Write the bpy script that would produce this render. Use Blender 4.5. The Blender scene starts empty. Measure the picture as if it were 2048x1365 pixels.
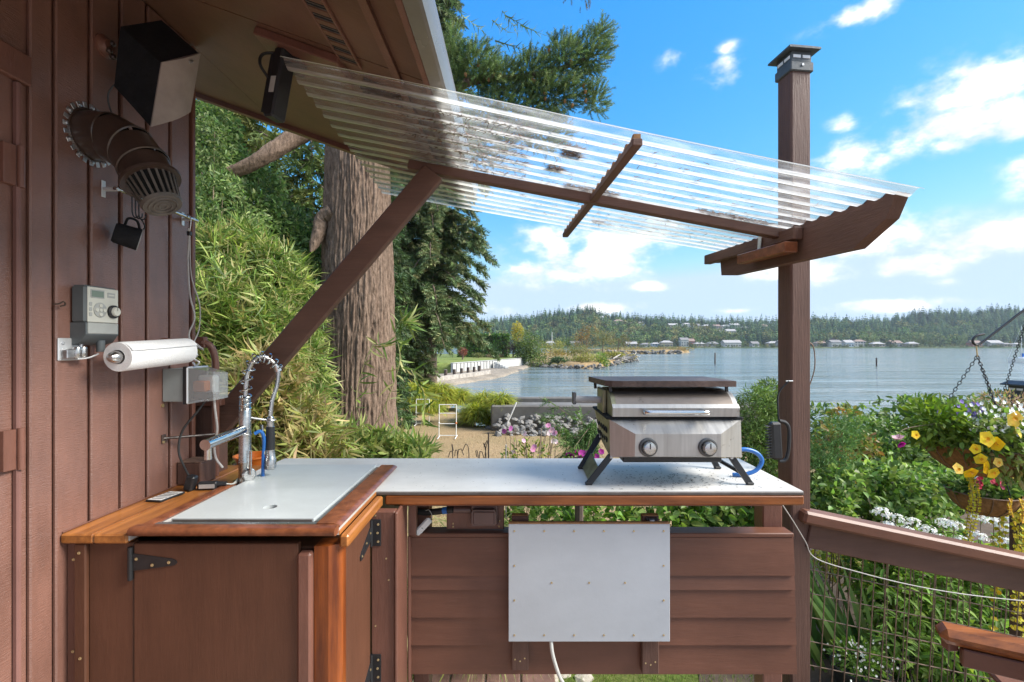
import bpy, bmesh, math, random
import numpy as np
from mathutils import Vector, Matrix

R = math.radians
rng = np.random.default_rng(11)
random.seed(11)
scene = bpy.context.scene
col = scene.collection

# ---------------------------------------------------------------- camera, sky, sun, exposure
EZ, F, CX, CY = 1.45, 960.0, 1030.0, 690.0      # eye height, focal length in photo pixels, vanishing point


def W(px, py, D):
    """a photo pixel at a known distance, in metres"""
    return Vector(((px - CX) / F * D, D, EZ + (CY - py) / F * D))


def G(px, py, z):
    """a photo pixel on the level z"""
    return W(px, py, (EZ - z) * F / (py - CY))


cam_data = bpy.data.cameras.new('camera')
cam_data.sensor_width = 36
cam_data.lens = F / 2048 * 36
cam_data.shift_x = -(CX - 1024) / 2048
cam_data.shift_y = (CY - 682.5) / 2048
cam_data.clip_start = 0.05
cam_data.clip_end = 6000
cam = bpy.data.objects.new('camera', cam_data)
cam.location = (0, 0, EZ)
cam.rotation_euler = (R(90), 0, 0)
col.objects.link(cam)
scene.camera = cam

SUN_AZ, SUN_EL = R(98), R(40)
scene.view_settings.view_transform = 'Standard'
scene.view_settings.look = 'None'
scene.view_settings.exposure = 1.42
scene.view_settings.gamma = 1.0
scene.view_settings.use_curve_mapping = False

sun_data = bpy.data.lights.new('sun', 'SUN')
sun_data.energy = 3.3
sun_data.angle = R(30)
sun_data.color = (1.0, 0.95, 0.88)
sun = bpy.data.objects.new('sun', sun_data)
sd = Vector((math.sin(SUN_AZ) * math.cos(SUN_EL), math.cos(SUN_AZ) * math.cos(SUN_EL), math.sin(SUN_EL)))
sun.rotation_euler = sd.to_track_quat('Z', 'Y').to_euler()
sun.location = sd * 30
col.objects.link(sun)

world = bpy.data.worlds.new('World')
scene.world = world
world.use_nodes = True
wt = world.node_tree
wt.nodes.clear()


def wn(kind, **kw):
    n = wt.nodes.new(kind)
    for k, v in kw.items():
        setattr(n, k, v)
    return n


def wmath(op, a, b=None, clamp=False):
    n = wn('ShaderNodeMath', operation=op, use_clamp=clamp)
    for i, v in enumerate((a, b)):
        if v is None:
            continue
        if isinstance(v, (int, float)):
            n.inputs[i].default_value = v
        else:
            wt.links.new(v, n.inputs[i])
    return n.outputs[0]


sky = wn('ShaderNodeTexSky', sky_type='NISHITA', sun_disc=False, sun_elevation=SUN_EL, sun_rotation=SUN_AZ,
         altitude=0.0, air_density=1.0, dust_density=0.15, ozone_density=1.6)
hsv = wn('ShaderNodeHueSaturation')
hsv.inputs['Hue'].default_value = 0.488
hsv.inputs['Saturation'].default_value = 1.4
hsv.inputs['Value'].default_value = 1.55
gam = wn('ShaderNodeGamma')
gam.inputs['Gamma'].default_value = 0.62      # the photograph's softer range from zenith to horizon
wt.links.new(sky.outputs[0], gam.inputs[0])
wt.links.new(gam.outputs[0], hsv.inputs['Color'])
srgb = wn('ShaderNodeSeparateColor')
wt.links.new(hsv.outputs[0], srgb.inputs[0])
crgb = wn('ShaderNodeCombineColor')       # clear-air blue: deep overhead, pale at the horizon
wt.links.new(wmath('MINIMUM', wmath('MULTIPLY', wmath('POWER', srgb.outputs[0], 2.26), 0.33), 3.25), crgb.inputs[0])
wt.links.new(wmath('MINIMUM', wmath('MULTIPLY', wmath('POWER', srgb.outputs[1], 1.17), 0.90), 4.2), crgb.inputs[1])
wt.links.new(wmath('MULTIPLY', wmath('POWER', srgb.outputs[2], 0.10), 4.66), crgb.inputs[2])
geo = wn('ShaderNodeTexCoord')
dirv = geo.outputs['Generated']
sep = wn('ShaderNodeSeparateXYZ')
wt.links.new(dirv, sep.inputs[0])
# cumulus: soft bodies in given sky directions, broken up by noise, and the same noise all round the sky
CLOUDS = [(1432, 147, 60, 30, .95), (1345, 116, 34, 22, .62), (1452, 97, 30, 14, .6), (1925, 215, 130, 95, 1.1),
          (1985, 160, 90, 60, 1.05), (1830, 275, 80, 40, .9), (2046, 240, 60, 50, 1.0), (1750, 12, 110, 32, 1.0),
          (1690, 325, 85, 60, .95), (1690, 250, 45, 24, .6), (1750, 478, 140, 60, 1.1), (1800, 530, 120, 36, 1.0),
          (1995, 485, 110, 50, 1.05), (1190, 500, 190, 75, 1.15), (1110, 545, 120, 42, 1.1), (1300, 470, 80, 50, .95), (1240, 530, 110, 36, 1.0),
          (1290, 573, 55, 14, .8), (1570, 535, 110, 36, .95), (1640, 540, 90, 34, 1.0), (1785, 612, 130, 20, 1.0),
          (1210, 618, 90, 16, .95), (1000, 622, 90, 14, .7), (1480, 622, 60, 10, .6), (1960, 560, 130, 14, .5),
          (2120, 330, 90, 60, 1.0), (2240, 180, 130, 60, 1.0), (760, 520, 150, 45, .9), (500, 420, 120, 60, .9)]
noise = wn('ShaderNodeTexNoise')
noise.inputs['Scale'].default_value = 11.0
noise.inputs['Detail'].default_value = 9.0
noise.inputs['Roughness'].default_value = 0.58
wmap = wn('ShaderNodeMapping')
wmap.inputs['Scale'].default_value = (1, 1, 1.7)
wt.links.new(dirv, wmap.inputs[0])
wt.links.new(wmap.outputs[0], noise.inputs['Vector'])
nz = noise.outputs['Fac']
field = None
for (px, py, ax, ay, amp) in CLOUDS:
    d = Vector(((px - CX) / F, 1.0, (CY - py) / F))
    ln = d.length
    d.normalize()
    sub = wn('ShaderNodeVectorMath', operation='SUBTRACT')
    wt.links.new(dirv, sub.inputs[0])
    sub.inputs[1].default_value = d
    mul = wn('ShaderNodeVectorMath', operation='MULTIPLY')
    wt.links.new(sub.outputs[0], mul.inputs[0])
    k = F * ln
    mul.inputs[1].default_value = (k / ax, k / ax * .8, k / ay)
    le = wn('ShaderNodeVectorMath', operation='LENGTH')
    wt.links.new(mul.outputs[0], le.inputs[0])
    mr = wn('ShaderNodeMapRange', interpolation_type='SMOOTHSTEP')
    mr.inputs[1].default_value = 0.0
    mr.inputs[2].default_value = 1.55
    mr.inputs[3].default_value = amp
    mr.inputs[4].default_value = 0.0
    wt.links.new(le.outputs['Value'], mr.inputs[0])
    field = mr.outputs[0] if field is None else wmath('MAXIMUM', field, mr.outputs[0])
# unseen clouds behind the camera and overhead, thickened to whiten the fill light
n2 = wn('ShaderNodeTexNoise')
n2.inputs['Scale'].default_value = 2.3
n2.inputs['Detail'].default_value = 4.0
wt.links.new(wmap.outputs[0], n2.inputs['Vector'])
gen = wn('ShaderNodeMapRange')
gen.inputs[1].default_value = 0.40
gen.inputs[2].default_value = 0.56
wt.links.new(n2.outputs['Fac'], gen.inputs[0])
back = wn('ShaderNodeMapRange', interpolation_type='SMOOTHSTEP')   # everywhere outside the part of sky in view
back.inputs[1].default_value = 0.50
back.inputs[2].default_value = 0.10
wt.links.new(sep.outputs['Y'], back.inputs[0])
gfield = wmath('MULTIPLY', gen.outputs[0], back.outputs[0])
field = wmath('MAXIMUM', field, gfield)
dens = wn('ShaderNodeMapRange', interpolation_type='SMOOTHSTEP')
dens.inputs[1].default_value = 0.16
dens.inputs[2].default_value = 0.74
wt.links.new(wmath('ADD', wmath('MULTIPLY', field, 0.62), wmath('MULTIPLY', wmath('SUBTRACT', nz, 0.5), 1.85)), dens.inputs[0])
densm = wmath('MULTIPLY', dens.outputs[0], wmath('MULTIPLY', field, 1.6, True), True)
ccol = wn('ShaderNodeMix', data_type='RGBA')
wt.links.new(dens.outputs[0], ccol.inputs['Factor'])
ccol.inputs['A'].default_value = (4.5, 5.0, 5.5, 1)
shade = wn('ShaderNodeTexNoise')                 # thicker, greyer parts of the clouds
shade.inputs['Scale'].default_value = 14.0
shade.inputs['Detail'].default_value = 5.0
smap = wn('ShaderNodeMapping')
smap.inputs['Location'].default_value = (.3, .1, .05)
smap.inputs['Scale'].default_value = (1, 1, 2.2)
wt.links.new(dirv, smap.inputs[0])
wt.links.new(smap.outputs[0], shade.inputs['Vector'])
srmp = wn('ShaderNodeValToRGB')
srmp.color_ramp.elements[0].position = .36
srmp.color_ramp.elements[0].color = (4.9, 5.0, 5.2, 1)
srmp.color_ramp.elements[1].position = .58
srmp.color_ramp.elements[1].color = (8.8, 8.6, 8.3, 1)
wt.links.new(shade.outputs['Fac'], srmp.inputs[0])
wt.links.new(srmp.outputs[0], ccol.inputs['B'])
cmix = wn('ShaderNodeMix', data_type='RGBA')
wt.links.new(densm, cmix.inputs['Factor'])
wt.links.new(crgb.outputs[0], cmix.inputs['A'])
wt.links.new(ccol.outputs['Result'], cmix.inputs['B'])
bg = wn('ShaderNodeBackground')
bg.inputs['Strength'].default_value = 0.077
wt.links.new(cmix.outputs['Result'], bg.inputs['Color'])
wo = wn('ShaderNodeOutputWorld')
wt.links.new(bg.outputs[0], wo.inputs['Surface'])

# ---------------------------------------------------------------- materials
MATS = {}


def nodes_of(name):
    m = bpy.data.materials.new(name)
    m.use_nodes = True
    t = m.node_tree
    t.nodes.clear()
    out = t.nodes.new('ShaderNodeOutputMaterial')
    b = t.nodes.new('ShaderNodeBsdfPrincipled')
    t.links.new(b.outputs[0], out.inputs['Surface'])
    MATS[name] = m
    return m, t, b, out


def mat(name, color, rough=.5, var=.12, scale=(8, 8, 8), bump=0.0, bscale=None, metal=0.0, spec=.5, coat=0.0,
        spots=None, detail=5.0, rvar=0.0, tint=None, bdist=.01, fade=.16):
    """principled colour with two-scale procedural variation, grain relief and optional spots of wear"""
    m, t, b, out = nodes_of(name)
    L = t.links.new
    tc = t.nodes.new('ShaderNodeTexCoord')
    mp = t.nodes.new('ShaderNodeMapping')
    mp.inputs['Scale'].default_value = scale
    L(tc.outputs['Object'], mp.inputs[0])
    n = t.nodes.new('ShaderNodeTexNoise')
    n.inputs['Scale'].default_value = 1.0
    n.inputs['Detail'].default_value = detail
    n.inputs['Roughness'].default_value = .62
    L(mp.outputs[0], n.inputs['Vector'])
    r = t.nodes.new('ShaderNodeValToRGB')
    c = np.array(color)
    tn = np.array(tint) if tint is not None else c
    r.color_ramp.elements[0].position = .28
    r.color_ramp.elements[1].position = .72
    r.color_ramp.elements[0].color = (*(c * (1 - var)), 1)
    r.color_ramp.elements[1].color = (*np.minimum(tn * (1 + var), .95), 1)
    L(n.outputs['Fac'], r.inputs[0])
    # slow fading and grime from place to place
    nf = t.nodes.new('ShaderNodeTexNoise')
    nf.inputs['Scale'].default_value = 2.6
    nf.inputs['Detail'].default_value = 7
    nf.inputs['Roughness'].default_value = .7
    L(tc.outputs['Object'], nf.inputs['Vector'])
    rf = t.nodes.new('ShaderNodeValToRGB')
    rf.color_ramp.elements[0].position = .32
    rf.color_ramp.elements[1].position = .68
    rf.color_ramp.elements[0].color = (1 - fade, 1 - fade, 1 - fade, 1)
    rf.color_ramp.elements[1].color = (1 + fade * .8, 1 + fade * .85, 1 + fade * .9, 1)
    L(nf.outputs['Fac'], rf.inputs[0])
    mf = t.nodes.new('ShaderNodeMix')
    mf.data_type = 'RGBA'
    mf.blend_type = 'MULTIPLY'
    mf.inputs['Factor'].default_value = 1
    L(r.outputs[0], mf.inputs['A'])
    L(rf.outputs[0], mf.inputs['B'])
    last = mf.outputs['Result']
    if spots is not None:
        sc, thr, scol = spots
        n3 = t.nodes.new('ShaderNodeTexNoise')
        n3.inputs['Scale'].default_value = sc
        n3.inputs['Detail'].default_value = 6
        n3.inputs['Roughness'].default_value = .7
        L(tc.outputs['Object'], n3.inputs['Vector'])
        mr = t.nodes.new('ShaderNodeMapRange')
        mr.inputs[1].default_value = thr
        mr.inputs[2].default_value = thr + .06
        L(n3.outputs['Fac'], mr.inputs[0])
        mx = t.nodes.new('ShaderNodeMix')
        mx.data_type = 'RGBA'
        L(mr.outputs[0], mx.inputs['Factor'])
        L(last, mx.inputs['A'])
        mx.inputs['B'].default_value = (*scol, 1)
        last = mx.outputs['Result']
    L(last, b.inputs['Base Color'])
    b.inputs['Roughness'].default_value = rough
    if rvar:
        mr2 = t.nodes.new('ShaderNodeMapRange')
        mr2.inputs[3].default_value = max(rough - rvar, .03)
        mr2.inputs[4].default_value = rough + rvar
        L(n.outputs['Fac'], mr2.inputs[0])
        L(mr2.outputs[0], b.inputs['Roughness'])
    b.inputs['Metallic'].default_value = metal
    b.inputs['Specular IOR Level'].default_value = spec
    b.inputs['Coat Weight'].default_value = coat
    b.inputs['Coat Roughness'].default_value = .18
    if bump:
        mp2 = t.nodes.new('ShaderNodeMapping')
        mp2.inputs['Scale'].default_value = bscale or tuple(3 * s for s in scale)
        L(tc.outputs['Object'], mp2.inputs[0])
        nb = t.nodes.new('ShaderNodeTexNoise')
        nb.inputs['Scale'].default_value = 1.0
        nb.inputs['Detail'].default_value = 6
        nb.inputs['Roughness'].default_value = .65
        L(mp2.outputs[0], nb.inputs['Vector'])
        bp = t.nodes.new('ShaderNodeBump')
        bp.inputs['Strength'].default_value = bump
        bp.inputs['Distance'].default_value = bdist
        L(nb.outputs['Fac'], bp.inputs['Height'])
        L(bp.outputs[0], b.inputs['Normal'])
    return m


def leaf_mat(name, trans=.35, rough=.5, spec=.35):
    """foliage: per-leaf colour attribute, some light through the blade"""
    m, t, b, out = nodes_of(name)
    L = t.links.new
    a = t.nodes.new('ShaderNodeAttribute')
    a.attribute_name = 'leafcol'
    L(a.outputs['Color'], b.inputs['Base Color'])
    b.inputs['Roughness'].default_value = rough
    b.inputs['Specular IOR Level'].default_value = spec
    tr = t.nodes.new('ShaderNodeBsdfTranslucent')
    hs = t.nodes.new('ShaderNodeHueSaturation')
    hs.inputs['Value'].default_value = 1.5
    hs.inputs['Saturation'].default_value = 1.1
    L(a.outputs['Color'], hs.inputs['Color'])
    L(hs.outputs[0], tr.inputs['Color'])
    mx = t.nodes.new('ShaderNodeMixShader')
    mx.inputs[0].default_value = trans
    L(b.outputs[0], mx.inputs[1])
    L(tr.outputs[0], mx.inputs[2])
    L(mx.outputs[0], out.inputs['Surface'])
    return m


BRN = (.168, .073, .050)
# rough-sawn painted siding: saw marks run across the vertical boards
mat('paint_siding', (.20, .095, .068), .40, .2, (16, 16, 4), .6, (40, 40, 420), spec=.8, rvar=.1, coat=.3, bdist=.004, spots=(30, .72, (.21, .13, .11)))
mat('paint_trim', BRN, .42, .16, (14, 14, 3), .35, (120, 120, 22), spec=.5, spots=(60, .73, (.19, .12, .09)), bdist=.004)
mat('paint_lap', (.148, .062, .038), .45, .13, (3, 14, 22), .3, (14, 60, 120), spec=.4, spots=(46, .745, (.2, .13, .1)), bdist=.003)
mat('paint_door', (.20, .10, .083), .5, .10, (10, 10, 2), .2, (80, 80, 12), spec=.35, bdist=.003)
mat('paint_cabinet', (.104, .043, .024), .48, .14, (26, 26, 3), .25, (140, 140, 14), spec=.35, spots=(70, .735, (.2, .14, .1)), bdist=.003)
mat('paint_soffit', (.150, .074, .046), .5, .2, (2.5, 2.5, 2.5), .3, (60, 60, 60), spec=.4, bdist=.003)
mat('paint_beam', (.112, .058, .041), .6, .16, (3, 30, 30), .5, (10, 130, 130), spec=.3, spots=(40, .70, (.06, .035, .028)), bdist=.005)
mat('paint_beam_y', (.112, .058, .041), .6, .16, (30, 3, 30), .5, (130, 10, 130), spec=.3, spots=(40, .70, (.06, .035, .028)), bdist=.005)
mat('paint_post', (.108, .056, .041), .55, .16, (40, 40, 3), .5, (150, 150, 10), spec=.35, spots=(55, .72, (.055, .03, .026)), bdist=.005)


def stained(name, scale, bscale, c1=(.29, .092, .022), c2=(.14, .038, .011)):
    m = mat(name, c2, .32, .25, scale, .2, bscale, spec=.4, coat=.12, tint=c1, spots=(9, .70, (.09, .028, .012)), bdist=.003)
    return m


stained('stain_x', (3, 40, 40), (8, 130, 130))
stained('stain_y', (40, 3, 40), (130, 8, 130), (.40, .155, .038), (.22, .072, .018))
stained('stain_z', (30, 30, 2.2), (90, 90, 7), (.30, .078, .014), (.12, .027, .008))
stained('stain_trim', (30, 30, 30), (90, 90, 90), (.21, .070, .028), (.12, .036, .016))
mat('raw_wood', (.33, .16, .06), .7, .25, (30, 30, 30), .3)
mat('end_grain', (.16, .09, .06), .85, .45, (60, 60, 60), .8, (120, 120, 120))
mat('counter_grey', (.60, .585, .55), .40, .13, (2.4, 5, 3), .05, (60, 60, 60), spec=.4, spots=(26, .742, (.30, .30, .29)), fade=0.07)
mat('lid_grey', (.47, .50, .50), .38, .09, (3, 7, 3), .05, (60, 60, 60), spec=.45, spots=(11, .76, (.42, .38, .24)), fade=0.07)
mat('panel_grey', (.46, .49, .52), .4, .10, (1.6, 2, 4), .04, (60, 60, 60), spec=.4, spots=(18, .78, (.30, .31, .33)), fade=0.05)
mat('dark_edge', (.10, .085, .075), .6, .3, (30, 30, 30))
mat('rim_metal', (.42, .43, .43), .3, .25, (12, 12, 12), metal=.9, rvar=.12)
mat('stainless', (.42, .415, .40), .40, .16, (60, 8, 3), metal=.7, rvar=.1, spots=(16, .63, (.22, .20, .175)), fade=0.09)
mat('stainless_sooty', (.23, .195, .165), .36, .4, (3, 6, 6), metal=.8, rvar=.12, spots=(3.2, .56, (.07, .055, .045)))
mat('stainless_yellow', (.30, .29, .19), .45, .5, (16, 16, 16), metal=.85, rvar=.1, spots=(22, .6, (.12, .11, .07)))
mat('chrome', (.62, .62, .61), .16, .08, (20, 20, 20), metal=1.0, rvar=.08, fade=0.05)
mat('brushed', (.50, .50, .49), .28, .12, (20, 20, 120), metal=1.0, rvar=.1, fade=0.08)
mat('zinc', (.50, .51, .52), .38, .3, (40, 40, 40), metal=.9, rvar=.15)
mat('black_metal', (.016, .017, .019), .42, .3, (30, 30, 30), .1, spec=.5)
mat('black_plastic', (.018, .019, .021), .45, .2, (30, 30, 30), spec=.5)
mat('black_matte', (.014, .015, .017), .8, .3, (30, 30, 30), .3, spec=.25)
mat('griddle', (.095, .062, .05), .5, .5, (9, 22, 9), .3, (60, 60, 60), metal=.3, spots=(18, .62, (.03, .022, .02)))
mat('steel_lines', (.10, .10, .10), .45, .3, (30, 30, 30), metal=.6)
mat('cap_slate', (.055, .068, .078), .45, .2, (20, 20, 20), .1, spec=.5)
mat('lens_white', (.75, .78, .8), .3, .05)
mat('duct_brown', (.052, .032, .024), .32, .25, (12, 12, 12), .1, spec=.55, coat=.2, spots=(20, .7, (.10, .075, .055)))
mat('vent_grey', (.12, .105, .09), .55, .35, (20, 20, 20), .2, spec=.4)
mat('speaker_cloth', (.36, .30, .265), .85, .08, (20, 20, 20), .4, (900, 900, 900), spec=.2)
mat('box_grey', (.28, .31, .30), .5, .08, (12, 12, 12), spec=.4)
mat('timer_dark', (.10, .115, .12), .45, .1, (12, 12, 12), spec=.45)
mat('timer_light', (.50, .50, .44), .45, .06, (12, 12, 12), spec=.4, fade=0.05)
mat('timer_grey', (.33, .34, .32), .45, .06, (12, 12, 12), spec=.4)
mat('lcd', (.16, .21, .17), .25, .08, (12, 12, 12))
mat('white_plastic', (.72, .72, .70), .4, .05, (12, 12, 12), fade=0.05)
mat('white_metal', (.62, .63, .63), .3, .08, (12, 12, 12), metal=.4)
mat('paper', (.80, .80, .79), .9, .03, (20, 20, 20), .3, (160, 160, 160), spec=.1, fade=0.03)
mat('rubber_black', (.02, .02, .02), .6, .2, (20, 20, 20))
mat('cord_grey', (.42, .40, .38), .6, .15, (20, 20, 20))
mat('cord_white', (.50, .50, .46), .5, .1, (20, 20, 20))
mat('hose_blue', (.02, .13, .42), .35, .2, (20, 20, 20))
mat('orange_plastic', (.62, .16, .02), .4, .1, (20, 20, 20))
mat('brass', (.55, .42, .22), .35, .2, (60, 60, 60), metal=.8)
mat('outlet_brown', (.105, .055, .048), .35, .1, (12, 12, 12), spec=.5, coat=.2)
mat('gutter', (.21, .195, .18), .28, .12, (3, 2, 3), .05, spec=.5, metal=.25, rvar=.1, spots=(30, .7, (.22, .18, .14)))
mat('wire_mesh', (.19, .125, .085), .6, .4, (40, 40, 40), metal=.3)
mat('concrete', (.135, .128, .118), .85, .28, (1.2, 1.2, 1.2), .5, (9, 9, 9), spots=(3, .60, (.12, .11, .10)))
mat('white_wall', (.44, .44, .425), .8, .14, (.8, .8, .8), .3, (5, 5, 5), spots=(1.2, .64, (.46, .44, .40)))
mat('stone', (.19, .18, .165), .9, .35, (4, 4, 4), .6, (12, 12, 12))
mat('shore_stone', (.15, .14, .125), .9, .4, (2, 2, 2), .6, (6, 6, 6))
mat('paver', (.155, .085, .068), .8, .25, (8, 8, 8), .4)
mat('cream_stone', (.55, .49, .40), .8, .2, (8, 8, 8), .4)
mat('bark_dark', (.12, .09, .07), .95, .4, (12, 12, 12), .8)
mat('piling', (.085, .062, .05), .9, .45, (3, 3, .8), .6, (20, 20, 4))
mat('driftwood', (.34, .31, .275), .9, .3, (2, 2, 2), .5)
mat('pvc_white', (.76, .76, .74), .4, .05, (12, 12, 12), fade=0.06)
mat('coir', (.27, .15, .065), .95, .4, (40, 40, 40), .9, (170, 170, 170), spec=.1)
mat('twig', (.20, .145, .10), .9, .3, (30, 30, 30))
mat('culm', (.42, .38, .18), .6, .3, (30, 30, 6))
mat('limb_bark', (.17, .125, .095), .95, .45, (12, 12, 12), .9, (45, 45, 45), bdist=.03)
mat('roofing', (.10, .09, .085), .9, .3, (8, 8, 8), .4)
mat('soil', (.09, .065, .045), .95, .35, (6, 6, 6), .6)
mat('deck_board', (.36, .31, .26), .6, .2, (40, 2, 40), .4, (120, 8, 120), spec=.3)  # unseen boards, paled to bounce fill light up to wall and soffit
leaf_mat('leaf')
leaf_mat('needle', .18, .6, .25)
leaf_mat('petal', .3, .6, .2)
leaf_mat('far_leaf', .12, .8, .1)
# ---------------------------------------------------------------- special materials


def sheet_mat():
    """weathered clear corrugated plastic: mostly see-through, film of dirt that thickens where seen edge-on"""
    m, t, b, out = nodes_of('clear_sheet')
    L = t.links.new
    t.nodes.remove(b)
    tc = t.nodes.new('ShaderNodeTexCoord')
    mp = t.nodes.new('ShaderNodeMapping')
    mp.inputs['Scale'].default_value = (5, 40, 5)
    L(tc.outputs['Object'], mp.inputs[0])
    n = t.nodes.new('ShaderNodeTexNoise')
    n.inputs['Scale'].default_value = 1
    n.inputs['Detail'].default_value = 7
    n.inputs['Roughness'].default_value = .7
    L(mp.outputs[0], n.inputs['Vector'])
    lw = t.nodes.new('ShaderNodeLayerWeight')
    lw.inputs['Blend'].default_value = .5
    mr = t.nodes.new('ShaderNodeMapRange')
    mr.interpolation_type = 'SMOOTHSTEP'
    mr.inputs[1].default_value = .30
    mr.inputs[2].default_value = .84
    mr.inputs[3].default_value = .03
    mr.inputs[4].default_value = .95
    L(lw.outputs['Facing'], mr.inputs[0])
    md = t.nodes.new('ShaderNodeMapRange')
    md.inputs[1].default_value = .42
    md.inputs[2].default_value = .80
    md.inputs[3].default_value = .06
    md.inputs[4].default_value = .50
    L(n.outputs['Fac'], md.inputs[0])
    add = t.nodes.new('ShaderNodeMath')
    add.operation = 'ADD'
    add.use_clamp = True
    L(mr.outputs[0], add.inputs[0])
    L(md.outputs[0], add.inputs[1])
    # whiter, less clear band along the furrows, one stripe per wave, broken by the noise
    sx = t.nodes.new('ShaderNodeSeparateXYZ')
    L(tc.outputs['Object'], sx.inputs[0])

    def mth(op, a, b_=None):
        q = t.nodes.new('ShaderNodeMath')
        q.operation = op
        for i, v in enumerate((a, b_)):
            if v is None:
                continue
            if isinstance(v, (int, float)):
                q.inputs[i].default_value = v
            else:
                L(v, q.inputs[i])
        return q.outputs[0]
    ph = mth('SINE', mth('ADD', mth('MULTIPLY', sx.outputs['Y'], 2 * math.pi / .0684), 2 * math.pi * (1.88 - 1.345) / .0684))
    fw = t.nodes.new('ShaderNodeMapRange')
    fw.interpolation_type = 'SMOOTHSTEP'
    fw.inputs[1].default_value = -.15
    fw.inputs[2].default_value = -.75
    fw.inputs[3].default_value = 0
    fw.inputs[4].default_value = 1
    L(ph, fw.inputs[0])
    fn = t.nodes.new('ShaderNodeMapRange')
    fn.inputs[1].default_value = .30
    fn.inputs[2].default_value = .58
    fn.inputs[3].default_value = .38
    fn.inputs[4].default_value = .85
    L(n.outputs['Fac'], fn.inputs[0])
    add2 = t.nodes.new('ShaderNodeMath')
    add2.operation = 'MAXIMUM'
    L(add.outputs[0], add2.inputs[0])
    L(mth('MULTIPLY', fw.outputs[0], fn.outputs[0]), add2.inputs[1])
    add = add2
    tr = t.nodes.new('ShaderNodeBsdfTransparent')
    tr.inputs[0].default_value = (.93, .95, .94, 1)
    tl = t.nodes.new('ShaderNodeBsdfTranslucent')
    tl.inputs[0].default_value = (.95, .95, .92, 1)
    df = t.nodes.new('ShaderNodeBsdfDiffuse')
    df.inputs[0].default_value = (.70, .70, .66, 1)
    film = t.nodes.new('ShaderNodeMixShader')
    film.inputs[0].default_value = .25
    L(tl.outputs[0], film.inputs[1])
    L(df.outputs[0], film.inputs[2])
    mx = t.nodes.new('ShaderNodeMixShader')
    L(add.outputs[0], mx.inputs[0])
    L(tr.outputs[0], mx.inputs[1])
    L(film.outputs[0], mx.inputs[2])
    gl = t.nodes.new('ShaderNodeBsdfGlossy')
    gl.inputs['Roughness'].default_value = .12
    fr = t.nodes.new('ShaderNodeFresnel')
    fr.inputs[0].default_value = 1.45
    mg = t.nodes.new('ShaderNodeMixShader')
    fs = t.nodes.new('ShaderNodeMath')
    fs.operation = 'MULTIPLY'
    fs.inputs[1].default_value = .35
    L(fr.outputs[0], fs.inputs[0])
    L(fs.outputs[0], mg.inputs[0])
    L(mx.outputs[0], mg.inputs[1])
    L(gl.outputs[0], mg.inputs[2])
    L(mg.outputs[0], out.inputs['Surface'])


sheet_mat()


def clear_mat():
    m, t, b, out = nodes_of('clear_plastic')
    L = t.links.new
    t.nodes.remove(b)
    tr = t.nodes.new('ShaderNodeBsdfTransparent')
    tr.inputs[0].default_value = (.80, .83, .84, 1)
    df = t.nodes.new('ShaderNodeBsdfDiffuse')
    df.inputs[0].default_value = (.7, .72, .72, 1)
    m1 = t.nodes.new('ShaderNodeMixShader')
    m1.inputs[0].default_value = .28
    L(tr.outputs[0], m1.inputs[1])
    L(df.outputs[0], m1.inputs[2])
    gl = t.nodes.new('ShaderNodeBsdfGlossy')
    gl.inputs['Roughness'].default_value = .08
    fr = t.nodes.new('ShaderNodeFresnel')
    fr.inputs[0].default_value = 1.5
    m2 = t.nodes.new('ShaderNodeMixShader')
    L(fr.outputs[0], m2.inputs[0])
    L(m1.outputs[0], m2.inputs[1])
    L(gl.outputs[0], m2.inputs[2])
    L(m2.outputs[0], out.inputs['Surface'])


clear_mat()


def bark_mat():
    m, t, b, out = nodes_of('bark')
    L = t.links.new
    a = t.nodes.new('ShaderNodeAttribute')
    a.attribute_name = 'leafcol'
    tc = t.nodes.new('ShaderNodeTexCoord')
    mp = t.nodes.new('ShaderNodeMapping')
    mp.inputs['Scale'].default_value = (34, 34, 13)
    L(tc.outputs['Object'], mp.inputs[0])
    n = t.nodes.new('ShaderNodeTexNoise')
    n.inputs['Scale'].default_value = 1
    n.inputs['Detail'].default_value = 9
    n.inputs['Roughness'].default_value = .75
    L(mp.outputs[0], n.inputs['Vector'])
    r = t.nodes.new('ShaderNodeValToRGB')
    r.color_ramp.elements[0].position = .30
    r.color_ramp.elements[0].color = (.24, .22, .21, 1)
    r.color_ramp.elements[1].position = .68
    r.color_ramp.elements[1].color = (1.35, 1.3, 1.25, 1)
    L(n.outputs['Fac'], r.inputs[0])
    mx = t.nodes.new('ShaderNodeMix')
    mx.data_type = 'RGBA'
    mx.blend_type = 'MULTIPLY'
    mx.inputs['Factor'].default_value = 1
    L(a.outputs['Color'], mx.inputs['A'])
    L(r.outputs[0], mx.inputs['B'])
    L(mx.outputs['Result'], b.inputs['Base Color'])
    b.inputs['Roughness'].default_value = .95
    b.inputs['Specular IOR Level'].default_value = .15
    bp = t.nodes.new('ShaderNodeBump')
    bp.inputs['Strength'].default_value = .9
    bp.inputs['Distance'].default_value = .02
    L(n.outputs['Fac'], bp.inputs['Height'])
    L(bp.outputs[0], b.inputs['Normal'])


bark_mat()


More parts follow.
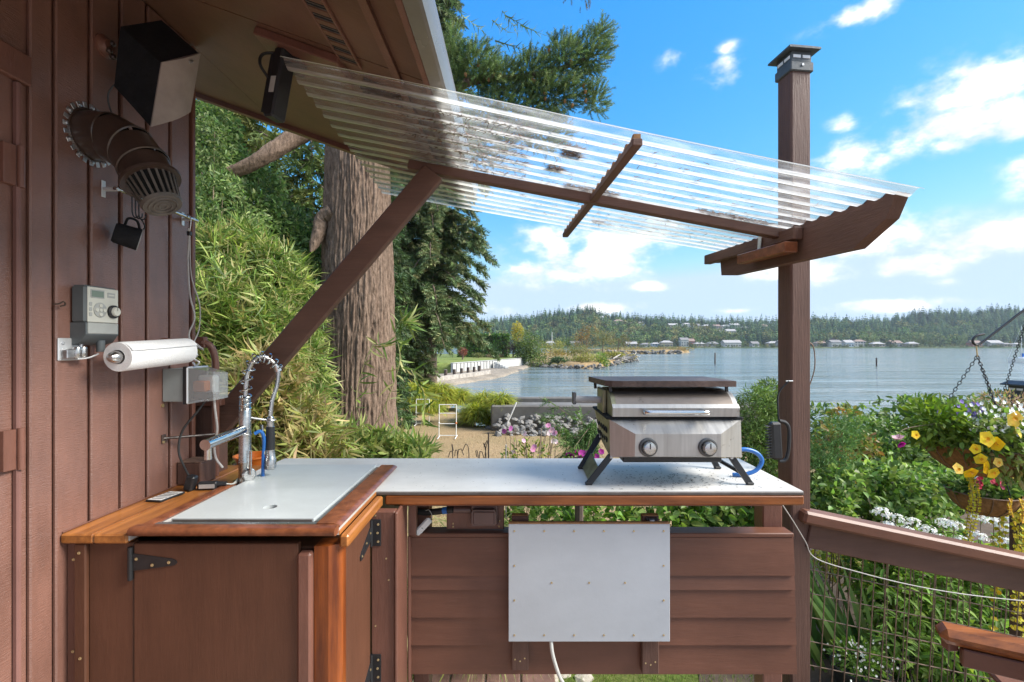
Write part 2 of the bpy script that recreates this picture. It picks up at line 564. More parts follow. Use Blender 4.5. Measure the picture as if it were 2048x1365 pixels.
def water_mat():
    m, t, b, out = nodes_of('water')
    L = t.links.new
    b.inputs['Base Color'].default_value = (.15, .185, .18, 1)
    b.inputs['Roughness'].default_value = .10
    b.inputs['Specular IOR Level'].default_value = .75
    b.inputs['IOR'].default_value = 1.33
    tc = t.nodes.new('ShaderNodeTexCoord')

    def wave(sc, det, dist, st):
        mp = t.nodes.new('ShaderNodeMapping')
        mp.inputs['Scale'].default_value = sc
        mp.inputs['Rotation'].default_value = (0, 0, R(4))
        L(tc.outputs['Object'], mp.inputs[0])
        n = t.nodes.new('ShaderNodeTexNoise')
        n.inputs['Scale'].default_value = 1
        n.inputs['Detail'].default_value = det
        n.inputs['Roughness'].default_value = .55
        n.inputs['Distortion'].default_value = .5
        L(mp.outputs[0], n.inputs['Vector'])
        bp = t.nodes.new('ShaderNodeBump')
        bp.inputs['Strength'].default_value = st
        bp.inputs['Distance'].default_value = dist
        L(n.outputs['Fac'], bp.inputs['Height'])
        return n, bp
    n1, b1 = wave((.03, .15, 1), 7, 2.2, .26)
    n2, b2 = wave((.9, 3.2, 1), 2, .12, .25)
    # calm and ruffled patches
    mp = t.nodes.new('ShaderNodeMapping')
    mp.inputs['Scale'].default_value = (.006, .02, 1)
    L(tc.outputs['Object'], mp.inputs[0])
    n3 = t.nodes.new('ShaderNodeTexNoise')
    n3.inputs['Scale'].default_value = 1
    n3.inputs['Detail'].default_value = 3
    L(mp.outputs[0], n3.inputs['Vector'])
    mr = t.nodes.new('ShaderNodeMapRange')
    mr.inputs[1].default_value = .38
    mr.inputs[2].default_value = .6
    mr.inputs[3].default_value = .30
    mr.inputs[4].default_value = 1.0
    L(n3.outputs['Fac'], mr.inputs[0])
    L(mr.outputs[0], b1.inputs['Strength'])
    L(b1.outputs[0], b2.inputs['Normal'])
    L(b2.outputs[0], b.inputs['Normal'])


water_mat()


def ground_mat(name, c_dry, c_green, scale, thr, fine=(60, 60, 60), soft=.12):
    m, t, b, out = nodes_of(name)
    L = t.links.new
    tc = t.nodes.new('ShaderNodeTexCoord')
    n = t.nodes.new('ShaderNodeTexNoise')
    n.inputs['Scale'].default_value = scale
    n.inputs['Detail'].default_value = 6
    L(tc.outputs['Object'], n.inputs['Vector'])
    mr = t.nodes.new('ShaderNodeMapRange')
    mr.inputs[1].default_value = thr - soft
    mr.inputs[2].default_value = thr + soft
    L(n.outputs['Fac'], mr.inputs[0])
    mx = t.nodes.new('ShaderNodeMix')
    mx.data_type = 'RGBA'
    L(mr.outputs[0], mx.inputs['Factor'])
    mx.inputs['A'].default_value = (*c_dry, 1)
    mx.inputs['B'].default_value = (*c_green, 1)
    mp = t.nodes.new('ShaderNodeMapping')
    mp.inputs['Scale'].default_value = fine
    L(tc.outputs['Object'], mp.inputs[0])
    n2 = t.nodes.new('ShaderNodeTexNoise')
    n2.inputs['Scale'].default_value = 1
    n2.inputs['Detail'].default_value = 6
    n2.inputs['Roughness'].default_value = .75
    L(mp.outputs[0], n2.inputs['Vector'])
    r = t.nodes.new('ShaderNodeValToRGB')
    r.color_ramp.elements[0].position = .3
    r.color_ramp.elements[0].color = (.5, .5, .5, 1)
    r.color_ramp.elements[1].position = .7
    r.color_ramp.elements[1].color = (1.35, 1.35, 1.35, 1)
    L(n2.outputs['Fac'], r.inputs[0])
    m2 = t.nodes.new('ShaderNodeMix')
    m2.data_type = 'RGBA'
    m2.blend_type = 'MULTIPLY'
    m2.inputs['Factor'].default_value = 1
    L(mx.outputs['Result'], m2.inputs['A'])
    L(r.outputs[0], m2.inputs['B'])
    L(m2.outputs['Result'], b.inputs['Base Color'])
    b.inputs['Roughness'].default_value = .95
    b.inputs['Specular IOR Level'].default_value = .1
    bp = t.nodes.new('ShaderNodeBump')
    bp.inputs['Strength'].default_value = .6
    bp.inputs['Distance'].default_value = .03
    L(n2.outputs['Fac'], bp.inputs['Height'])
    L(bp.outputs[0], b.inputs['Normal'])


ground_mat('dry_lawn', (.34, .245, .14), (.27, .21, .11), .5, .55, (26, 26, 26))
ground_mat('green_lawn', (.15, .17, .05), (.10, .17, .03), .9, .5, (40, 40, 40))
ground_mat('upper_lawn', (.16, .18, .06), (.14, .19, .05), .12, .5, (2, 2, 2))
ground_mat('headland_ground', (.30, .21, .11), (.14, .15, .05), .09, .58, (2, 2, 2))
ground_mat('hill_ground', (.09, .11, .05), (.04, .075, .03), .02, .5, (.2, .2, .2))
ground_mat('beach', (.30, .255, .20), (.22, .19, .15), .3, .5, (4, 4, 4))

# ---------------------------------------------------------------- geometry helpers
_SG = [(sx, sy, sz) for sx in (-1, 1) for sy in (-1, 1) for sz in (-1, 1)]


def _cbox_template():
    idx = {}
    vs = []
    for s in _SG:
        for ax in range(3):
            idx[(s, ax)] = len(vs)
            vs.append((s, ax))
    faces = []
    for ax in range(3):
        o1, o2 = [a for a in range(3) if a != ax]
        for sg in (-1, 1):
            f = []
            for a, b_ in ((-1, -1), (1, -1), (1, 1), (-1, 1)):
                s = [0, 0, 0]
                s[ax], s[o1], s[o2] = sg, a, b_
                f.append(idx[(tuple(s), ax)])
            faces.append(f)
    for ax in range(3):            # edges along ax
        o1, o2 = [a for a in range(3) if a != ax]
        for a in (-1, 1):
            for b_ in (-1, 1):
                s0, s1 = [0] * 3, [0] * 3
                s0[ax], s1[ax] = -1, 1
                for s in (s0, s1):
                    s[o1], s[o2] = a, b_
                faces.append([idx[(tuple(s0), o1)], idx[(tuple(s1), o1)], idx[(tuple(s1), o2)], idx[(tuple(s0), o2)]])
    for s in _SG:
        faces.append([idx[(s, 0)], idx[(s, 1)], idx[(s, 2)]])
    return vs, faces


_CV, _CF = _cbox_template()
WL = {}            # world place of each object's origin


class MB:
    """collects shapes in world metres; build() links them as one mesh object"""

    def __init__(self):
        self.v, self.f = [], []

    def add(self, vs, fs):
        o = len(self.v)
        self.v += [tuple(p) for p in vs]
        self.f += [[i + o for i in f] for f in fs]
        return self

    def box(self, c, s, rot=None, b=.002):
        c = Vector(c)
        h = [x / 2 for x in s]
        b = min(b, .45 * min(s))
        vs = []
        for sg, ax in _CV:
            p = Vector([sg[i] * (h[i] if i == ax else h[i] - b) for i in range(3)])
            vs.append(p)
        fs = []
        for f in _CF:
            n = (vs[f[1]] - vs[f[0]]).cross(vs[f[2]] - vs[f[0]])
            cen = sum((vs[i] for i in f), Vector()) / len(f)
            fs.append(f if n.dot(cen) > 0 else f[::-1])
        if rot is not None:
            vs = [rot @ p for p in vs]
        return self.add([p + c for p in vs], fs)

    def bb(self, x0, x1, y0, y1, z0, z1, b=.002):
        return self.box(((x0 + x1) / 2, (y0 + y1) / 2, (z0 + z1) / 2), (abs(x1 - x0), abs(y1 - y0), abs(z1 - z0)), None, b)

    def bar(self, p0, p1, w, h, b=.002, up=(0, 0, 1)):
        """rectangular bar from p0 to p1; w across, h along up"""
        p0, p1 = Vector(p0), Vector(p1)
        d = (p1 - p0)
        x = d.normalized()
        y = Vector(up).cross(x).normalized()
        z = x.cross(y)
        m = Matrix((x, y, z)).transposed()
        return self.box((p0 + p1) / 2, (d.length, w, h), m, b)

    def tube(self, pts, r, n=8, caps=True, closed=False):
        pts = [Vector(p) for p in pts]
        k = len(pts)
        rr = r if isinstance(r, (list, tuple)) else [r] * k
        vs, fs = [], []
        up = None
        for i, p in enumerate(pts):
            if closed:
                t = pts[(i + 1) % k] - pts[i - 1]
            else:
                t = pts[min(i + 1, k - 1)] - pts[max(i - 1, 0)]
            t.normalize()
            if up is None:
                up = Vector((0, 0, 1)) if abs(t.z) < .9 else Vector((1, 0, 0))
            a = up.cross(t)
            if a.length < 1e-5:
                a = Vector((1, 0, 0)).cross(t)
            a.normalize()
            up = t.cross(a)
            for j in range(n):
                th = 2 * math.pi * j / n
                vs.append(p + (a * math.cos(th) + up * math.sin(th)) * rr[i])
        m = k if closed else k - 1
        for i in range(m):
            i2 = (i + 1) % k
            for j in range(n):
                j2 = (j + 1) % n
                fs.append([i * n + j, i * n + j2, i2 * n + j2, i2 * n + j])
        if caps and not closed:
            fs.append(list(range(n))[::-1])
            fs.append([(k - 1) * n + j for j in range(n)])
        return self.add(vs, fs)

    def cyl(self, p0, p1, r0, r1=None, n=16):
        return self.tube([p0, p1], [r0, r0 if r1 is None else r1], n)

    def lathe(self, prof, origin, axis=(0, 0, 1), n=24, arc=1.0):
        """profile of (radius, height) turned about axis"""
        o = Vector(origin)
        z = Vector(axis).normalized()
        x = z.orthogonal().normalized()
        y = z.cross(x)
        vs, fs = [], []
        for (r, h) in prof:
            for j in range(n):
                th = 2 * math.pi * j / n * arc
                vs.append(o + z * h + (x * math.cos(th) + y * math.sin(th)) * max(r, 1e-5))
        for i in range(len(prof) - 1):
            for j in range(n if arc == 1 else n - 1):
                j2 = (j + 1) % n
                fs.append([i * n + j, i * n + j2, (i + 1) * n + j2, (i + 1) * n + j])
        return self.add(vs, fs)

    def prism(self, poly, origin, u, v, w):
        """polygon of (a, b) in the frame origin + a*u + b*v, thickened along w (a vector with its length)"""
        o, u, v, w = Vector(origin), Vector(u), Vector(v), Vector(w)
        k = len(poly)
        a = [o + u * p[0] + v * p[1] for p in poly]
        vs = a + [p + w for p in a]
        area = sum(poly[i][0] * poly[(i + 1) % k][1] - poly[(i + 1) % k][0] * poly[i][1] for i in range(k))
        flip = (area > 0) == (u.cross(v).dot(w) > 0)
        fs = [list(range(k)), [k + i for i in range(k)][::-1]]
        for i in range(k):
            j = (i + 1) % k
            fs.append([i, i + k, j + k, j])
        if flip:
            fs = [f[::-1] for f in fs]
        return self.add(vs, fs)

    def ball(self, c, r, n=10, m=7, sc=(1, 1, 1)):
        c = Vector(c)
        vs, fs = [c + Vector((0, 0, -r * sc[2]))], []
        for i in range(1, m):
            ph = -math.pi / 2 + math.pi * i / m
            for j in range(n):
                th = 2 * math.pi * j / n
                vs.append(c + Vector((math.cos(ph) * math.cos(th) * r * sc[0], math.cos(ph) * math.sin(th) * r * sc[1], math.sin(ph) * r * sc[2])))
        vs.append(c + Vector((0, 0, r * sc[2])))
        for j in range(n):
            fs.append([0, 1 + (j + 1) % n, 1 + j])
        for i in range(m - 2):
            for j in range(n):
                a, b_ = 1 + i * n, 1 + (i + 1) * n
                fs.append([a + j, a + (j + 1) % n, b_ + (j + 1) % n, b_ + j])
        a = 1 + (m - 2) * n
        for j in range(n):
            fs.append([a + j, a + (j + 1) % n, len(vs) - 1])
        return self.add(vs, fs)

    def build(self, name, m, parent=None, smooth=True, loc=None, sharp=35):
        o = Vector(loc) if loc is not None else (WL[parent.name].copy() if parent is not None else Vector())
        me = bpy.data.meshes.new(name)
        me.from_pydata([tuple(Vector(p) - o) for p in self.v], [], self.f)
        me.materials.append(MATS[m] if isinstance(m, str) else m)
        if smooth:
            me.polygons.foreach_set('use_smooth', [True] * len(me.polygons))
            me.set_sharp_from_angle(angle=R(sharp))
        me.update()
        return link(name, me, parent, o)


def link(name, me, parent, o):
    ob = bpy.data.objects.new(name, me)
    col.objects.link(ob)
    if parent is not None:
        ob.parent = parent
        ob.location = o - WL[parent.name]
    else:
        ob.location = o
    WL[ob.name] = Vector(o)
    return ob


def tag(o, label=None, cat=None, group=None, kind=None):
    if label:
        o['label'] = label
    if cat:
        o['category'] = cat
    if group:
        o['group'] = group
    if kind:
        o['kind'] = kind
    return o


def thing(name, label, cat, loc, group=None):
    o = bpy.data.objects.new(name, None)
    o.empty_display_size = .05
    col.objects.link(o)
    o.location = loc
    WL[o.name] = Vector(loc)
    return tag(o, label, cat, group)


def copy_tree(o, parent=None, loc=None, rotz=None, scale=None):
    c = o.copy()
    col.objects.link(c)
    if parent is not None:
        c.parent = parent
    if loc is not None:
        c.location = loc
        WL[c.name] = Vector(loc)
    else:
        WL[c.name] = WL[o.name].copy()
    if rotz is not None:
        c.rotation_euler[2] = rotz
    if scale is not None:
        c.scale = (scale,) * 3 if isinstance(scale, (int, float)) else scale
    for ch in list(o.children):
        copy_tree(ch, c)
    return c


def raw_mesh(name, V, Fc, m, parent=None, loc=None, cols=None, smooth=False):
    """big mesh straight from arrays: V (n,3) world, Fc (k,3) or (k,4)"""
    o = Vector(loc) if loc is not None else (WL[parent.name].copy() if parent is not None else Vector())
    V = np.asarray(V, dtype=np.float64) - np.array(o)
    Fc = np.asarray(Fc, dtype=np.int32)
    me = bpy.data.meshes.new(name)
    k = Fc.shape[1]
    me.vertices.add(len(V))
    me.vertices.foreach_set('co', V.astype(np.float32).ravel())
    me.loops.add(Fc.size)
    me.loops.foreach_set('vertex_index', Fc.ravel())
    me.polygons.add(len(Fc))
    me.polygons.foreach_set('loop_start', np.arange(0, Fc.size, k, dtype=np.int32))
    me.polygons.foreach_set('loop_total', np.full(len(Fc), k, dtype=np.int32))
    if smooth:
        me.polygons.foreach_set('use_smooth', np.ones(len(Fc), dtype=bool))
    me.update(calc_edges=True)
    if cols is not None:
        at = me.color_attributes.new('leafcol', 'FLOAT_COLOR', 'POINT')
        c4 = np.ones((len(V), 4), dtype=np.float32)
        c4[:, :3] = cols
        at.data.foreach_set('color', c4.ravel())
    me.materials.append(MATS[m] if isinstance(m, str) else m)
    return link(name, me, parent, o)


def nrm(a):
    return a / np.maximum(np.linalg.norm(a, axis=-1, keepdims=True), 1e-9)


def hashn(i, j, k):
    h = (i * 374761393 + j * 668265263 + k * 2147483647 + 1013904223) & 0xffffffff
    h = ((h ^ (h >> 13)) * 1274126177) & 0xffffffff
    return ((h ^ (h >> 16)) & 0xffff) / 65535.0


def vnoise(p):
    """value noise of (n,3) points, 0..1"""
    p = np.asarray(p, dtype=np.float64)
    i = np.floor(p).astype(np.int64)
    f = p - i
    f = f * f * (3 - 2 * f)
    r = 0
    for dx in (0, 1):
        for dy in (0, 1):
            for dz in (0, 1):
                w = (f[:, 0] if dx else 1 - f[:, 0]) * (f[:, 1] if dy else 1 - f[:, 1]) * (f[:, 2] if dz else 1 - f[:, 2])
                r = r + w * hashn(i[:, 0] + dx, i[:, 1] + dy, i[:, 2] + dz)
    return r


def fbm(p, o=4):
    p = np.asarray(p, dtype=np.float64)
    r, a, s = 0, .5, 0
    for k in range(o):
        r = r + a * vnoise(p * 2 ** k + 17.3 * k)
        s += a
        a *= .5
    return r / s


def rand_unit(n):
    return nrm(rng.normal(size=(n, 3)))


def leaves(P, D, N, L, Wd, C, kind='oval', fold=.25, droop=.0):
    """leaf blades as arrays: base P, direction D, face normal N, length L, width Wd, colour C -> V, F, cols"""
    n = len(P)
    D = nrm(D)
    S = nrm(np.cross(D, N))
    U = np.cross(S, D)
    L = np.broadcast_to(np.asarray(L, dtype=float), (n,))[:, None]
    Wd = np.broadcast_to(np.asarray(Wd, dtype=float), (n,))[:, None]
    if kind == 'tri':
        V = np.stack([P - S * Wd / 2, P + S * Wd / 2, P + D * L], 1)
        Ft = np.array([[0, 1, 2]])
    elif kind == 'diamond':
        m = P + D * L * .42
        V = np.stack([P, m - S * Wd / 2 + U * Wd * fold, P + D * L - U * L * droop, m + S * Wd / 2 + U * Wd * fold], 1)
        Ft = np.array([[0, 2, 1], [0, 3, 2]])
    elif kind == 'blade':          # long narrow leaf, bent over its length
        a = P + D * L * .30 + U * L * droop * .12
        b_ = P + D * L * .68 - U * L * droop * .15
        c = P + D * L - U * L * droop * .7
        V = np.stack([P - S * Wd * .12, P + S * Wd * .12, a - S * Wd / 2, a + S * Wd / 2, b_ - S * Wd * .42, b_ + S * Wd * .42, c], 1)
        Ft = np.array([[0, 1, 3], [0, 3, 2], [2, 3, 5], [2, 5, 4], [4, 5, 6]])
    else:                          # oval leaf folded along its midrib
        a = P + D * L * .28
        b_ = P + D * L * .66 - U * L * droop * .3
        c = P + D * L - U * L * droop
        V = np.stack([P, a - S * Wd * .45 + U * Wd * fold, a + S * Wd * .45 + U * Wd * fold,
                      b_ - S * Wd * .4 + U * Wd * fold, b_ + S * Wd * .4 + U * Wd * fold, c, P + D * L * .47 - U * L * droop * .12], 1)
        Ft = np.array([[0, 6, 1], [0, 2, 6], [1, 6, 3], [2, 4, 6], [3, 6, 5], [6, 4, 5]])
    k = V.shape[1]
    Fa = (Ft[None] + (np.arange(n) * k)[:, None, None]).reshape(-1, 3)
    C = np.broadcast_to(np.asarray(C, dtype=float), (n, 3))
    return V.reshape(-1, 3), Fa, np.repeat(C, k, axis=0)


class LM:
    """gathers several leaf arrays into one crown"""

    def __init__(self):
        self.V, self.F, self.C, self.n = [], [], [], 0

    def add(self, vfc):
        V, Fa, C = vfc
        self.V.append(V)
        self.F.append(Fa + self.n)
        self.C.append(C)
        self.n += len(V)
        return self

    def build(self, name, m, parent=None, loc=None, smooth=False):
        return raw_mesh(name, np.concatenate(self.V), np.concatenate(self.F), m, parent, loc, np.concatenate(self.C), smooth)


def palette(n, cols, jit=.18, w=None):
    cols = np.array(cols, dtype=float)
    i = rng.choice(len(cols), n, p=w)
    return np.clip(cols[i] * (1 + rng.normal(size=(n, 1)) * jit) * (1 + rng.normal(size=(n, 3)) * .05), .004, .9)


def blob_points(n, c, r, shell=.55):
    """points through an ellipsoid, thicker towards its skin; returns places and outward directions"""
    d = rand_unit(n)
    q = rng.uniform(shell ** 3, 1, n) ** (1 / 3)
    q = np.where(rng.uniform(size=n) < .25, rng.uniform(.1, 1, n), q)
    return np.array(c) + d * np.array(r) * q[:, None], d


def blob_leaves(lm, blobs, per, L, Wd, cols, kind='oval', up=.5, jit=.2, droop=.1, Lv=.3, noise_cut=.0, nscale=2.0, w=None):
    """leafy masses: blobs [(centre, radii)], per = leaves per unit of radius product"""
    for c, r in blobs:
        n = int(per * (r[0] * r[1] + r[1] * r[2] + r[0] * r[2]) / 3)
        P, d = blob_points(n, c, r)
        if noise_cut:
            keep = vnoise(P * nscale + 5.1) > noise_cut
            P, d = P[keep], d[keep]
        n = len(P)
        if n == 0:
            continue
        dr = nrm(d * .7 + rand_unit(n) * .8 + np.array([0, 0, -.15]))
        N = nrm(rand_unit(n) * .7 + d * .4 + np.array([0, 0, up]))
        bl = 1 + (vnoise(P * nscale * .8 + 31) - .5)[:, None] * .5
        lm.add(leaves(P, dr, N, L * rng.uniform(1 - Lv, 1 + Lv, n), Wd * rng.uniform(1 - Lv, 1 + Lv, n),
                      np.clip(palette(n, cols, jit, w) * bl, .004, .9), kind, .18, droop))


def shoot(n_needles=26, L=.13, nl=.03, nw=.0035, flat=.0):
    """one twig with needles all round it, along +x: arrays of place, direction, length, width"""
    t = np.linspace(.02, 1, n_needles)
    th = np.arange(n_needles) * 2.4
    P = np.stack([t * L, t * 0, t * 0], 1)
    D = np.stack([np.full(n_needles, .75), np.cos(th), np.sin(th) * (1 - flat)], 1)
    P = np.concatenate([P, [[0, 0, 0]]])
    D = np.concatenate([nrm(D), [[1, 0, 0]]])
    return P, D, np.r_[np.full(n_needles, nl), L * 1.1], np.r_[np.full(n_needles, nw), nw * 1.3]


def place_shoots(lm, origins, dirs, tmpl, scale, cols, jit=.15, kind='tri'):
    """copies of one twig along the given directions"""
    P, D, L, Wd = tmpl
    n, k = len(origins), len(P)
    x = nrm(dirs)
    ref = rand_unit(n)
    y = nrm(np.cross(ref, x))
    z = np.cross(x, y)
    M = np.stack([x, y, z], 2)                       # (n,3,3)
    s = np.broadcast_to(np.asarray(scale, dtype=float), (n,))
    PP = np.einsum('nij,kj->nki', M, P) * s[:, None, None] + origins[:, None, :]
    DD = np.einsum('nij,kj->nki', M, D)
    NN = rand_unit(n * k)
    C = np.repeat(palette(n, cols, jit), k, axis=0)
    lm.add(leaves(PP.reshape(-1, 3), DD.reshape(-1, 3), NN, (L[None] * s[:, None]).ravel(), (Wd[None] * s[:, None]).ravel(), C, kind))


def curve_pts(pts, n=24):
    """smooth path through the given points"""
    p = [Vector(q) for q in pts]
    p = [p[0] * 2 - p[1]] + p + [p[-1] * 2 - p[-2]]
    out = []
    segs = len(p) - 3
    for s in range(segs):
        a, b_, c, d = p[s:s + 4]
        m = max(2, n // segs)
        for i in range(m):
            t = i / m
            out.append(.5 * ((2 * b_) + (c - a) * t + (2 * a - 5 * b_ + 4 * c - d) * t * t + (3 * b_ - a - 3 * c + d) * t ** 3))
    out.append(p[-2])
    return out
# ---------------------------------------------------------------- the setting: ground, water, far land
WALL, YARD, SEA = -1.195, -1.25, -2.75


def grid_mesh(name, xs, ys, zf, m, smooth=True):
    X, Y = np.meshgrid(xs, ys)
    P = np.stack([X.ravel(), Y.ravel(), np.zeros(X.size)], 1)
    P[:, 2] = zf(P[:, 0], P[:, 1])
    nx, ny = len(xs), len(ys)
    i = np.arange(ny - 1)[:, None] * nx + np.arange(nx - 1)[None]
    Q = np.stack([i, i + 1, i + nx + 1, i + nx], -1).reshape(-1, 4)
    return raw_mesh(name, P, Q, m, smooth=smooth)


def yard_z(x, y):
    yb = np.where(x > -.8, np.interp(x, [6.5, 9.5], [15.4, 9.6]), 15.4 + (-.8 - x) * 3.0)
    t = np.clip((y - yb) / 2.5, 0, 1)
    t = t * t * (3 - 2 * t)
    n = fbm(np.stack([x * .5, y * .5, x * 0], 1), 3)
    return YARD + (n - .5) * .10 * np.clip((y - 5) / 3, 0, 1) + t * (SEA - .6 - YARD)


tag(grid_mesh('yard', np.arange(-46, 36.1, .5), np.arange(-14, 62.1, .5), yard_z, 'dry_lawn'), kind='structure')
tag(MB().add([(-4, 2.2, YARD + .06), (2.6, 2.2, YARD + .06), (2.2, 5.6, YARD + .06), (-3, 5.3, YARD + .06)], [[0, 1, 2, 3]])
    .build('green_lawn', 'green_lawn', smooth=False), kind='structure')
tag(MB().add([(1.2, 3.0, YARD + .066), (13, 3.0, YARD + .066), (13, 8.6, YARD + .066), (3.0, 8.6, YARD + .066)], [[0, 1, 2, 3]])
    .build('garden_bed', 'soil', smooth=False), kind='structure')
tag(MB().add([(-2500, 10, SEA), (2500, 10, SEA), (2500, 3500, SEA), (-2500, 3500, SEA)], [[0, 1, 2, 3]]).build('water', 'water', smooth=False), kind='structure')


def island(name, poly, z0, z1, inset, m, sub=5, rough=.25):
    """low land: shore ring below the water, rim, and a top inset from the shore"""
    poly = [Vector((p[0], p[1], 0)) for p in poly]
    k = len(poly)
    cen = sum(poly, Vector()) / k
    ring = []
    for i in range(k):
        for s in range(sub):
            ring.append(poly[i].lerp(poly[(i + 1) % k], s / sub))
    vs, fs = [], []
    n = len(ring)
    for (ins, z, rg) in ((0, z0 - .5, 0), (inset * .35, z0 + (z1 - z0) * .6, rough), (inset, z1, rough * .6), (inset * 2.2, z1 + .15, rough * .5)):
        for p in ring:
            d = (cen - p)
            q = p + d.normalized() * min(ins, d.length * .8)
            vs.append(Vector((q.x + random.uniform(-1, 1) * rg * 2, q.y + random.uniform(-1, 1) * rg * 2, z + random.uniform(-1, 1) * rg)))
    for r in range(3):
        for i in range(n):
            j = (i + 1) % n
            fs.append([r * n + i, r * n + j, (r + 1) * n + j, (r + 1) * n + i])
    vs.append(Vector((cen.x, cen.y, z1 + .15)))
    for i in range(n):
        fs.append([3 * n + i, 3 * n + (i + 1) % n, len(vs) - 1])
    return tag(MB().add(vs, fs).build(name, m, sharp=60), kind='structure')


island('neighbour_lawn', [(-8.7, 66.2), (3.0, 95.2), (6, 130), (-45, 130), (-45, 66.2)], SEA, -1.18, .3, 'upper_lawn', 4, .02)
island('headland', [(2.6, 97), (5, 90), (8, 86), (11.4, 84), (15.7, 86), (19, 96), (23, 106), (31, 122), (34, 144), (25, 190), (5, 190), (-6, 135)],
       SEA, SEA + 1.05, 4.0, 'headland_ground')
island('rock_jetty', [(40, 215), (55, 219), (72, 222), (80, 236), (96, 262), (60, 300), (30, 260)], SEA, SEA + 1.7, 4.0, 'headland_ground')
island('gravel_beach', [(-13, 44), (-8, 46), (-2.6, 58), (-1.2, 63), (3, 92), (-10, 66), (-22, 52)], SEA, SEA + .25, 1.0, 'beach', 4, .05)

_RPX = np.array([600, 950, 1040, 1100, 1180, 1205, 1300, 1400, 1500, 1620, 1700, 1780, 1850, 1950, 2048, 2300])
_RTY = np.array([640, 638, 630, 622, 609, 622, 630, 634, 639, 630, 636, 634, 620, 617, 612, 610])
RIDGE = 850.0


def ridge_h(x):
    px = CX + x / RIDGE * F
    ty = np.interp(px, _RPX, _RTY)
    return EZ + (CY - (ty + 20)) / F * RIDGE


def hill_z(x, y):
    h = ridge_h(x)
    t = np.clip((y - 625) / (RIDGE - 625), 0, 1)
    s = t * t * (3 - 2 * t) * .35 + t * .65
    base = SEA - 1 + np.clip((y - 572) / 12, 0, 1) * 2.2 + np.clip((y - 590) / 40, 0, 1) * 2
    n = fbm(np.stack([x * .012, y * .012, x * 0], 1), 3) - .5
    return base + s * (h - 1.5) + n * 8 * t * (1 - t) * 2


tag(grid_mesh('far_hills', np.arange(-420, 1120, 14.), np.arange(568, 1010, 9.), hill_z, 'hill_ground'), kind='structure')

# ---------------------------------------------------------------- the house the deck belongs to
house = thing('house', 'dark brown board-sided house with wide sloping eave and gutter', 'house', (WALL - 1.5, -1, YARD))
SOF0, SLOPE = .75, .356          # soffit height above eye at the eave, roof pitch


def soffit_z(x):
    return EZ + SOF0 + SLOPE * (-.185 - x)


MB().bb(-5.2, WALL - .012, -4.2, 1.786, YARD - .1, 2.75, .004).build('wall', 'paint_siding', house)
SP = .1048
pl = MB().bb(WALL - .0118, WALL, -.0462, .0462, YARD, soffit_z(WALL) - .002, .0035).build('siding_board', 'paint_siding', house, loc=(WALL, 0, 0))
pl.location.y = (1.768 - SP / 2) - WL[house.name].y
ys = [1.768 - SP * (k + .5) for k in range(1, 5)] + [.10 - SP * k for k in range(40)]
for y in ys:
    c = pl.copy()
    col.objects.link(c)
    c.location.y = y - WL[house.name].y
MB().bb(WALL - .0118, WALL, 1.184, 1.2395, YARD, soffit_z(WALL) - .002, .0035).build('siding_board', 'paint_siding', house)
for k in range(9):
    MB().bb(WALL - .0118, WALL, .165 + k * SP + .006, .165 + (k + 1) * SP - .006, 2.16, soffit_z(WALL) - .002, .0035).build('siding_board', 'paint_siding', house)
MB().bb(WALL - .0118, WALL + .004, 1.774, 1.792, YARD, soffit_z(WALL) - .002, .003).build('corner_trim', 'paint_trim', house)
MB().bb(WALL - .012, WALL + .006, .15, 1.183, 2.085, 2.158, .003).build('head_casing', 'paint_trim', house)
door = MB().bb(WALL - .036, WALL - .0125, .22, 1.148, .02, 2.075, .003).build('door', 'paint_door', house)
MB().bb(WALL - .0115, WALL + .003, 1.150, 1.162, .0, 2.083, .003).build('door_jamb', 'paint_door', house)
for z in (EZ + (CY - 335) / F * 1.16, EZ + (CY - 897) / F * 1.16):
    h = MB().cyl((WALL + .004, 1.157, z - .05), (WALL + .004, 1.157, z + .05), .0075, n=12)
    for s in (-.018, .018):
        h.cyl((WALL + .004, 1.157, z + s - .0008), (WALL + .004, 1.157, z + s + .0008), .0082, n=12)
    h.bb(WALL - .0125, WALL + .002, 1.120, 1.1485, z - .048, z + .048, .001).build('hinge', 'paint_trim', door)
# soffit panels, each a sheet with a joint between
for y0, y1 in ((-4.2, -2.2), (-2.2, -1.0), (-1.0, .20), (.20, 1.42), (1.42, 2.36)):
    for x0, x1 in ((-2.6, WALL - .001), (WALL + .001, -.368), (-.342, -.262)):
        m = MB()
        m.prism([(x0, soffit_z(x0)), (x1, soffit_z(x1)), (x1, soffit_z(x1) + .012), (x0, soffit_z(x0) + .012)], (0, y0 + .0025, 0), (1, 0, 0), (0, 0, 1), (0, y1 - y0 - .005, 0))
        m.build('soffit_panel', 'paint_soffit', house)
m = MB()
m.prism([(-.367, soffit_z(-.367) - .014), (-.343, soffit_z(-.343) - .014), (-.343, soffit_z(-.343) + .015), (-.367, soffit_z(-.367) + .015)], (0, -4.2, 0), (1, 0, 0), (0, 0, 1), (0, 6.55, 0))
m.build('soffit_batten', 'paint_trim', house)
# slotted soffit vent: dark well, frame and cross bars
vx0, vx1, vy1 = -.527, -.475, 1.47
rot = Matrix.Rotation(math.atan(SLOPE), 3, 'Y')


def sof(x, y, dz):
    return Vector((x, y, soffit_z(x) + dz))


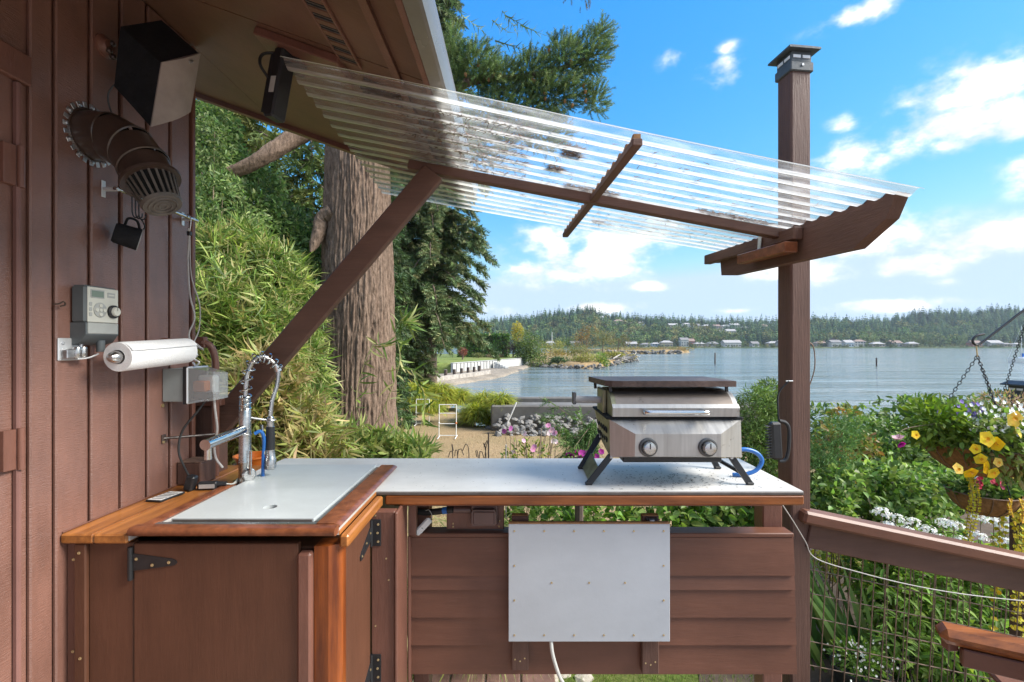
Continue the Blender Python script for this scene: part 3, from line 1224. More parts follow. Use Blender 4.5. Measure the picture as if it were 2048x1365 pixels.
vent = MB().box(sof((vx0 + vx1) / 2, (vy1 - 3) / 2, -.0035), (.060, vy1 + 3, .006), rot, .001).build('soffit_vent', 'black_matte', house)
m = MB()
for x in (vx0 - .004, vx1 + .004):
    m.box(sof(x, (vy1 - 3) / 2, -.006), (.008, vy1 + 3, .008), rot, .001)
m.build('vent_frame', 'paint_trim', vent)
for k in range(24):
    y = vy1 - .012 - k * .046
    MB().box(sof((vx0 + vx1) / 2, y, -.0095), (.054, .020, .004), rot, .001).build('vent_bar', 'paint_soffit', vent)
m = MB()
for k in range(150):
    m.box(sof((vx0 + vx1) / 2, vy1 - .012 - k * .0115, -.0075), (.054, .0022, .002), rot, .0003)
tag(m.build('louvre', 'vent_grey', vent), kind='stuff')
MB().box(sof(-.43, 1.56, -.020), (.13, .05, .035), rot, .002).build('dark_block', 'black_matte', house)  # solid black block standing for a dark opening in the soffit
# light block on the soffit
MB().box(sof(-.66, 1.52, -.014), (.27, .15, .026), rot, .003).build('mounting_plank', 'paint_trim', house)
# rake board, fascia, roof, gutter
m = MB()
m.prism([(-2.6, soffit_z(-2.6) - .022), (-.245, soffit_z(-.245) - .022), (-.245, soffit_z(-.245) + .12), (-2.6, soffit_z(-2.6) + .12)], (0, 2.362, 0), (1, 0, 0), (0, 0, 1), (0, .038, 0))
m.build('rake_board', 'paint_trim', house)
MB().bb(-.261, -.243, -4.2, 2.36, EZ + .742, EZ + .90, .002).build('fascia', 'paint_trim', house)
m = MB()
m.prism([(-5.2, soffit_z(-5.2) + .121), (-.215, soffit_z(-.215) + .121), (-.215, soffit_z(-.215) + .15), (-5.2, soffit_z(-5.2) + .15)], (0, -4.25, 0), (1, 0, 0), (0, 0, 1), (0, 6.68, 0))
m.build('roof', 'roofing', house)
gz = EZ + .738
prof = [(-.242, gz + .125), (-.242, gz), (-.208, gz), (-.200, gz + .004), (-.193, gz + .020), (-.189, gz + .036), (-.186, gz + .050), (-.186, gz + .062), (-.194, gz + .062),
        (-.193, gz + .050), (-.196, gz + .037), (-.199, gz + .022), (-.205, gz + .010), (-.210, gz + .005), (-.238, gz + .005), (-.238, gz + .125)]
m = MB()
m.prism(prof, (0, -4.2, 0), (1, 0, 0), (0, 0, 1), (0, 6.62, 0))
gut = m.build('gutter', 'gutter', house, sharp=25)
MB().prism([(-.242, gz + .10), (-.242, gz), (-.205, gz), (-.187, gz + .05), (-.187, gz + .062)], (0, 2.42, 0), (1, 0, 0), (0, 0, 1), (0, .003, 0)).build('end_cap', 'gutter', gut)

# ---------------------------------------------------------------- deck
deck = tag(MB().bb(WALL, 2.6, -4.1, 1.86, -.22, -.04, .004).build('deck', 'deck_board'), kind='structure')
bd = MB().bb(WALL + .004, 2.6, -.0675, .0675, -.036, 0, .003).build('plank', 'deck_board', deck, loc=(0, 0, 0))
bd.location.y = 1.79
for k in range(1, 41):
    c = bd.copy()
    col.objects.link(c)
    c.location.y = 1.79 - k * .143
# ---------------------------------------------------------------- sink cabinet in the corner
CT = EZ - .497                   # counter height
FD = 1.275                       # distance of the cabinet's front
cab = thing('sink_cabinet', 'brown painted corner cabinet with orange stained board top and black strap hinges', 'cabinet', (-.8, 1.5, 0))


SCREW = {}


def screws(pts, axis, r, parent, name='screw', m='brass'):
    """countersunk screw heads, one object each, sharing one mesh per size and direction"""
    key = (round(r, 4), tuple(axis), m)
    for p in pts:
        if key not in SCREW:
            mb = MB().lathe([(r, 0), (r, r * .35), (r * .6, r * .55), (r * .25, r * .3), (0, r * .3)], p, Vector(axis), 8)
            SCREW[key] = mb.build('screw', m, parent, loc=p).data
        else:
            link('screw', SCREW[key], parent, Vector(p))


z0 = .02
x_a = WALL + .001
MB().bb(x_a, x_a + .030, FD + .004, FD + .022, z0, CT - .028, .002).build('edge_strip', 'paint_trim', cab)
MB().bb(x_a + .0305, x_a + .062, FD - .010, FD + .022, z0, CT - .028, .003).build('filler_board', 'paint_cabinet', cab)
MB().bb(x_a + .0625, -1.0135, FD, FD + .020, z0, CT - .028, .002).build('stile', 'paint_cabinet', cab)
screws([(x_a + .018, FD + .004, CT - .075), (x_a + .016, FD + .004, CT - .32), (x_a + .045, FD - .010, CT - .052), (x_a + .048, FD - .010, CT - .33)], (0, -1, 0), .0042, cab)
dr = MB().bb(-1.0105, -.575, FD - .003, FD + .016, z0 + .02, CT - .030, .002).build('door', 'paint_cabinet', cab)
MB().bb(-.574, -.537, FD - .014, FD + .016, z0 + .02, CT - .052, .006).build('pull_rail', 'paint_trim', dr)
hin = MB()
hx, hz0, hz1 = -1.017, EZ - (1163 - CY) / F * 1.262, EZ - (1097 - CY) / F * 1.262
hin.cyl((hx, FD - .006, hz0), (hx, FD - .006, hz1), .0065, n=12)
for k in range(1, 4):
    zz = hz0 + (hz1 - hz0) * k / 4
    hin.cyl((hx, FD - .006, zz - .0006), (hx, FD - .006, zz + .0006), .0072, n=12)
zc = (hz0 + hz1) / 2 + .004
hin.prism([(0, .022), (.105, .008), (.116, .003), (.118, -.003), (.114, -.008), (.105, -.010), (0, -.024)], (hx + .004, FD - .0032, zc), (1, 0, 0), (0, 0, 1), (0, -.003, 0))
hob = hin.build('hinge', 'black_metal', dr)
screws([(hx + .016, FD - .0062, zc + .008), (hx + .058, FD - .0062, zc - .008), (hx + .102, FD - .0062, zc - .001)], (0, -1, 0), .0042, hob)
# lower front hinge, below the picture
lo = hob.copy()
col.objects.link(lo)
lo.location = hob.location + Vector((0, 0, -.60))
# stained corner post and side door
MB().prism([(-.535, FD + .004), (-.497, FD + .004), (-.478, FD + .018), (-.470, FD + .035), (-.470, FD + .060), (-.535, FD + .060)], (0, 0, z0), (1, 0, 0), (0, 1, 0), (0, 0, CT - .060)).build('corner_post', 'stain_z', cab, sharp=25)
sdr = MB().bb(-.488, -.470, FD + .0615, 1.560, z0 + .02, CT - .048, .002).build('side_door', 'paint_cabinet', cab)
MB().bb(-.469, -.392, 1.565, 1.60, z0 - .02, CT - .047, .003).build('frame_post', 'paint_trim', cab)
MB().bb(-.3915, -.381, 1.556, 1.70, z0 - .02, CT - .047, .003).build('frame_edge', 'paint_trim', cab)
for zt, zb in ((EZ - (1040 - CY) / F * 1.56, EZ - (1093 - CY) / F * 1.56), (EZ - (1310 - CY) / F * 1.56, EZ - (1365 - CY) / F * 1.56)):
    zc = (zt + zb) / 2
    h = MB()
    h.bb(-.466, -.436, 1.5605, 1.5645, zb, zt, .001)
    h.cyl((-.4675, 1.5605, zb), (-.4675, 1.5605, zt), .0055, n=12)
    h.prism([(0, .022), (-.095, -.030 + .008), (-.105, -.032), (-.104, -.042), (-.096, -.046), (0, -.024)], (-.4698, 1.5575, zc), (0, 1, 0), (0, 0, 1), (.0035, 0, 0))
    hh = h.build('hinge', 'black_metal', cab)
    screws([(-.445, 1.5605, zc + .028), (-.447, 1.5605, zc), (-.445, 1.5605, zc - .028)], (0, -1, 0), .0040, hh)
    screws([(-.4663, 1.548, zc + .004), (-.4663, 1.508, zc - .012), (-.4663, 1.465, zc - .034)], (1, 0, 0), .0040, hh)
screws([(-.455, 1.565, CT - .06), (-.420, 1.565, CT - .20), (-.412, 1.565, CT - .27), (-.455, 1.565, CT - .42)], (0, -1, 0), .003, cab)
# back and inside of the cabinet, so that it is a closed body
MB().bb(x_a + .005, -.49, FD + .025, 2.06, z0, CT - .05, .002).build('carcass', 'paint_cabinet', cab)
# board top beside the wall: two planks
MB().bb(WALL + .001, -1.108, FD - .016, 1.985, CT - .026, CT, .004).build('top_plank', 'stain_y', cab)
MB().bb(-1.1075, -1.0185, FD - .016, 1.985, CT - .026, CT - .0006, .004).build('top_plank', 'stain_y', cab)
MB().bb(WALL + .0012, WALL + .005, FD - .010, 1.785, CT + .0003, CT + .004, .001).build('caulk', 'paint_trim', cab)
MB().bb(-1.0182, -1.0148, FD - .012, 1.99, CT - .02, CT + .0015, .001).build('caulk', 'cord_grey', cab)
# brown ledge behind, and the small timber block standing on the board
MB().bb(-1.24, -1.02, 1.99, 2.13, CT - .06, CT - .028, .003).build('back_ledge', 'paint_trim', cab)

# ---------------------------------------------------------------- L-shaped counter
ctr = thing('grill_counter', 'long grey counter on brown lap-sided base with stained wood front edge', 'counter', (.3, 1.85, 0))
top = MB()
top.prism([(-1.005, 2.10), (.978, 2.10), (.978, 1.628), (-.4715, 1.628), (-.4715, FD + .01), (-1.0143, FD + .01), (-1.0143, 2.0)][::-1], (0, 0, CT - .012), (1, 0, 0), (0, 1, 0), (0, 0, .012)).build('counter_top', 'counter_grey', ctr, smooth=False)
MB().bb(-.4712, .9785, 1.6245, 1.645, CT - .0125, CT - .0022, .002).build('top_edge', 'dark_edge', ctr)
MB().bb(-.4716, -.4694, FD + .0102, 1.6243, CT - .0126, CT - .0004, .0005).build('side_edge', 'stain_y', ctr)
MB().bb(-.440, .979, 1.623, 1.648, CT - .047, CT - .0128, .005).build('edge_board', 'stain_x', ctr)
MB().bb(-.4705, -.4455, FD + .010, 1.6225, CT - .047, CT - .0128, .005).build('edge_board', 'stain_y', ctr)
MB().bb(.954, .979, 1.6485, 2.10, CT - .047, CT - .0128, .004).build('edge_board', 'stain_y', ctr)
for y in (1.70, 2.0):
    MB().bb(-.43, .95, y, y + .04, CT - .075, CT - .0125, .003).build('support_rail', 'paint_trim', ctr)
SD = 1.73
zz = [.756, .623, .572, .473, .374, .270]
MB().bb(-.383, 1.004, SD - .004, SD + .060, .756, .772, .003).build('cap_rail', 'paint_lap', ctr)
for i in range(5):
    m = MB()
    top_, bot = zz[i], zz[i + 1]
    x0, x1 = -.382 + (.006 if i else 0), 1.003 + .002 * i
    m.prism([(SD - .011, bot), (SD + .006, bot), (SD + .006, top_ - .001), (SD - .001, top_ - .001)], (x0, 0, 0), (0, 1, 0), (0, 0, 1), (x1 - x0, 0, 0))
    m.build('lap_board', 'paint_lap', ctr, smooth=False)
for x0, x1, ya, yb, za, zb in ((.925, .998, 1.79, 1.86, -.30, CT - .05), (-.38, -.32, 1.79, 1.86, -.3, CT - .05)):
    MB().bb(x0, x1, ya, yb, za, zb, .004).build('leg', 'paint_trim', ctr)
MB().bb(-.380, -.352, 1.705, 1.735, .77, CT - .05, .003).build('corner_strip', 'paint_trim', ctr)
MB().bb(-.381, -.372, 1.70, 1.745, -.02, .77, .002).build('corner_strip', 'paint_trim', ctr)
screws([(-.385, 1.70, z) for z in (.60, .43, .26)], (0, -1, 0), .003, ctr)
# plate under the counter that carries the outlet
plate = MB().bb(-.250, -.040, 1.752, 1.770, .775, CT - .052, .003).build('outlet_plate', 'paint_trim', ctr)
screws([(-.226, 1.752, .797), (-.226, 1.752, .786), (-.056, 1.752, .806), (-.058, 1.752, .787)], (0, -1, 0), .0035, plate)
MB().bb(-.374, -.315, 1.805, 1.82, .70, CT - .052, .003).build('back_board', 'raw_wood', ctr)

# ---------------------------------------------------------------- sink cover with its wooden rim
rim = thing('drop_in_sink', 'reddish varnished wood rim with metal lip round the sink cover', 'sink', (-.75, 1.6, CT))
RW = .038


def nose(a, b_, out, z0_, z1_, w, nm):
    """half-round moulding from a to b; out = direction of its round side"""
    a, b_, out = Vector(a), Vector(b_), Vector(out)
    pr = [(0, z0_), (w * .72, z0_), (w * .93, z0_ + (z1_ - z0_) * .2), (w, z0_ + (z1_ - z0_) * .5), (w * .93, z0_ + (z1_ - z0_) * .82), (w * .72, z1_), (0, z1_)]
    mm = MB()
    mm.prism(pr, a, out, (0, 0, 1), b_ - a)
    return mm.build('rim_moulding', nm, rim, sharp=50)


nose((-1.013, FD + .012, CT), (-.472, FD + .012, CT), (0, -1, 0), -.006, .016, .036, 'stain_trim')
nose((-.533, FD + .013, CT), (-.533, 1.915, CT), (1, 0, 0), .0005, .018, .0635, 'stain_trim')
nose((-1.013, 1.80, CT), (-1.013, FD + .013, CT), (1, 0, 0), .0005, .010, .030, 'stain_trim')
lip = MB()
lip.bb(-.983, -.534, FD + .0125, FD + .047, CT + .0005, CT + .010, .003)
lip.bb(-.556, -.5335, FD + .0475, 1.914, CT + .0005, CT + .010, .003)
lip.build('metal_lip', 'rim_metal', rim)
lid = thing('sink_cover', 'pale grey rectangular sink cover board with a finger hole', 'board', (-.75, 1.62, CT))
n = 28
hc = Vector((-.727, 1.425))
hole = [(hc.x + .0195 * math.cos(2 * math.pi * i / n), hc.y + .0195 * math.sin(2 * math.pi * i / n)) for i in range(n)]
rect = [(-.952, 1.330), (-.558, 1.330), (-.558, 1.930), (-.952, 1.930)]
zl0, zl1 = CT + .0006, CT + .0155
outer = []
for i in range(n):            # points of the board's outline in the directions of the hole's vertices
    a = 2 * math.pi * i / n
    dx, dy = math.cos(a), math.sin(a)
    ts = []
    for (lim, c0, dd) in ((-.952, hc.x, dx), (-.558, hc.x, dx), (1.330, hc.y, dy), (1.930, hc.y, dy)):
        if abs(dd) > 1e-6:
            t_ = (lim - c0) / dd
            if t_ > 0:
                ts.append(t_)
    t_ = min(ts)
    outer.append((hc.x + dx * t_, hc.y + dy * t_))
for cx_, cy_ in rect:         # snap the nearest ones to the corners
    j = min(range(n), key=lambda q: (outer[q][0] - cx_) ** 2 + (outer[q][1] - cy_) ** 2)
    outer[j] = (cx_, cy_)
vs = [(x, y, zl1) for x, y in hole] + [(x, y, zl1) for x, y in outer] + [(x, y, zl0) for x, y in hole] + [(x, y, zl0) for x, y in outer]
fs = []
for i in range(n):
    j = (i + 1) % n
    fs += [[i, n + i, n + j, j], [2 * n + i, 2 * n + j, 3 * n + j, 3 * n + i], [i, j, 2 * n + j, 2 * n + i], [n + i, 3 * n + i, 3 * n + j, n + j]]
MB().add(vs, fs).build('board', 'lid_grey', lid, smooth=False)
MB().bb(-.948, -.562, 1.3282, 1.3302, CT + .001, CT + .013, .0005).build('edge_band', 'dark_edge', lid)
MB().cyl((hc.x, hc.y, CT + .0004), (hc.x, hc.y, CT + .0012), .019, n=20).build('hole_bottom', 'black_matte', lid)

# ---------------------------------------------------------------- faucet with spring neck
fx, fy = -.965, 1.716
fau = thing('faucet', 'chrome kitchen faucet with coiled spring neck and black pull-down sprayer', 'faucet', (fx, fy, CT))
fm = MB()
fm.lathe([(.028, 0), (.028, .004), (.021, .008), (.0205, .075), (.0215, .077), (.0215, .081), (.0205, .083), (.0200, .170), (.0215, .172), (.0215, .178), (.0200, .180), (.0195, .262), (.0165, .268), (0, .268)], (fx, fy, CT), n=24)
fm.build('body', 'brushed', fau)
sp = MB()
sp.cyl((fx, fy - .018, CT + .195), (fx - .004, fy - .215, CT + .183), .0175, n=20)
sp.cyl((fx - .004, fy - .200, CT + .183), (fx - .004, fy - .200, CT + .135), .011, n=16)
sp.build('spout', 'chrome', fau)
lv = MB()
lv.lathe([(.024, 0), (.024, .008), (.019, .012), (0, .012)], (fx + .016, fy - .008, CT + .035), (.75, -.65, 0), 20)
lv.bar((fx + .030, fy - .020, CT + .036), (fx + .032, fy - .022, CT + .125), .008, .012, .003)
lv.build('lever', 'brushed', fau)
# neck path: up, over to the right and back, then down to the sprayer
ux, uy = .80, .60
NP = [(0, .268), (.002, .33), (.010, .40), (.035, .448), (.068, .450), (.096, .425), (.108, .395), (.104, .345), (.088, .29), (.082, .235)]
path = curve_pts([(fx + ux * a, fy + uy * a, CT + h) for a, h in NP], 90)
hose = MB()
hose.tube(path, .0072, 10)
hose.build('hose', 'brushed', fau)
k_end = int(len(path) * .62)
coil = []
turns = 11
tot = 420
for i in range(tot):
    t = i / (tot - 1)
    s = t ** 1.25 * k_end
    a = int(s)
    p = path[a].lerp(path[min(a + 1, len(path) - 1)], s - a)
    tg = (path[min(a + 2, len(path) - 1)] - path[max(a - 2, 0)]).normalized()
    side = Vector((uy, -ux, 0))
    up_ = tg.cross(side).normalized()
    tight = 1 + 9 * max(0, .18 - t) / .18 * 2.2
    ang = 2 * math.pi * turns * (t + .5 * max(0, .16 - t) * 6 * 0)
    coil.append(p + (side * math.cos(ang) + up_ * math.sin(ang)) * .0185)
MB().tube(coil, .0026, 6).build('spring', 'chrome', fau)
low = [Vector((fx + .0175 * math.cos(i * .52), fy + .0175 * math.sin(i * .52), CT + .262 + i * .00040)) for i in range(130)]
MB().tube(low, .0021, 6).build('spring', 'chrome', fau)
cl = path[k_end]
MB().tube([cl + (path[k_end + 2] - cl).normalized() * (-.010), cl + (path[k_end + 2] - cl).normalized() * .010], .0125, 14).build('collar', 'chrome', fau)
hx_, hy_ = fx + ux * .082, fy + uy * .082
MB().lathe([(.0075, .235), (.0125, .228), (.0125, .198), (.0145, .196), (0, .196)], (hx_, hy_, CT), n=20).build('sprayer_neck', 'brushed', fau)
MB().lathe([(0, .1965), (.0145, .196), (.0155, .16), (.0150, .112), (0, .112)], (hx_, hy_, CT), n=20).build('sprayer_grip', 'black_plastic', fau)
MB().lathe([(0, .1125), (.0155, .112), (.0165, .085), (.0195, .080), (.0205, .052), (.0200, .044), (.0165, .040), (0, .040)], (hx_, hy_, CT), n=24).build('sprayer_head', 'brushed', fau)
arm = MB()
arm.cyl((fx + .015, fy + .010, CT + .235), (hx_ - .012, hy_ - .008, CT + .222), .0042, n=10)
arm.tube([Vector((hx_ + .0165 * math.cos(i * .5 + .6), hy_ + .0165 * math.sin(i * .5 + .6), CT + .220)) for i in range(12)], .0032, 8)
arm.build('holder_arm', 'brushed', fau)
MB().bar((hx_ - .026, hy_ - .01, CT + .205), (hx_ - .016, hy_ - .012, CT + .095), .006, .010, .002).build('trigger', 'brushed', fau)

# ---------------------------------------------------------------- fold-down leaf on two posts
leaf_t = thing('drop_leaf', 'pale grey rectangular drop-leaf panel studded with small screws', 'panel', (.26, 1.68, .42))
lp0, lp1 = 1.662, 1.678
MB().bb(-.0225, .5365, lp0, lp1, .4215, .8285, .0015).build('panel', 'panel_grey', leaf_t)
MB().bb(-.0225, .5365, lp0 + .001, lp1 + .002, .829, .8335, .001).build('top_strip', 'raw_wood', leaf_t)
pts = [(x, lp0, .805) for x in np.linspace(-.002, .515, 6)] + [(x, lp0, .4445) for x in np.linspace(-.002, .515, 6)] + \
      [(x, lp0, z) for x in (-.002, .515) for z in (.685, .565)] + [(.127, lp0, .626), (.257, lp0, .626), (.381, lp0, .626)]
screws(pts, (0, -1, 0), .0036, leaf_t)
MB().bb(.002, .510, lp1 + .0005, lp1 + .0145, .44, .50, .002).build('batten', 'paint_trim', leaf_t)
for x0, z0_ in ((-.012, .300), (.4485, .287)):
    p = MB().bb(x0, x0 + .060, lp1 + .003 + .012, SD - .012, z0_, .846, .003).build('support_post', 'paint_post', leaf_t)
    MB().bb(x0 + .001, x0 + .059, lp1 + .016, SD - .013, .8462, .8485, .0008).build('cut_end', 'raw_wood', p)
    screws([(x0 + .012, lp1 + .015, z0_ + .04), (x0 + .030, lp1 + .015, z0_ + .034), (x0 + .046, lp1 + .015, z0_ + .044)], (0, -1, 0), .003, p)
lt = MB().bb(.460, .500, lp1 + .006, lp1 + .020, .820, .842, .002).build('latch', 'black_metal', leaf_t)
MB().bb(.470, .488, lp1 - .002, lp1 + .0055, .828, .838, .001).build('catch', 'zinc', lt)
tag(MB().tube(curve_pts([(.125, 1.672, .424), (.130, 1.66, .38), (.150, 1.655, .315), (.176, 1.66, .255), (.186, 1.66, .18), (.20, 1.66, .05)], 40), .0065, 10).build('dangling_cord', 'cord_white', loc=(.125, 1.672, .424)),
    'white cord dangling from below the grey drop-leaf panel', 'cord')

# things under the counter
ob_ = thing('outlet_cover', 'brown weatherproof outlet cover fixed under the counter', 'outlet', (-.105, 1.75, .80))
MB().bb(-.160, -.060, 1.730, 1.7515, .800, .872, .004).build('base', 'outlet_brown', ob_)
MB().prism([(-.150, .806), (-.072, .806), (-.066, .815), (-.068, .852), (-.073, .862), (-.150, .862), (-.155, .852), (-.156, .815)], (0, 1.7295, 0), (1, 0, 0), (0, 0, 1), (0, -.022, 0)).build('flap', 'outlet_brown', ob_)
MB().bb(-.148, -.074, 1.703, 1.7072, .812, .856, .006).build('flap_boss', 'outlet_brown', ob_)
MB().cyl((-.222, 1.742, .852), (-.1605, 1.742, .852), .013, n=16).build('conduit_elbow', 'outlet_brown', ob_)
hs = thing('drain_hose', 'thick black hose with a blue tape band under the counter', 'hose', (-.30, 1.76, .84))
MB().tube(curve_pts([(-.372, 1.775, .836), (-.33, 1.765, .834), (-.28, 1.752, .842), (-.2235, 1.742, .852)], 24), .0115, 14).build('pipe', 'rubber_black', hs)
MB().cyl((-.262, 1.7472, .8462), (-.246, 1.744, .8492), .0125, n=14).build('tape_band', 'hose_blue', hs)
tg_ = thing('sensor_tag', 'white rounded plastic tag leaning beneath the counter', 'sensor', (-.335, 1.73, .79))
MB().box((-.331, 1.728, .795), (.024, .011, .075), Matrix.Rotation(R(43), 3, 'Y'), .0055).build('case', 'white_plastic', tg_)
MB().tube(curve_pts([(-.308, 1.732, .818), (-.300, 1.735, .832), (-.312, 1.742, .850), (-.325, 1.75, .845)], 14), .0012, 6).build('loop', 'cord_white', tg_)
MB().box((-.333, 1.7222, .7915), (.006, .0006, .004), Matrix.Rotation(R(43), 3, 'Y'), .0002).build('mark', 'timer_grey', tg_)

# ---------------------------------------------------------------- tall post with its cap light
POST_C = (1.182, 2.035)


def post_with_cap(name, label, c, zb, zt, rz, group=None):
    rt = thing(name, label, 'post', (c[0], c[1], zb), group)
    rm = Matrix.Rotation(rz, 3, 'Z')
    MB().box((c[0], c[1], (zb + zt) / 2), (.089, .089, zt - zb), rm, .006).build('timber', 'paint_post', rt)
    cp = thing('post_cap', None, None, (c[0], c[1], zt))
    cp.parent = rt
    cp.location = (0, 0, zt - zb)
    m = MB()
    m.box((c[0], c[1], zt - .012), (.104, .104, .040), rm, .004)
    m.build('collar', 'cap_slate', cp)
    MB().box((c[0], c[1], zt + .030), (.092, .092, .046), rm, .003).build('lamp_body', 'cap_slate', cp)
    zt2 = zt + .052
    hw = .070
    vs = [rm @ Vector((sx * hw, sy * hw, 0)) + Vector((c[0], c[1], zt2)) for sx, sy in ((-1, -1), (1, -1), (1, 1), (-1, 1))]
    vs += [p + Vector((0, 0, .008)) for p in vs]
    vs += [rm @ Vector((sx * .040, sy * .040, 0)) + Vector((c[0], c[1], zt2 + .030)) for sx, sy in ((-1, -1), (1, -1), (1, 1), (-1, 1))]
    fs = [[3, 2, 1, 0]] + [[i, (i + 1) % 4, 4 + (i + 1) % 4, 4 + i] for i in range(4)] + [[4 + i, 4 + (i + 1) % 4, 8 + (i + 1) % 4, 8 + i] for i in range(4)] + [[8, 9, 10, 11]]
    MB().add(vs, fs).build('hood', 'cap_slate', cp, smooth=False)
    for k in range(4):
        r2 = rm @ Matrix.Rotation(k * math.pi / 2, 3, 'Z')
        m = MB()
        for sx in (-.021, .021):
            m.box(r2 @ Vector((sx, -.0468, 0)) + Vector((c[0], c[1], zt + .030)), (.034, .003, .013), r2, .001)
        m.build('lens', 'lens_white', cp)
    m = MB()
    m.lathe([(.006, 0), (.005, .003), (0, .003)], rm @ Vector((0, -.0525, 0)) + Vector((c[0], c[1], zt - .008)), rm @ Vector((0, -1, 0)), 10)
    m.build('screw', 'zinc', cp)
    return rt


post = post_with_cap('deck_post', 'tall brown timber post with dark solar cap light beside the counter', POST_C, YARD - .1, EZ + 1.165, R(7))
wl_ = tag(MB().tube(curve_pts([(1.232, 2.03, EZ + .02), (1.262, 2.03, EZ - .01), (1.268, 2.03, EZ - .09), (1.250, 2.03, EZ - .16), (1.229, 2.03, EZ - .20)], 24), .0022, 6).build('wire_loop', 'wire_mesh', loc=(1.232, 2.03, EZ)),
          'thin bent wire bowed out from the side of the tall post', 'wire')
br = thing('grill_brush', 'black grill brush hanging on the tall brown post', 'brush', (1.055, 1.93, EZ - .47))
MB().box((1.047, 1.93, EZ - .385), (.042, .034, .150), Matrix.Rotation(R(-3), 3, 'Y'), .008).build('head', 'black_plastic', br)
hd = MB()
hd.tube(curve_pts([(1.062, 1.93, EZ - .305), (1.090, 1.93, EZ - .315), (1.102, 1.93, EZ - .345), (1.100, 1.93, EZ - .42), (1.088, 1.93, EZ - .462), (1.062, 1.93, EZ - .468)], 24), .0075, 8)
hd.build('handle', 'black_plastic', br)
bm = MB()
for i in range(12):
    for j in range(3):
        z = EZ - .325 - i * .0115
        bm.cyl((1.027, 1.92 + j * .01, z), (1.010 + random.uniform(-.003, .003), 1.92 + j * .01, z - .003), .0014, n=4)
tag(bm.build('bristles', 'steel_lines', br), kind='stuff')
MB().tube(curve_pts([(1.060, 1.93, EZ - .306), (1.066, 1.945, EZ - .26), (1.085, 1.975, EZ - .20), (1.131, 1.985, EZ - .150)], 16), .0035, 6).build('strap', 'black_matte', br)
MB().cyl((1.120, 1.985, EZ - .150), (1.150, 1.988, EZ - .150), .003, n=8).build('nail', 'zinc', br)

# ---------------------------------------------------------------- clear awning
awn = thing('awning', 'clear corrugated plastic awning on brown timber beam and diagonal brace', 'awning', (-1.17, 1.88, YARD))
NLx, NRx, FRx, FLx = -.660, 1.150, 1.050, -.672
YN, YF = 1.345, 2.44


def sheet_z(x, y):
    t = (y - YN) / (YF - YN)
    xl, xr = NLx + (FLx - NLx) * t, NRx + (FRx - NRx) * t
    zl, zr = EZ + .806 + (.770 - .806) * t, EZ + .437 + (.468 - .437) * t
    return zl + (zr - zl) * (x - xl) / (xr - xl)


PITCH = .0684
for y0, y1, lift in ((YN, 1.925, .0), (1.885, YF, .0022)):
    ny = int((y1 - y0) / PITCH * 12)
    nx = 14
    V = []
    for j in range(ny + 1):
        y = y0 + (y1 - y0) * j / ny
        t = (y - YN) / (YF - YN)
        xl, xr = NLx + (FLx - NLx) * t, NRx + (FRx - NRx) * t
        w = math.sin(2 * math.pi * (y - YN) / PITCH)
        for i in range(nx + 1):
            x = xl + (xr - xl) * i / nx
            V.append((x, y, sheet_z(x, y) + .0085 * w + lift + .004 * math.sin(3 * x + y * 2)))
    Q = [[j * (nx + 1) + i, j * (nx + 1) + i + 1, (j + 1) * (nx + 1) + i + 1, (j + 1) * (nx + 1) + i] for j in range(ny) for i in range(nx)]
    raw_mesh('corrugated_sheet', V, Q, 'clear_sheet', awn, smooth=True)


def under(x, y, d):
    return Vector((x, y, sheet_z(x, y) - d))


# beam along the sheet, cross batten, header board at the post
MB().bar(under(-.42, 1.900, .030), under(1.075, 1.885, .030), .038, .036, .003).build('beam', 'paint_beam', awn)


def wavy_strip(p0, p1, w, n, name, m):
    """strip with a scalloped top that fills the sheet's waves"""
    p0, p1 = Vector(p0), Vector(p1)
    L_ = (p1 - p0)
    pr = [(0, -.008)]
    for i in range(n * 6 + 1):
        t = i / (n * 6)
        y = (p0 + L_ * t).y
        pr.append((t, .0065 * math.sin(2 * math.pi * (y - YN) / PITCH)))
    pr.append((1, -.008))
    mm = MB()
    mm.prism(pr, p0 - Vector((w / 2, 0, 0)), L_, (0, 0, 1), (w, 0, 0))
    return mm.build(name, m, awn, smooth=False)


bt = [under(.345, 1.350, .030), under(.320, 1.7, .033), under(.295, 2.05, .035), under(.262, 2.50, .036)]
for a, b_ in zip(bt[:-1], bt[1:]):
    pass
MB().bar(bt[0], bt[3], .030, .022, .003).build('cross_batten', 'paint_beam_y', awn)
wavy_strip(bt[0] + Vector((0, .004, .0195)), bt[3] + Vector((0, -.01, .0195)), .020, 17, 'closure_strip', 'raw_wood')
ha, hb = Vector((1.128, 1.395, EZ + .395)), Vector((1.030, 2.47, EZ + .420))
dvec = (hb - ha)
Lh = dvec.length
hd_ = MB()
hd_.prism([(.0, .045), (Lh * .40, .045), (Lh * .40, .030), (Lh, .030), (Lh, .0), (Lh - .09, -.004), (Lh - .10, -.075), (Lh - .18, -.085), (.16, -.088), (.035, -.020)], ha - Vector((.02, 0, 0)), dvec.normalized(), (0, 0, 1), (.040, 0, 0))
hd_.build('header_board', 'paint_beam_y', awn, smooth=False)
o1 = ha + dvec * .36
MB().bar(o1 + Vector((-.040, 0, .012)), hb + Vector((-.040, 0, .016)), .036, .046, .003).build('header_cleat', 'paint_beam_y', awn)
MB().bar(o1 + Vector((-.066, .0, -.040)), o1 + dvec * .30 + Vector((-.066, .0, -.038)), .052, .040, .003).build('nailing_block', 'stain_trim', awn)
wavy_strip(ha + Vector((0, .002, .0545)), hb + Vector((0, -.002, .0475)), .024, 16, 'closure_strip', 'paint_beam_y')
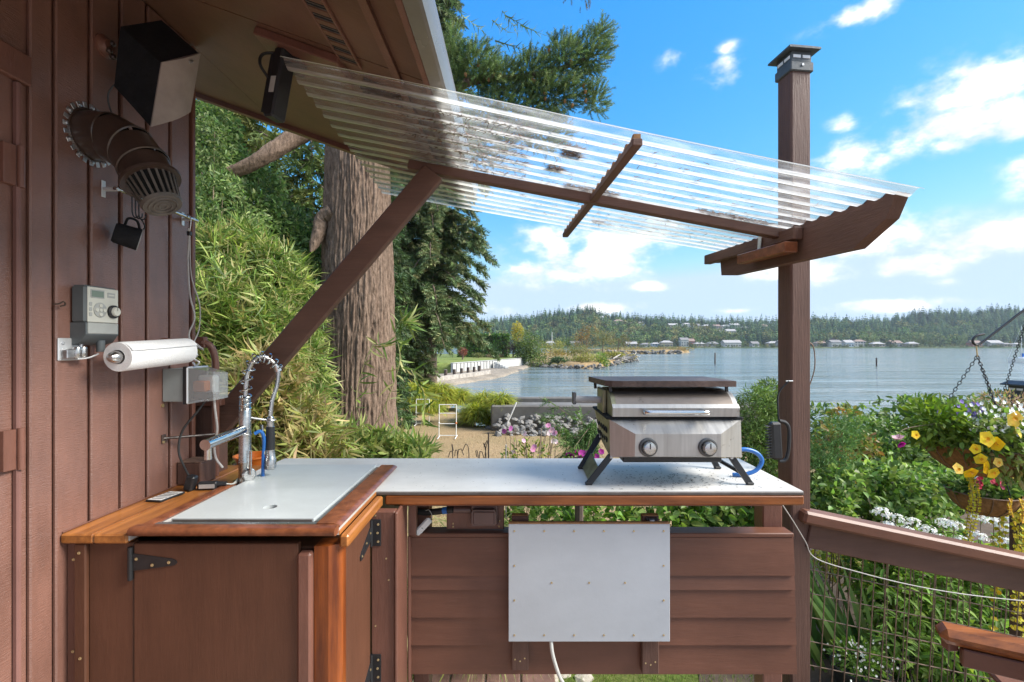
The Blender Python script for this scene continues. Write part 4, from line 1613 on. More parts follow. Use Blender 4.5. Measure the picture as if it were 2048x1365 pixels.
MB().box(o1 + dvec * .20 + Vector((-.060, -.01, .012)), (.004, .028, .070), Matrix.Rotation(R(8), 3, 'X'), .001).build('strap_bracket', 'zinc', awn)
# brace from the wall corner to the beam
b0, b1 = W(423, 868, 1.88), W(868, 346, 1.89)
MB().bar(b0, b1, .038, .089, .004).build('brace', 'paint_beam', awn)
MB().bb(-1.30, -1.125, 1.835, 1.945, EZ - .235, EZ - .205, .004).build('brace_seat', 'paint_trim', awn)
MB().bb(-1.265, -1.155, 1.845, 1.934, YARD - .1, EZ - .236, .005).build('brace_post', 'paint_post', awn)
# fallen needles and cones lying in the sheet's furrows
lm = LM()
for (xa, xb, ya, yb, n, big) in ((-.28, .05, 1.42, 1.86, 1500, 0), (-.38, -.1, 1.5, 1.9, 900, 0), (-.05, 1.05, 1.40, 2.3, 620, 0), (.16, .22, 1.55, 1.60, 420, 1), (.20, .40, 1.86, 1.90, 420, 1), (.12, .17, 1.72, 1.76, 200, 1), (.72, 1.0, 1.86, 1.91, 500, 1), (.38, .42, 2.28, 2.33, 160, 1)):
    x = rng.uniform(xa, xb, n)
    y = rng.uniform(ya, yb, n)
    ph = ((y - YN) / PITCH) % 1
    if not big:
        y = y + (.75 - ph) * PITCH * .85                # they gather in the furrows
    z = np.array([sheet_z(a, b_) for a, b_ in zip(x, y)]) + .0085 * np.sin(2 * np.pi * (y - YN) / PITCH) + .006
    D_ = np.stack([rng.normal(size=n), rng.normal(size=n) * .35, rng.normal(size=n) * .2], 1)
    P_ = np.stack([x, y, z], 1)
    lm.add(leaves(P_, D_, rand_unit(n), rng.uniform(.012, .030, n), .0032, palette(n, [(.12, .055, .028), (.20, .085, .045), (.06, .035, .022)], .2), 'tri'))
nd = lm.build('fallen_needles', 'far_leaf', loc=(0, 1.9, EZ + .6))
tag(nd, 'brown fallen conifer needles caught on the clear awning', 'needles', kind='stuff')
# ---------------------------------------------------------------- gas grill on the counter
gr = thing('gas_grill', 'tabletop stainless steel gas grill with two knobs and folding black legs', 'grill', (.57, 1.82, CT))
gx0, gx1, gy0, gy1 = .336, .802, 1.705, 2.00
gb, gt = EZ - .400, EZ - .266            # bottom and top of the firebox
m = MB()
V = [(gx0, gy0, gt), (gx1, gy0, gt), (gx1 + .004, gy0, gb), (gx0 + .002, gy0, gb),
     (.413, 1.645, EZ - .306), (.7055, 1.645, EZ - .306), (.7075, 1.648, EZ - .385), (.411, 1.648, EZ - .384)]
m.add(V, [[0, 4, 5, 1], [1, 5, 6, 2], [2, 6, 7, 3], [3, 7, 4, 0], [4, 7, 6, 5]])
fp = m.build('front_panel', 'stainless', gr, smooth=False)
m = MB()
o = .001
V = [(gx0, gy0 + o, gt), (gx1, gy0 + o, gt), (gx1 + .004, gy0 + o, gb), (gx0 + .002, gy0 + o, gb),
     (gx0 - .005, gy1, gt), (gx1 + .005, gy1, gt), (gx1 - .02, gy1, gb + .01), (gx0 + .02, gy1, gb + .01)]
m.add(V, [[0, 1, 2, 3], [5, 4, 7, 6], [4, 0, 3, 7], [1, 5, 6, 2], [3, 2, 6, 7], [4, 5, 1, 0]])
body = m.build('firebox', 'stainless_yellow', gr, smooth=False)
for i in range(5):
    for j in range(2):
        MB().box((gx0 - .0005 - .002 * (j == 0), 1.76 + i * .042, gt - .045 - j * .035), (.004, .026, .016), Matrix.Rotation(R(20), 3, 'X'), .002).build('vent_slot', 'black_matte', body)
MB().bb(gx0 + .05, gx1 - .06, 1.72, 1.97, gb - .022, gb - .001, .004).build('grease_tray', 'black_metal', gr)
MB().bb(gx0 - .012, gx1 + .006, gy0 - .004, gy1 + .004, gt + .0005, gt + .010, .002).build('seam', 'black_matte', gr)
# lid: rounded cross-section, from the front lip over to the back
lx0, lx1 = gx0 + .008, gx1 - .010
pr = [(1.700, gt + .011), (1.696, gt + .044), (1.706, gt + .054), (1.725, gt + .074), (1.755, gt + .091), (1.80, gt + .101), (1.87, gt + .103), (1.94, gt + .092), (1.985, gt + .066), (1.998, gt + .011)]
m = MB()
m.prism(pr, (lx0 + .016, 0, 0), (0, 1, 0), (0, 0, 1), (lx1 - lx0 - .032, 0, 0))
lid_ = m.build('lid', 'stainless_sooty', gr, sharp=30)
lipm = MB()
lipm.prism([(1.6935, gt + .012), (1.6895, gt + .043), (1.702, gt + .0555), (1.704, gt + .052), (1.694, gt + .042), (1.698, gt + .012)], (lx0, 0, 0), (0, 1, 0), (0, 0, 1), (lx1 - lx0, 0, 0))
lipm.build('lid_front', 'stainless', lid_, smooth=False)
for xx, nm in ((lx0, 'stainless_yellow'), (lx1 - .016, 'stainless')):
    m = MB()
    m.prism([(y, z) for y, z in pr], (xx, 0, 0), (0, 1, 0), (0, 0, 1), (.0155, 0, 0))
    m.build('lid_cheek', nm, lid_, sharp=30)
hm = MB()
hm.tube(curve_pts([(.462, 1.690, gt + .030), (.452, 1.668, gt + .031), (.470, 1.655, gt + .032), (.560, 1.652, gt + .032), (.650, 1.655, gt + .032), (.668, 1.668, gt + .031), (.658, 1.690, gt + .030)], 40), .0092, 14)
hm.build('handle', 'chrome', lid_)
for x in (.4565, .6605):
    k = thing('knob', None, None, (x, 1.647, EZ - .3515))
    k.parent = gr
    k.location = Vector((x, 1.647, EZ - .3515)) - WL[gr.name]
    MB().lathe([(.0325, 0), (.0325, .004), (.029, .006), (.0245, .006), (.0245, .003), (0, .003)], (x, 1.6465, EZ - .3515), (0, -1, 0), 28).build('bezel', 'steel_lines', k)
    MB().lathe([(.0225, .004), (.0215, .022), (.0195, .027), (.016, .028), (0, .028)], (x, 1.6465, EZ - .3515), (0, -1, 0), 24).build('dial', 'brushed', k)
    MB().bb(x - .0016, x + .0016, 1.6165, 1.6185, EZ - .3515 - .001, EZ - .3515 + .018, .0004).build('pointer', 'black_metal', k)
# folding legs: two bars each side, plate between the left pair
FT = {'fl': ((gx0 + .006, 1.715, gb + .004), (.262, 1.705, CT)), 'fr': ((.770, 1.715, gb + .004), (.834, 1.705, CT)),
      'bl': ((gx0 + .012, 1.965, gb + .03), (.265, 1.925, CT)), 'br': ((.765, 1.965, gb + .02), (.812, 1.925, CT))}
for k_, (a, b_) in FT.items():
    a, b_ = Vector(a), Vector(b_)
    dz = Vector((0, 0, .004))
    lg = MB().bar(a, b_ + dz, .014, .022, .002, up=(1, 0, .6)).build('leg', 'black_metal', gr)
    MB().box(b_ + Vector((0, 0, .005)), (.026, .018, .010), None, .003).build('foot', 'rubber_black', lg)
    MB().lathe([(.006, 0), (.006, .004), (.003, .006), (0, .006)], a + Vector((0, -.0075, -.004)), (0, -1, 0), 10).build('bolt', 'zinc', lg)
m = MB()
a, b_ = Vector(FT['fl'][0]), Vector(FT['fl'][1])
c, d = Vector(FT['bl'][0]), Vector(FT['bl'][1])
p1, p2, p3, p4 = a.lerp(b_, .52), a.lerp(b_, .95), c.lerp(d, .95), c.lerp(d, .52)
nn = Vector((.004, 0, .0))
V = [p + Vector((0, .012, 0)) for p in (p1, p2)] + [p - Vector((0, .012, 0)) for p in (p3, p4)]
V += [p + nn for p in V]
m.add(V, [[0, 1, 2, 3], [7, 6, 5, 4], [0, 4, 5, 1], [1, 5, 6, 2], [2, 6, 7, 3], [3, 7, 4, 0]]).build('leg_plate', 'stainless_yellow', gr, smooth=False)
MB().bar(Vector(FT['fr'][0]).lerp(Vector(FT['fr'][1]), .62), Vector((.70, 1.95, gb + .005)), .012, .012, .002).build('leg_brace', 'black_metal', gr)
m = MB()
m.cyl((lx0 - .002, 1.86, gt + .052), (.234, 1.86, gt + .055), .0125, .0150, 16)
sh = m.build('side_handle', 'cord_grey', gr)
MB().bb(.222, .236, 1.845, 1.875, gt + .036, gt + .083, .003).build('end_plate', 'steel_lines', sh)
MB().bb(lx0 - .014, lx0 - .0005, 1.80, 1.93, gt + .004, gt + .098, .003).build('hinge_plate', 'stainless_yellow', gr)
gs = thing('griddle_plate', 'brown flat griddle plate with wire feet resting upturned on the grill lid', 'griddle', (.56, 1.86, gt + .105))
zp = EZ - .152
m = MB()
m.prism([(.305, 1.99), (.330, 1.765), (.352, 1.742), (.390, 1.735), (.800, 1.735), (.800, 1.760), (.780, 1.99)], (0, 0, zp), (1, 0, 0), (0, 1, 0), (0, 0, .021))
m.build('plate', 'griddle', gs, smooth=False)
for (x, y) in ((.350, 1.768), (.778, 1.768), (.325, 1.95), (.748, 1.95)):
    z_top = gt + (.088 if y < 1.8 else .088)
    MB().bar((x, y, zp + .002), (x + .002, y, z_top), .008, .011, .001, up=(1, 0, 0)).build('foot', 'black_metal', gs)
hb_ = thing('gas_hose', 'blue gas hose curving down beside the grill', 'hose', (.88, 1.80, CT))
MB().tube(curve_pts([(.822, 1.80, EZ - .40), (.860, 1.80, EZ - .392), (.905, 1.80, EZ - .405), (.926, 1.80, EZ - .435), (.905, 1.80, EZ - .470), (.860, 1.80, EZ - .486), (.820, 1.81, EZ - .4895)], 40), .0078, 12).build('tube', 'hose_blue', hb_)
MB().cyl((.800, 1.80, EZ - .402), (.824, 1.80, EZ - .400), .0095, n=12).build('fitting', 'brass', hb_)
# bits of soot on the counter
lm = LM()
n = 420
x = np.concatenate([rng.normal(.58, .14, 300), rng.uniform(.25, .95, 120)])
y = np.concatenate([rng.normal(1.76, .06, 300), rng.uniform(1.64, 2.08, 120)])
ok = (x > -.3) & (x < .97) & (y > 1.635) & (y < 2.09)
x, y = x[ok], y[ok]
n = len(x)
lm.add(leaves(np.stack([x, y, np.full(n, CT + .0012)], 1), np.stack([rng.normal(size=n), rng.normal(size=n), np.zeros(n)], 1), np.tile([0, 0, 1.], (n, 1)), rng.uniform(.003, .014, n), rng.uniform(.0015, .005, n), (.03, .03, .03), 'diamond', .1))
n = 120
lm.add(leaves(np.stack([rng.uniform(-.45, .3, n), rng.uniform(1.64, 2.09, n), np.full(n, CT + .0012)], 1), np.stack([rng.normal(size=n), rng.normal(size=n), np.zeros(n)], 1), np.tile([0, 0, 1.], (n, 1)), rng.uniform(.002, .012, n), .0016, (.09, .07, .05), 'diamond', .1))
tag(lm.build('soot_flakes', 'far_leaf', loc=(.5, 1.8, CT)), 'black soot flakes and crumbs scattered on the grey counter', 'soot', kind='stuff')

# ---------------------------------------------------------------- things on the house wall


def wd(px, x=WALL):
    """distance of the point on the plane X = x that lies at photo column px"""
    return x * F / (px - CX)


# duct elbow
dk = thing('duct_vent', 'brown metal duct elbow with caged outlet fixed to the wall', 'vent', (WALL, 1.35, EZ + .588))
DR = .062
ax = [Vector((WALL + .002, 1.352, EZ + .590)), Vector((WALL + .062, 1.350, EZ + .582)), Vector((WALL + .120, 1.345, EZ + .548)), Vector((WALL + .160, 1.338, EZ + .500)), Vector((WALL + .185, 1.332, EZ + .455))]
for i in range(4):
    a, b_ = ax[i], ax[i + 1]
    MB().tube([a.lerp(b_, -.05 if i else 0), b_.lerp(a, -.05)], [DR + .0012 * (3 - i), DR + .0012 * (3 - i)], 36, caps=False).build('duct_section', 'duct_brown', dk)
    tdir = (b_ - a).normalized()
    MB().tube([b_ - tdir * .004, b_ - tdir * .002, b_ + tdir * .002, b_ + tdir * .004], [DR + .002, DR + .0055, DR + .0055, DR + .002], 36, caps=False).build('duct_bead', 'duct_brown', dk)
tdir = (ax[4] - ax[3]).normalized()
MB().tube([ax[4] - tdir * .002, ax[4] + tdir * .006], [DR + .012, DR + .010], 36).build('outlet_rim', 'duct_brown', dk)
cg = MB()
u = tdir.orthogonal().normalized()
v = tdir.cross(u)
end = ax[4] + tdir * .078
for i in range(22):
    th = 2 * math.pi * i / 22
    r0_ = u * math.cos(th) + v * math.sin(th)
    cg.bar(ax[4] + r0_ * (DR - .002), end + r0_ * (DR - .016), .006, .003, .0005, up=r0_)
tag(cg.build('cage_bars', 'vent_grey', dk), kind='stuff')
cm = MB()
cm.tube([end - tdir * .003, end + tdir * .006], [DR - .012, DR - .016], 32)
for rr in (.034, .022, .010):
    cm.tube([end + tdir * .007 + (u * math.cos(t) + v * math.sin(t)) * rr for t in np.linspace(0, 2 * math.pi, 20, endpoint=False)], .0028, 5, closed=True)
cm.build('cage_end', 'vent_grey', dk)
MB().tube([ax[4] + tdir * .004, ax[4] + tdir * .007], [DR - .004, DR - .004], 24).build('dark_inside', 'black_matte', dk)
tabm = None
for i in range(24):
    th = 2 * math.pi * i / 24
    rad = Vector((0, math.cos(th), math.sin(th)))
    cpos = Vector((WALL + .002, 1.352, EZ + .590)) + rad * (DR + .011)
    MB().box(cpos, (.0025, .012, .026), Matrix((Vector((1, 0, 0)), Vector((1, 0, 0)).cross(rad), rad)).transposed() if False else Matrix((Vector((1, 0, 0)), rad.cross(Vector((1, 0, 0))), rad)).transposed(), .0008).build('tab', 'zinc', dk)
    if i % 2 == 0:
        MB().lathe([(.0062, 0), (.0055, .003), (.003, .0045), (0, .0045)], cpos + Vector((.0015, 0, 0)) + rad * .004, (1, 0, 0), 10).build('screw', 'zinc', dk)
MB().tube([Vector((WALL + .001, 1.352, EZ + .590)), Vector((WALL + .005, 1.352, EZ + .590))], [DR + .012, DR + .008], 32).build('flange', 'duct_brown', dk)

# loudspeaker
spk = thing('loudspeaker', 'black loudspeaker with pale brown grille tilted below the eave', 'speaker', (WALL + .06, 1.48, EZ + .76))
m = MB()
spw = Vector((.030, .118, .098))
m.prism([(-1.006, .802), (-1.036, .620), (-1.140, .735), (-1.122, .905)], (0, 1.365, EZ), (1, 0, 0), (0, 0, 1), spw)
m.build('cabinet', 'black_matte', spk, smooth=False)
m = MB()
a, b_ = Vector((-1.0055, 1.363, EZ + .8025)), Vector((-1.0360, 1.363, EZ + .6195))
outn = Vector((.96, -.18, -.16))
ns = 8
V = []
for i in range(ns + 1):
    t = i / ns
    y = spw * t * 1.02
    bulge = .016 * math.sin(math.pi * t)
    V += [a + y + outn * (bulge + .004), b_ + y + outn * (bulge + .004), a + y, b_ + y]
fs = []
for i in range(ns):
    p, q = i * 4, (i + 1) * 4
    fs += [[p, p + 1, q + 1, q], [p + 2, q + 2, q + 3, p + 3], [p, q, q + 2, p + 2], [p + 1, p + 3, q + 3, q + 1]]
fs += [[0, 2, 3, 1], [ns * 4, ns * 4 + 1, ns * 4 + 3, ns * 4 + 2]]
m.add(V, fs)
gl_ = m.build('grille', 'speaker_cloth', spk, sharp=40)
gp = a + spw * .66 + (b_ - a) * .09 + outn * .0195
MB().box(gp, (.0015, .022, .008), Matrix.Rotation(R(38), 3, 'X') @ Matrix.Rotation(R(9), 3, 'Y'), .0004).build('badge', 'zinc', gl_)
MB().cyl((WALL, 1.48, EZ + .80), (-1.10, 1.45, EZ + .83), .012, n=12).build('wall_bracket', 'black_metal', spk)
MB().tube(curve_pts([(-1.12, 1.385, EZ + .78), (-1.165, 1.375, EZ + .72), (-1.17, 1.40, EZ + .66), (-1.155, 1.43, EZ + .60), (-1.16, 1.50, EZ + .56), (-1.175, 1.57, EZ + .54)], 30), .0022, 6).build('speaker_wire', 'black_plastic', spk)
jb = thing('wall_anchor', 'small round brown painted anchor plate high on the wall', 'bracket', (WALL, wd(207), EZ + .86))
MB().lathe([(.032, 0), (.032, .006), (.024, .010), (.018, .020), (0, .020)], (WALL, wd(207), EZ + .866), (1, 0, 0), 20).build('plate', 'paint_trim', jb)
for dy, dz in ((.006, .012), (-.004, -.014), (.010, -.024)):
    MB().ball((WALL + .020, wd(207) + dy, EZ + .866 + dz), .009, 8, 6).build('bolt', 'duct_brown', jb)

# towel rail with hook, cup and clip
rl = thing('towel_rail', 'steel rail on two brackets across the wall boards', 'rail', (WALL, 1.55, EZ + .45))
ra, rb = Vector((-1.155, 1.385, EZ + .452)), Vector((-1.155, 1.745, EZ + .450))
MB().cyl(ra, rb, .0055, n=14).build('bar', 'chrome', rl)
for y in (1.392, 1.725):
    m = MB()
    m.bb(WALL, WALL + .003, y - .007, y + .007, EZ + .428, EZ + .476, .001)
    m.bb(WALL + .003, -1.150, y - .005, y + .005, EZ + .446, EZ + .456, .001)
    m.build('bracket', 'white_metal', rl)
hk = thing('hanging_hooks', 'bent wire hooks slung from the wall rail holding the cup', 'hook', (-1.155, 1.47, EZ + .40))
for k in range(3):
    y = 1.440 + k * .013
    MB().tube(curve_pts([(-1.160, y, EZ + .450), (-1.155, y, EZ + .460), (-1.149, y, EZ + .448), (-1.150, y + .002, EZ + .40), (-1.146, y + .006, EZ + .384), (-1.136, y + .008, EZ + .388), (-1.134, y + .008, EZ + .40)], 20), .0018, 6).build('wire', 'black_metal', hk)
MB().tube(curve_pts([(-1.150, 1.466, EZ + .392), (-1.143, 1.472, EZ + .380), (-1.140, 1.478, EZ + .362), (-1.142, 1.470, EZ + .350)], 14), .002, 6).build('cup_hook', 'black_metal', hk)
cup = thing('hanging_cup', 'small black cup hanging sideways under the duct vent', 'cup', (-1.150, 1.43, EZ + .33))
cc = Vector((-1.150, 1.420, EZ + .322))
cd = Vector((.62, .55, -.20)).normalized()
MB().lathe([(0, 0), (.026, 0), (.030, .006), (.033, .060), (.0335, .062), (.031, .060), (.027, .008), (0, .008)], cc - cd * .03, cd, 24).build('bowl', 'black_matte', cup)
MB().lathe([(.0325, .0605), (.0340, .0612), (.0340, .063), (.0320, .063)], cc - cd * .03, cd, 24).build('lip', 'timer_grey', cup)
MB().tube(curve_pts([cc + Vector((-.005, .0, .031)), cc + Vector((-.003, .012, .055)), cc + Vector((.008, .030, .052)), cc + Vector((.014, .034, .026))], 16), .0035, 8).build('handle', 'black_matte', cup)
cl_ = thing('rope_clip', 'steel clip with a grey cord trailing down the wall corner', 'clip', (-1.152, 1.70, EZ + .42))
MB().tube(curve_pts([(-1.158, 1.690, EZ + .450), (-1.150, 1.690, EZ + .458), (-1.143, 1.692, EZ + .445), (-1.147, 1.694, EZ + .41), (-1.152, 1.695, EZ + .395), (-1.150, 1.69, EZ + .41)], 18), .0025, 6).build('wire', 'zinc', cl_)
MB().bb(-1.156, -1.143, 1.688, 1.702, EZ + .385, EZ + .40, .002).build('buckle', 'black_plastic', cl_)
MB().tube(curve_pts([(-1.150, 1.695, EZ + .392), (-1.158, 1.70, EZ + .30), (-1.165, 1.72, EZ + .18), (-1.158, 1.735, EZ + .10), (-1.165, 1.715, EZ + .04), (-1.160, 1.72, EZ + .005)], 30), .0030, 6).build('cord', 'cord_grey', cl_)
MB().tube(curve_pts([(-1.150, 1.697, EZ + .392), (-1.170, 1.735, EZ + .25), (-1.160, 1.765, EZ + .15), (-1.165, 1.77, EZ + .06), (-1.160, 1.73, EZ + .005)], 30), .0022, 6).build('cord', 'cord_grey', cl_)
kn = MB()
for k in range(5):
    kn.tube(curve_pts([(-1.168 + random.uniform(-.01, .01), 1.69 + random.uniform(-.01, .01), EZ + random.uniform(-.012, .012)), (-1.15, 1.72, EZ + random.uniform(-.01, .01)), (-1.145 + random.uniform(-.01, .01), 1.75 + random.uniform(-.01, .01), EZ - .02 + random.uniform(-.012, .012))], 10), .0026, 6)
kn.build('knot', 'cord_grey', cl_)

# irrigation timer
tm = thing('irrigation_timer', 'grey irrigation timer with dial, button pad and small screen on the wall', 'timer', (WALL, 1.34, EZ + .08))
ty0, ty1, tx = 1.288, 1.396, -1.152
MB().bb(WALL, tx, ty0, ty1, EZ + .058, EZ + .162, .007).build('case', 'timer_dark', tm)
MB().prism([(WALL, .060), (tx - .001, .060), (tx - .001, .028), (tx - .018, .006), (WALL, -.002)], (0, ty0 + .001, EZ), (1, 0, 0), (0, 0, 1), (0, ty1 - ty0 - .002, 0)).build('cover', 'timer_dark', tm)
fcp = MB().bb(tx - .002, tx + .0018, ty0 + .005, ty1 - .004, EZ + .0615, EZ + .158, .0015).build('face_plate', 'timer_light', tm)
MB().bb(tx - .002, tx + .0016, ty0 + .006, ty1 - .004, EZ + .030, EZ + .0605, .0015).build('lower_plate', 'timer_grey', tm)
MB().bb(tx + .0017, tx + .0030, ty0 + .012, ty0 + .056, EZ + .128, EZ + .151, .001).build('screen_frame', 'timer_grey', fcp)
MB().bb(tx + .0030, tx + .0035, ty0 + .015, ty0 + .053, EZ + .131, EZ + .148, .0002).build('screen', 'lcd', fcp)
MB().bb(tx + .0017, tx + .0026, ty0 + .066, ty0 + .092, EZ + .133, EZ + .147, .0005).build('name_plate', 'timer_grey', fcp)
MB().bb(tx + .0026, tx + .0030, ty0 + .069, ty0 + .089, EZ + .138, EZ + .142, .0002).build('name_mark', 'timer_light', fcp)
pc = (tx + .0017, ty0 + .042, EZ + .096)
MB().lathe([(.0205, 0), (.0205, .002), (.019, .0025), (0, .0025)], pc, (1, 0, 0), 24).build('button_ring', 'timer_grey', fcp)
for a_ in range(4):
    th = a_ * math.pi / 2
    MB().lathe([(.0056, 0), (.0050, .002), (0, .002)], Vector(pc) + Vector((.0026, math.cos(th) * .0122, math.sin(th) * .0122)), (1, 0, 0), 12).build('button', 'timer_light', fcp)
MB().lathe([(.0050, 0), (.0045, .002), (0, .002)], Vector(pc) + Vector((.0026, 0, 0)), (1, 0, 0), 12).build('button', 'timer_light', fcp)
for j in range(3):
    MB().bb(tx + .0017, tx + .0032, ty0 + .008, ty0 + .017, EZ + .078 + j * .014, EZ + .088 + j * .014, .0008).build('button', 'timer_grey', fcp)
dl = MB().lathe([(.0185, 0), (.0185, .006), (.0165, .008), (.0150, .008), (0, .008)], (tx + .0018, ty0 + .084, EZ + .094), (1, 0, 0), 28).build('dial', 'black_plastic', fcp)
MB().lathe([(.0135, .0082), (.0125, .013), (.011, .0145), (0, .0145)], (tx + .0018, ty0 + .084, EZ + .094), (1, 0, 0), 24).build('dial_cap', 'timer_light', dl)
MB().bb(tx + .0164, tx + .0168, ty0 + .0832, ty0 + .0848, EZ + .096, EZ + .105, .0001).build('dial_mark', 'black_plastic', dl)
MB().cyl((tx - .015, (ty0 + ty1) / 2 + .01, EZ + .012), (tx - .015, (ty0 + ty1) / 2 + .01, EZ - .020), .010, n=14).build('cable_gland', 'timer_dark', tm)
MB().cyl((tx - .035, ty0 + .025, EZ + .006), (tx - .035, ty0 + .025, EZ - .012), .0045, n=10).build('hang_hook', 'zinc', tm)
eh = tag(MB().tube(curve_pts([(WALL, wd(105), EZ + .105), (WALL + .012, wd(108), EZ + .106), (WALL + .020, wd(112), EZ + .112), (WALL + .018, wd(116), EZ + .104), (WALL + .010, wd(112), EZ + .100)], 18), .0022, 6).build('screw_hook', 'duct_brown', loc=(WALL, wd(110), EZ + .105)),
         'tiny rusty screw hook in the wall beside the irrigation timer', 'hook')

# broom gripper
bg_ = thing('broom_gripper', 'white plate with spring roller gripper screwed to the wall', 'holder', (WALL, 1.285, EZ - .01))
y0 = 1.252
MB().bb(WALL, WALL + .004, y0, y0 + .064, EZ - .042, EZ + .018, .0018).build('plate', 'white_metal', bg_)
for y, z in ((y0 + .012, EZ + .004), (y0 + .042, EZ + .004)):
    MB().lathe([(.0042, 0), (.004, .002), (.0015, .0028), (0, .002)], (WALL + .004, y, z), (1, 0, 0), 10).build('screw', 'zinc', bg_)
MB().bb(WALL + .004, WALL + .022, y0 + .006, y0 + .028, EZ - .036, EZ - .012, .002).build('clamp_body', 'zinc', bg_)
for y in (y0 + .036, y0 + .053):
    MB().lathe([(.009, -.026), (.010, -.024), (.010, .0), (.0085, .004), (0, .004)], (WALL + .020, y, EZ - .010), (0, 0, 1), 16).build('roller', 'brushed', bg_)
MB().tube(curve_pts([(WALL + .026, y0 + .030, EZ - .038), (WALL + .034, y0 + .05, EZ - .036), (WALL + .040, y0 + .066, EZ - .030), (WALL + .046, y0 + .073, EZ - .024)], 12), .0022, 6).build('spring_arm', 'white_metal', bg_)

# paper towels on a rod
pt = thing('paper_towel', 'white paper towel roll on a steel rod along the wall', 'towel roll', (-1.105, 1.47, EZ - .02))
pa, pb = Vector((-1.105, 1.335, EZ - .034)), Vector((-1.105, 1.610, EZ - .020))
axd = (pb - pa).normalized()
m = MB()
m.lathe([(.020, 0), (.040, 0), (.0412, .002), (.0412, (pb - pa).length - .002), (.040, (pb - pa).length), (.020, (pb - pa).length), (.020, 0)], pa, axd, 40)
m.build('roll', 'paper', pt)
fl = MB()
V = []
for i in range(7):
    t = i / 6
    for j in range(9):
        s = j / 8
        th = R(118) - R(95) * s
        r_ = .0418 + .006 * max(0, s - .55) ** 1.2 * 2
        c = pa.lerp(pb, t * 1.02)
        edge = .010 * math.sin(5 * t) * s
        V.append(c + Vector((math.cos(th) * r_, edge, math.sin(th) * r_)))
fl.add(V, [[i * 9 + j, (i + 1) * 9 + j, (i + 1) * 9 + j + 1, i * 9 + j + 1] for i in range(6) for j in range(8)])
fl.build('loose_sheet', 'paper', pt)
MB().cyl(pa - axd * .012, pb + axd * .03, .0075, n=14).build('rod', 'brushed', pt)
MB().lathe([(.017, 0), (.0175, .002), (.0175, .010), (.014, .020), (.009, .028), (0, .030)], pa - axd * .0, -axd, 24).build('end_knob', 'brushed', pt)
MB().bar((WALL, pb.y + .02, EZ + .012), (-1.100, pb.y + .024, EZ - .019), .012, .014, .003).build('arm', 'paint_trim', pt)
m = MB()
m.bb(WALL, WALL + .028, pb.y + .005, pb.y + .055, EZ - .01, EZ + .022, .003)
m.build('mount', 'paint_trim', pt)
MB().tube(curve_pts([(-1.10, 1.640, EZ - .02), (-1.088, 1.643, EZ - .035), (-1.10, 1.646, EZ - .048), (-1.086, 1.65, EZ - .060), (-1.098, 1.652, EZ - .072), (-1.108, 1.65, EZ - .060)], 24), .0032, 6).build('rod_hook', 'white_metal', pt)

# outlet box with clear bubble cover, cords, plugs
ox = thing('outlet_box', 'grey outlet box with clear bubble cover full of plugs', 'outlet box', (WALL, 1.67, EZ - .14))
oy0, oy1, oz0, oz1 = 1.622, 1.728, EZ - .198, EZ - .078
MB().bb(WALL, -1.123, oy0 + .003, oy1 - .003, oz0 + .004, oz1 - .004, .003).build('box', 'box_grey', ox)
MB().bb(-1.1228, -1.108, oy0 - .002, oy1 + .002, oz0 - .004, oz1 + .004, .002).build('gasket', 'black_plastic', ox)
m = MB()
q0, q1 = [(oy0, oz0), (oy1, oz0), (oy1, oz1), (oy0, oz1)], [(oy0 + .010, oz0 + .008), (oy1 - .012, oz0 + .010), (oy1 - .012, oz1 - .020), (oy0 + .010, oz1 - .014)]
V = [(-1.1075, y, z) for y, z in q0] + [(-1.026, y, z) for y, z in q1]
m.add(V, [[0, 1, 5, 4], [1, 2, 6, 5], [2, 3, 7, 6], [3, 0, 4, 7], [4, 5, 6, 7]]).build('bubble_cover', 'clear_plastic', ox, smooth=False)
m = MB()
for a, b_ in zip(V[:4], V[1:4] + V[:1]):
    m.tube([a, b_], .0035, 6)
m.build('cover_frame', 'white_metal', ox)
MB().bb(-1.107, -1.060, oy0 + .022, oy0 + .052, oz0 + .036, oz0 + .074, .005).build('plug', 'orange_plastic', ox)
MB().bb(-1.107, -1.050, oy0 + .050, oy0 + .085, oz0 + .026, oz0 + .092, .006).build('plug', 'white_plastic', ox)
MB().bb(-1.107, -1.045, oy0 + .020, oy0 + .048, oz0 + .010, oz0 + .034, .005).build('plug', 'black_plastic', ox)
MB().lathe([(.006, 0), (.006, .004), (0, .005)], (WALL, oy0 + .004, oz0 - .008), (1, 0, 0), 10).build('screw', 'brass', ox)
tag(MB().tube(curve_pts([(-1.060, 1.650, oz0 + .012), (-1.085, 1.640, oz0 - .03), (-1.125, 1.625, EZ - .29), (-1.135, 1.62, EZ - .36), (-1.120, 1.635, EZ - .43), (-1.105, 1.645, EZ - .465)], 40), .0036, 8).build('looping_cord', 'rubber_black', loc=(-1.10, 1.63, EZ - .3)),
    'thin black power cord looping from the outlet box to a plug', 'cord')
tag(MB().tube(curve_pts([(-1.050, 1.675, oz0 + .014), (-1.05, 1.68, oz0 - .03), (-1.055, 1.70, EZ - .30), (-1.068, 1.705, EZ - .35), (-1.06, 1.70, EZ - .40), (-1.035, 1.70, EZ - .436)], 40), .0042, 8).build('grey_cord', 'cord_grey', loc=(-1.05, 1.69, EZ - .3)),
    'grey-white power cord hanging from the bubble cover down to the timber block', 'cord')
cdt = thing('conduit', 'brown conduit pipe curving down the house corner', 'pipe', (-1.16, 1.83, EZ - .2))
MB().tube(curve_pts([(-1.175, 1.80, EZ + .01), (-1.150, 1.812, EZ - .005), (-1.138, 1.82, EZ - .05), (-1.135, 1.82, EZ - .12), (-1.136, 1.82, EZ - .40), (-1.137, 1.82, CT - .02)], 40), .0125, 12).build('pipe', 'paint_trim', cdt)
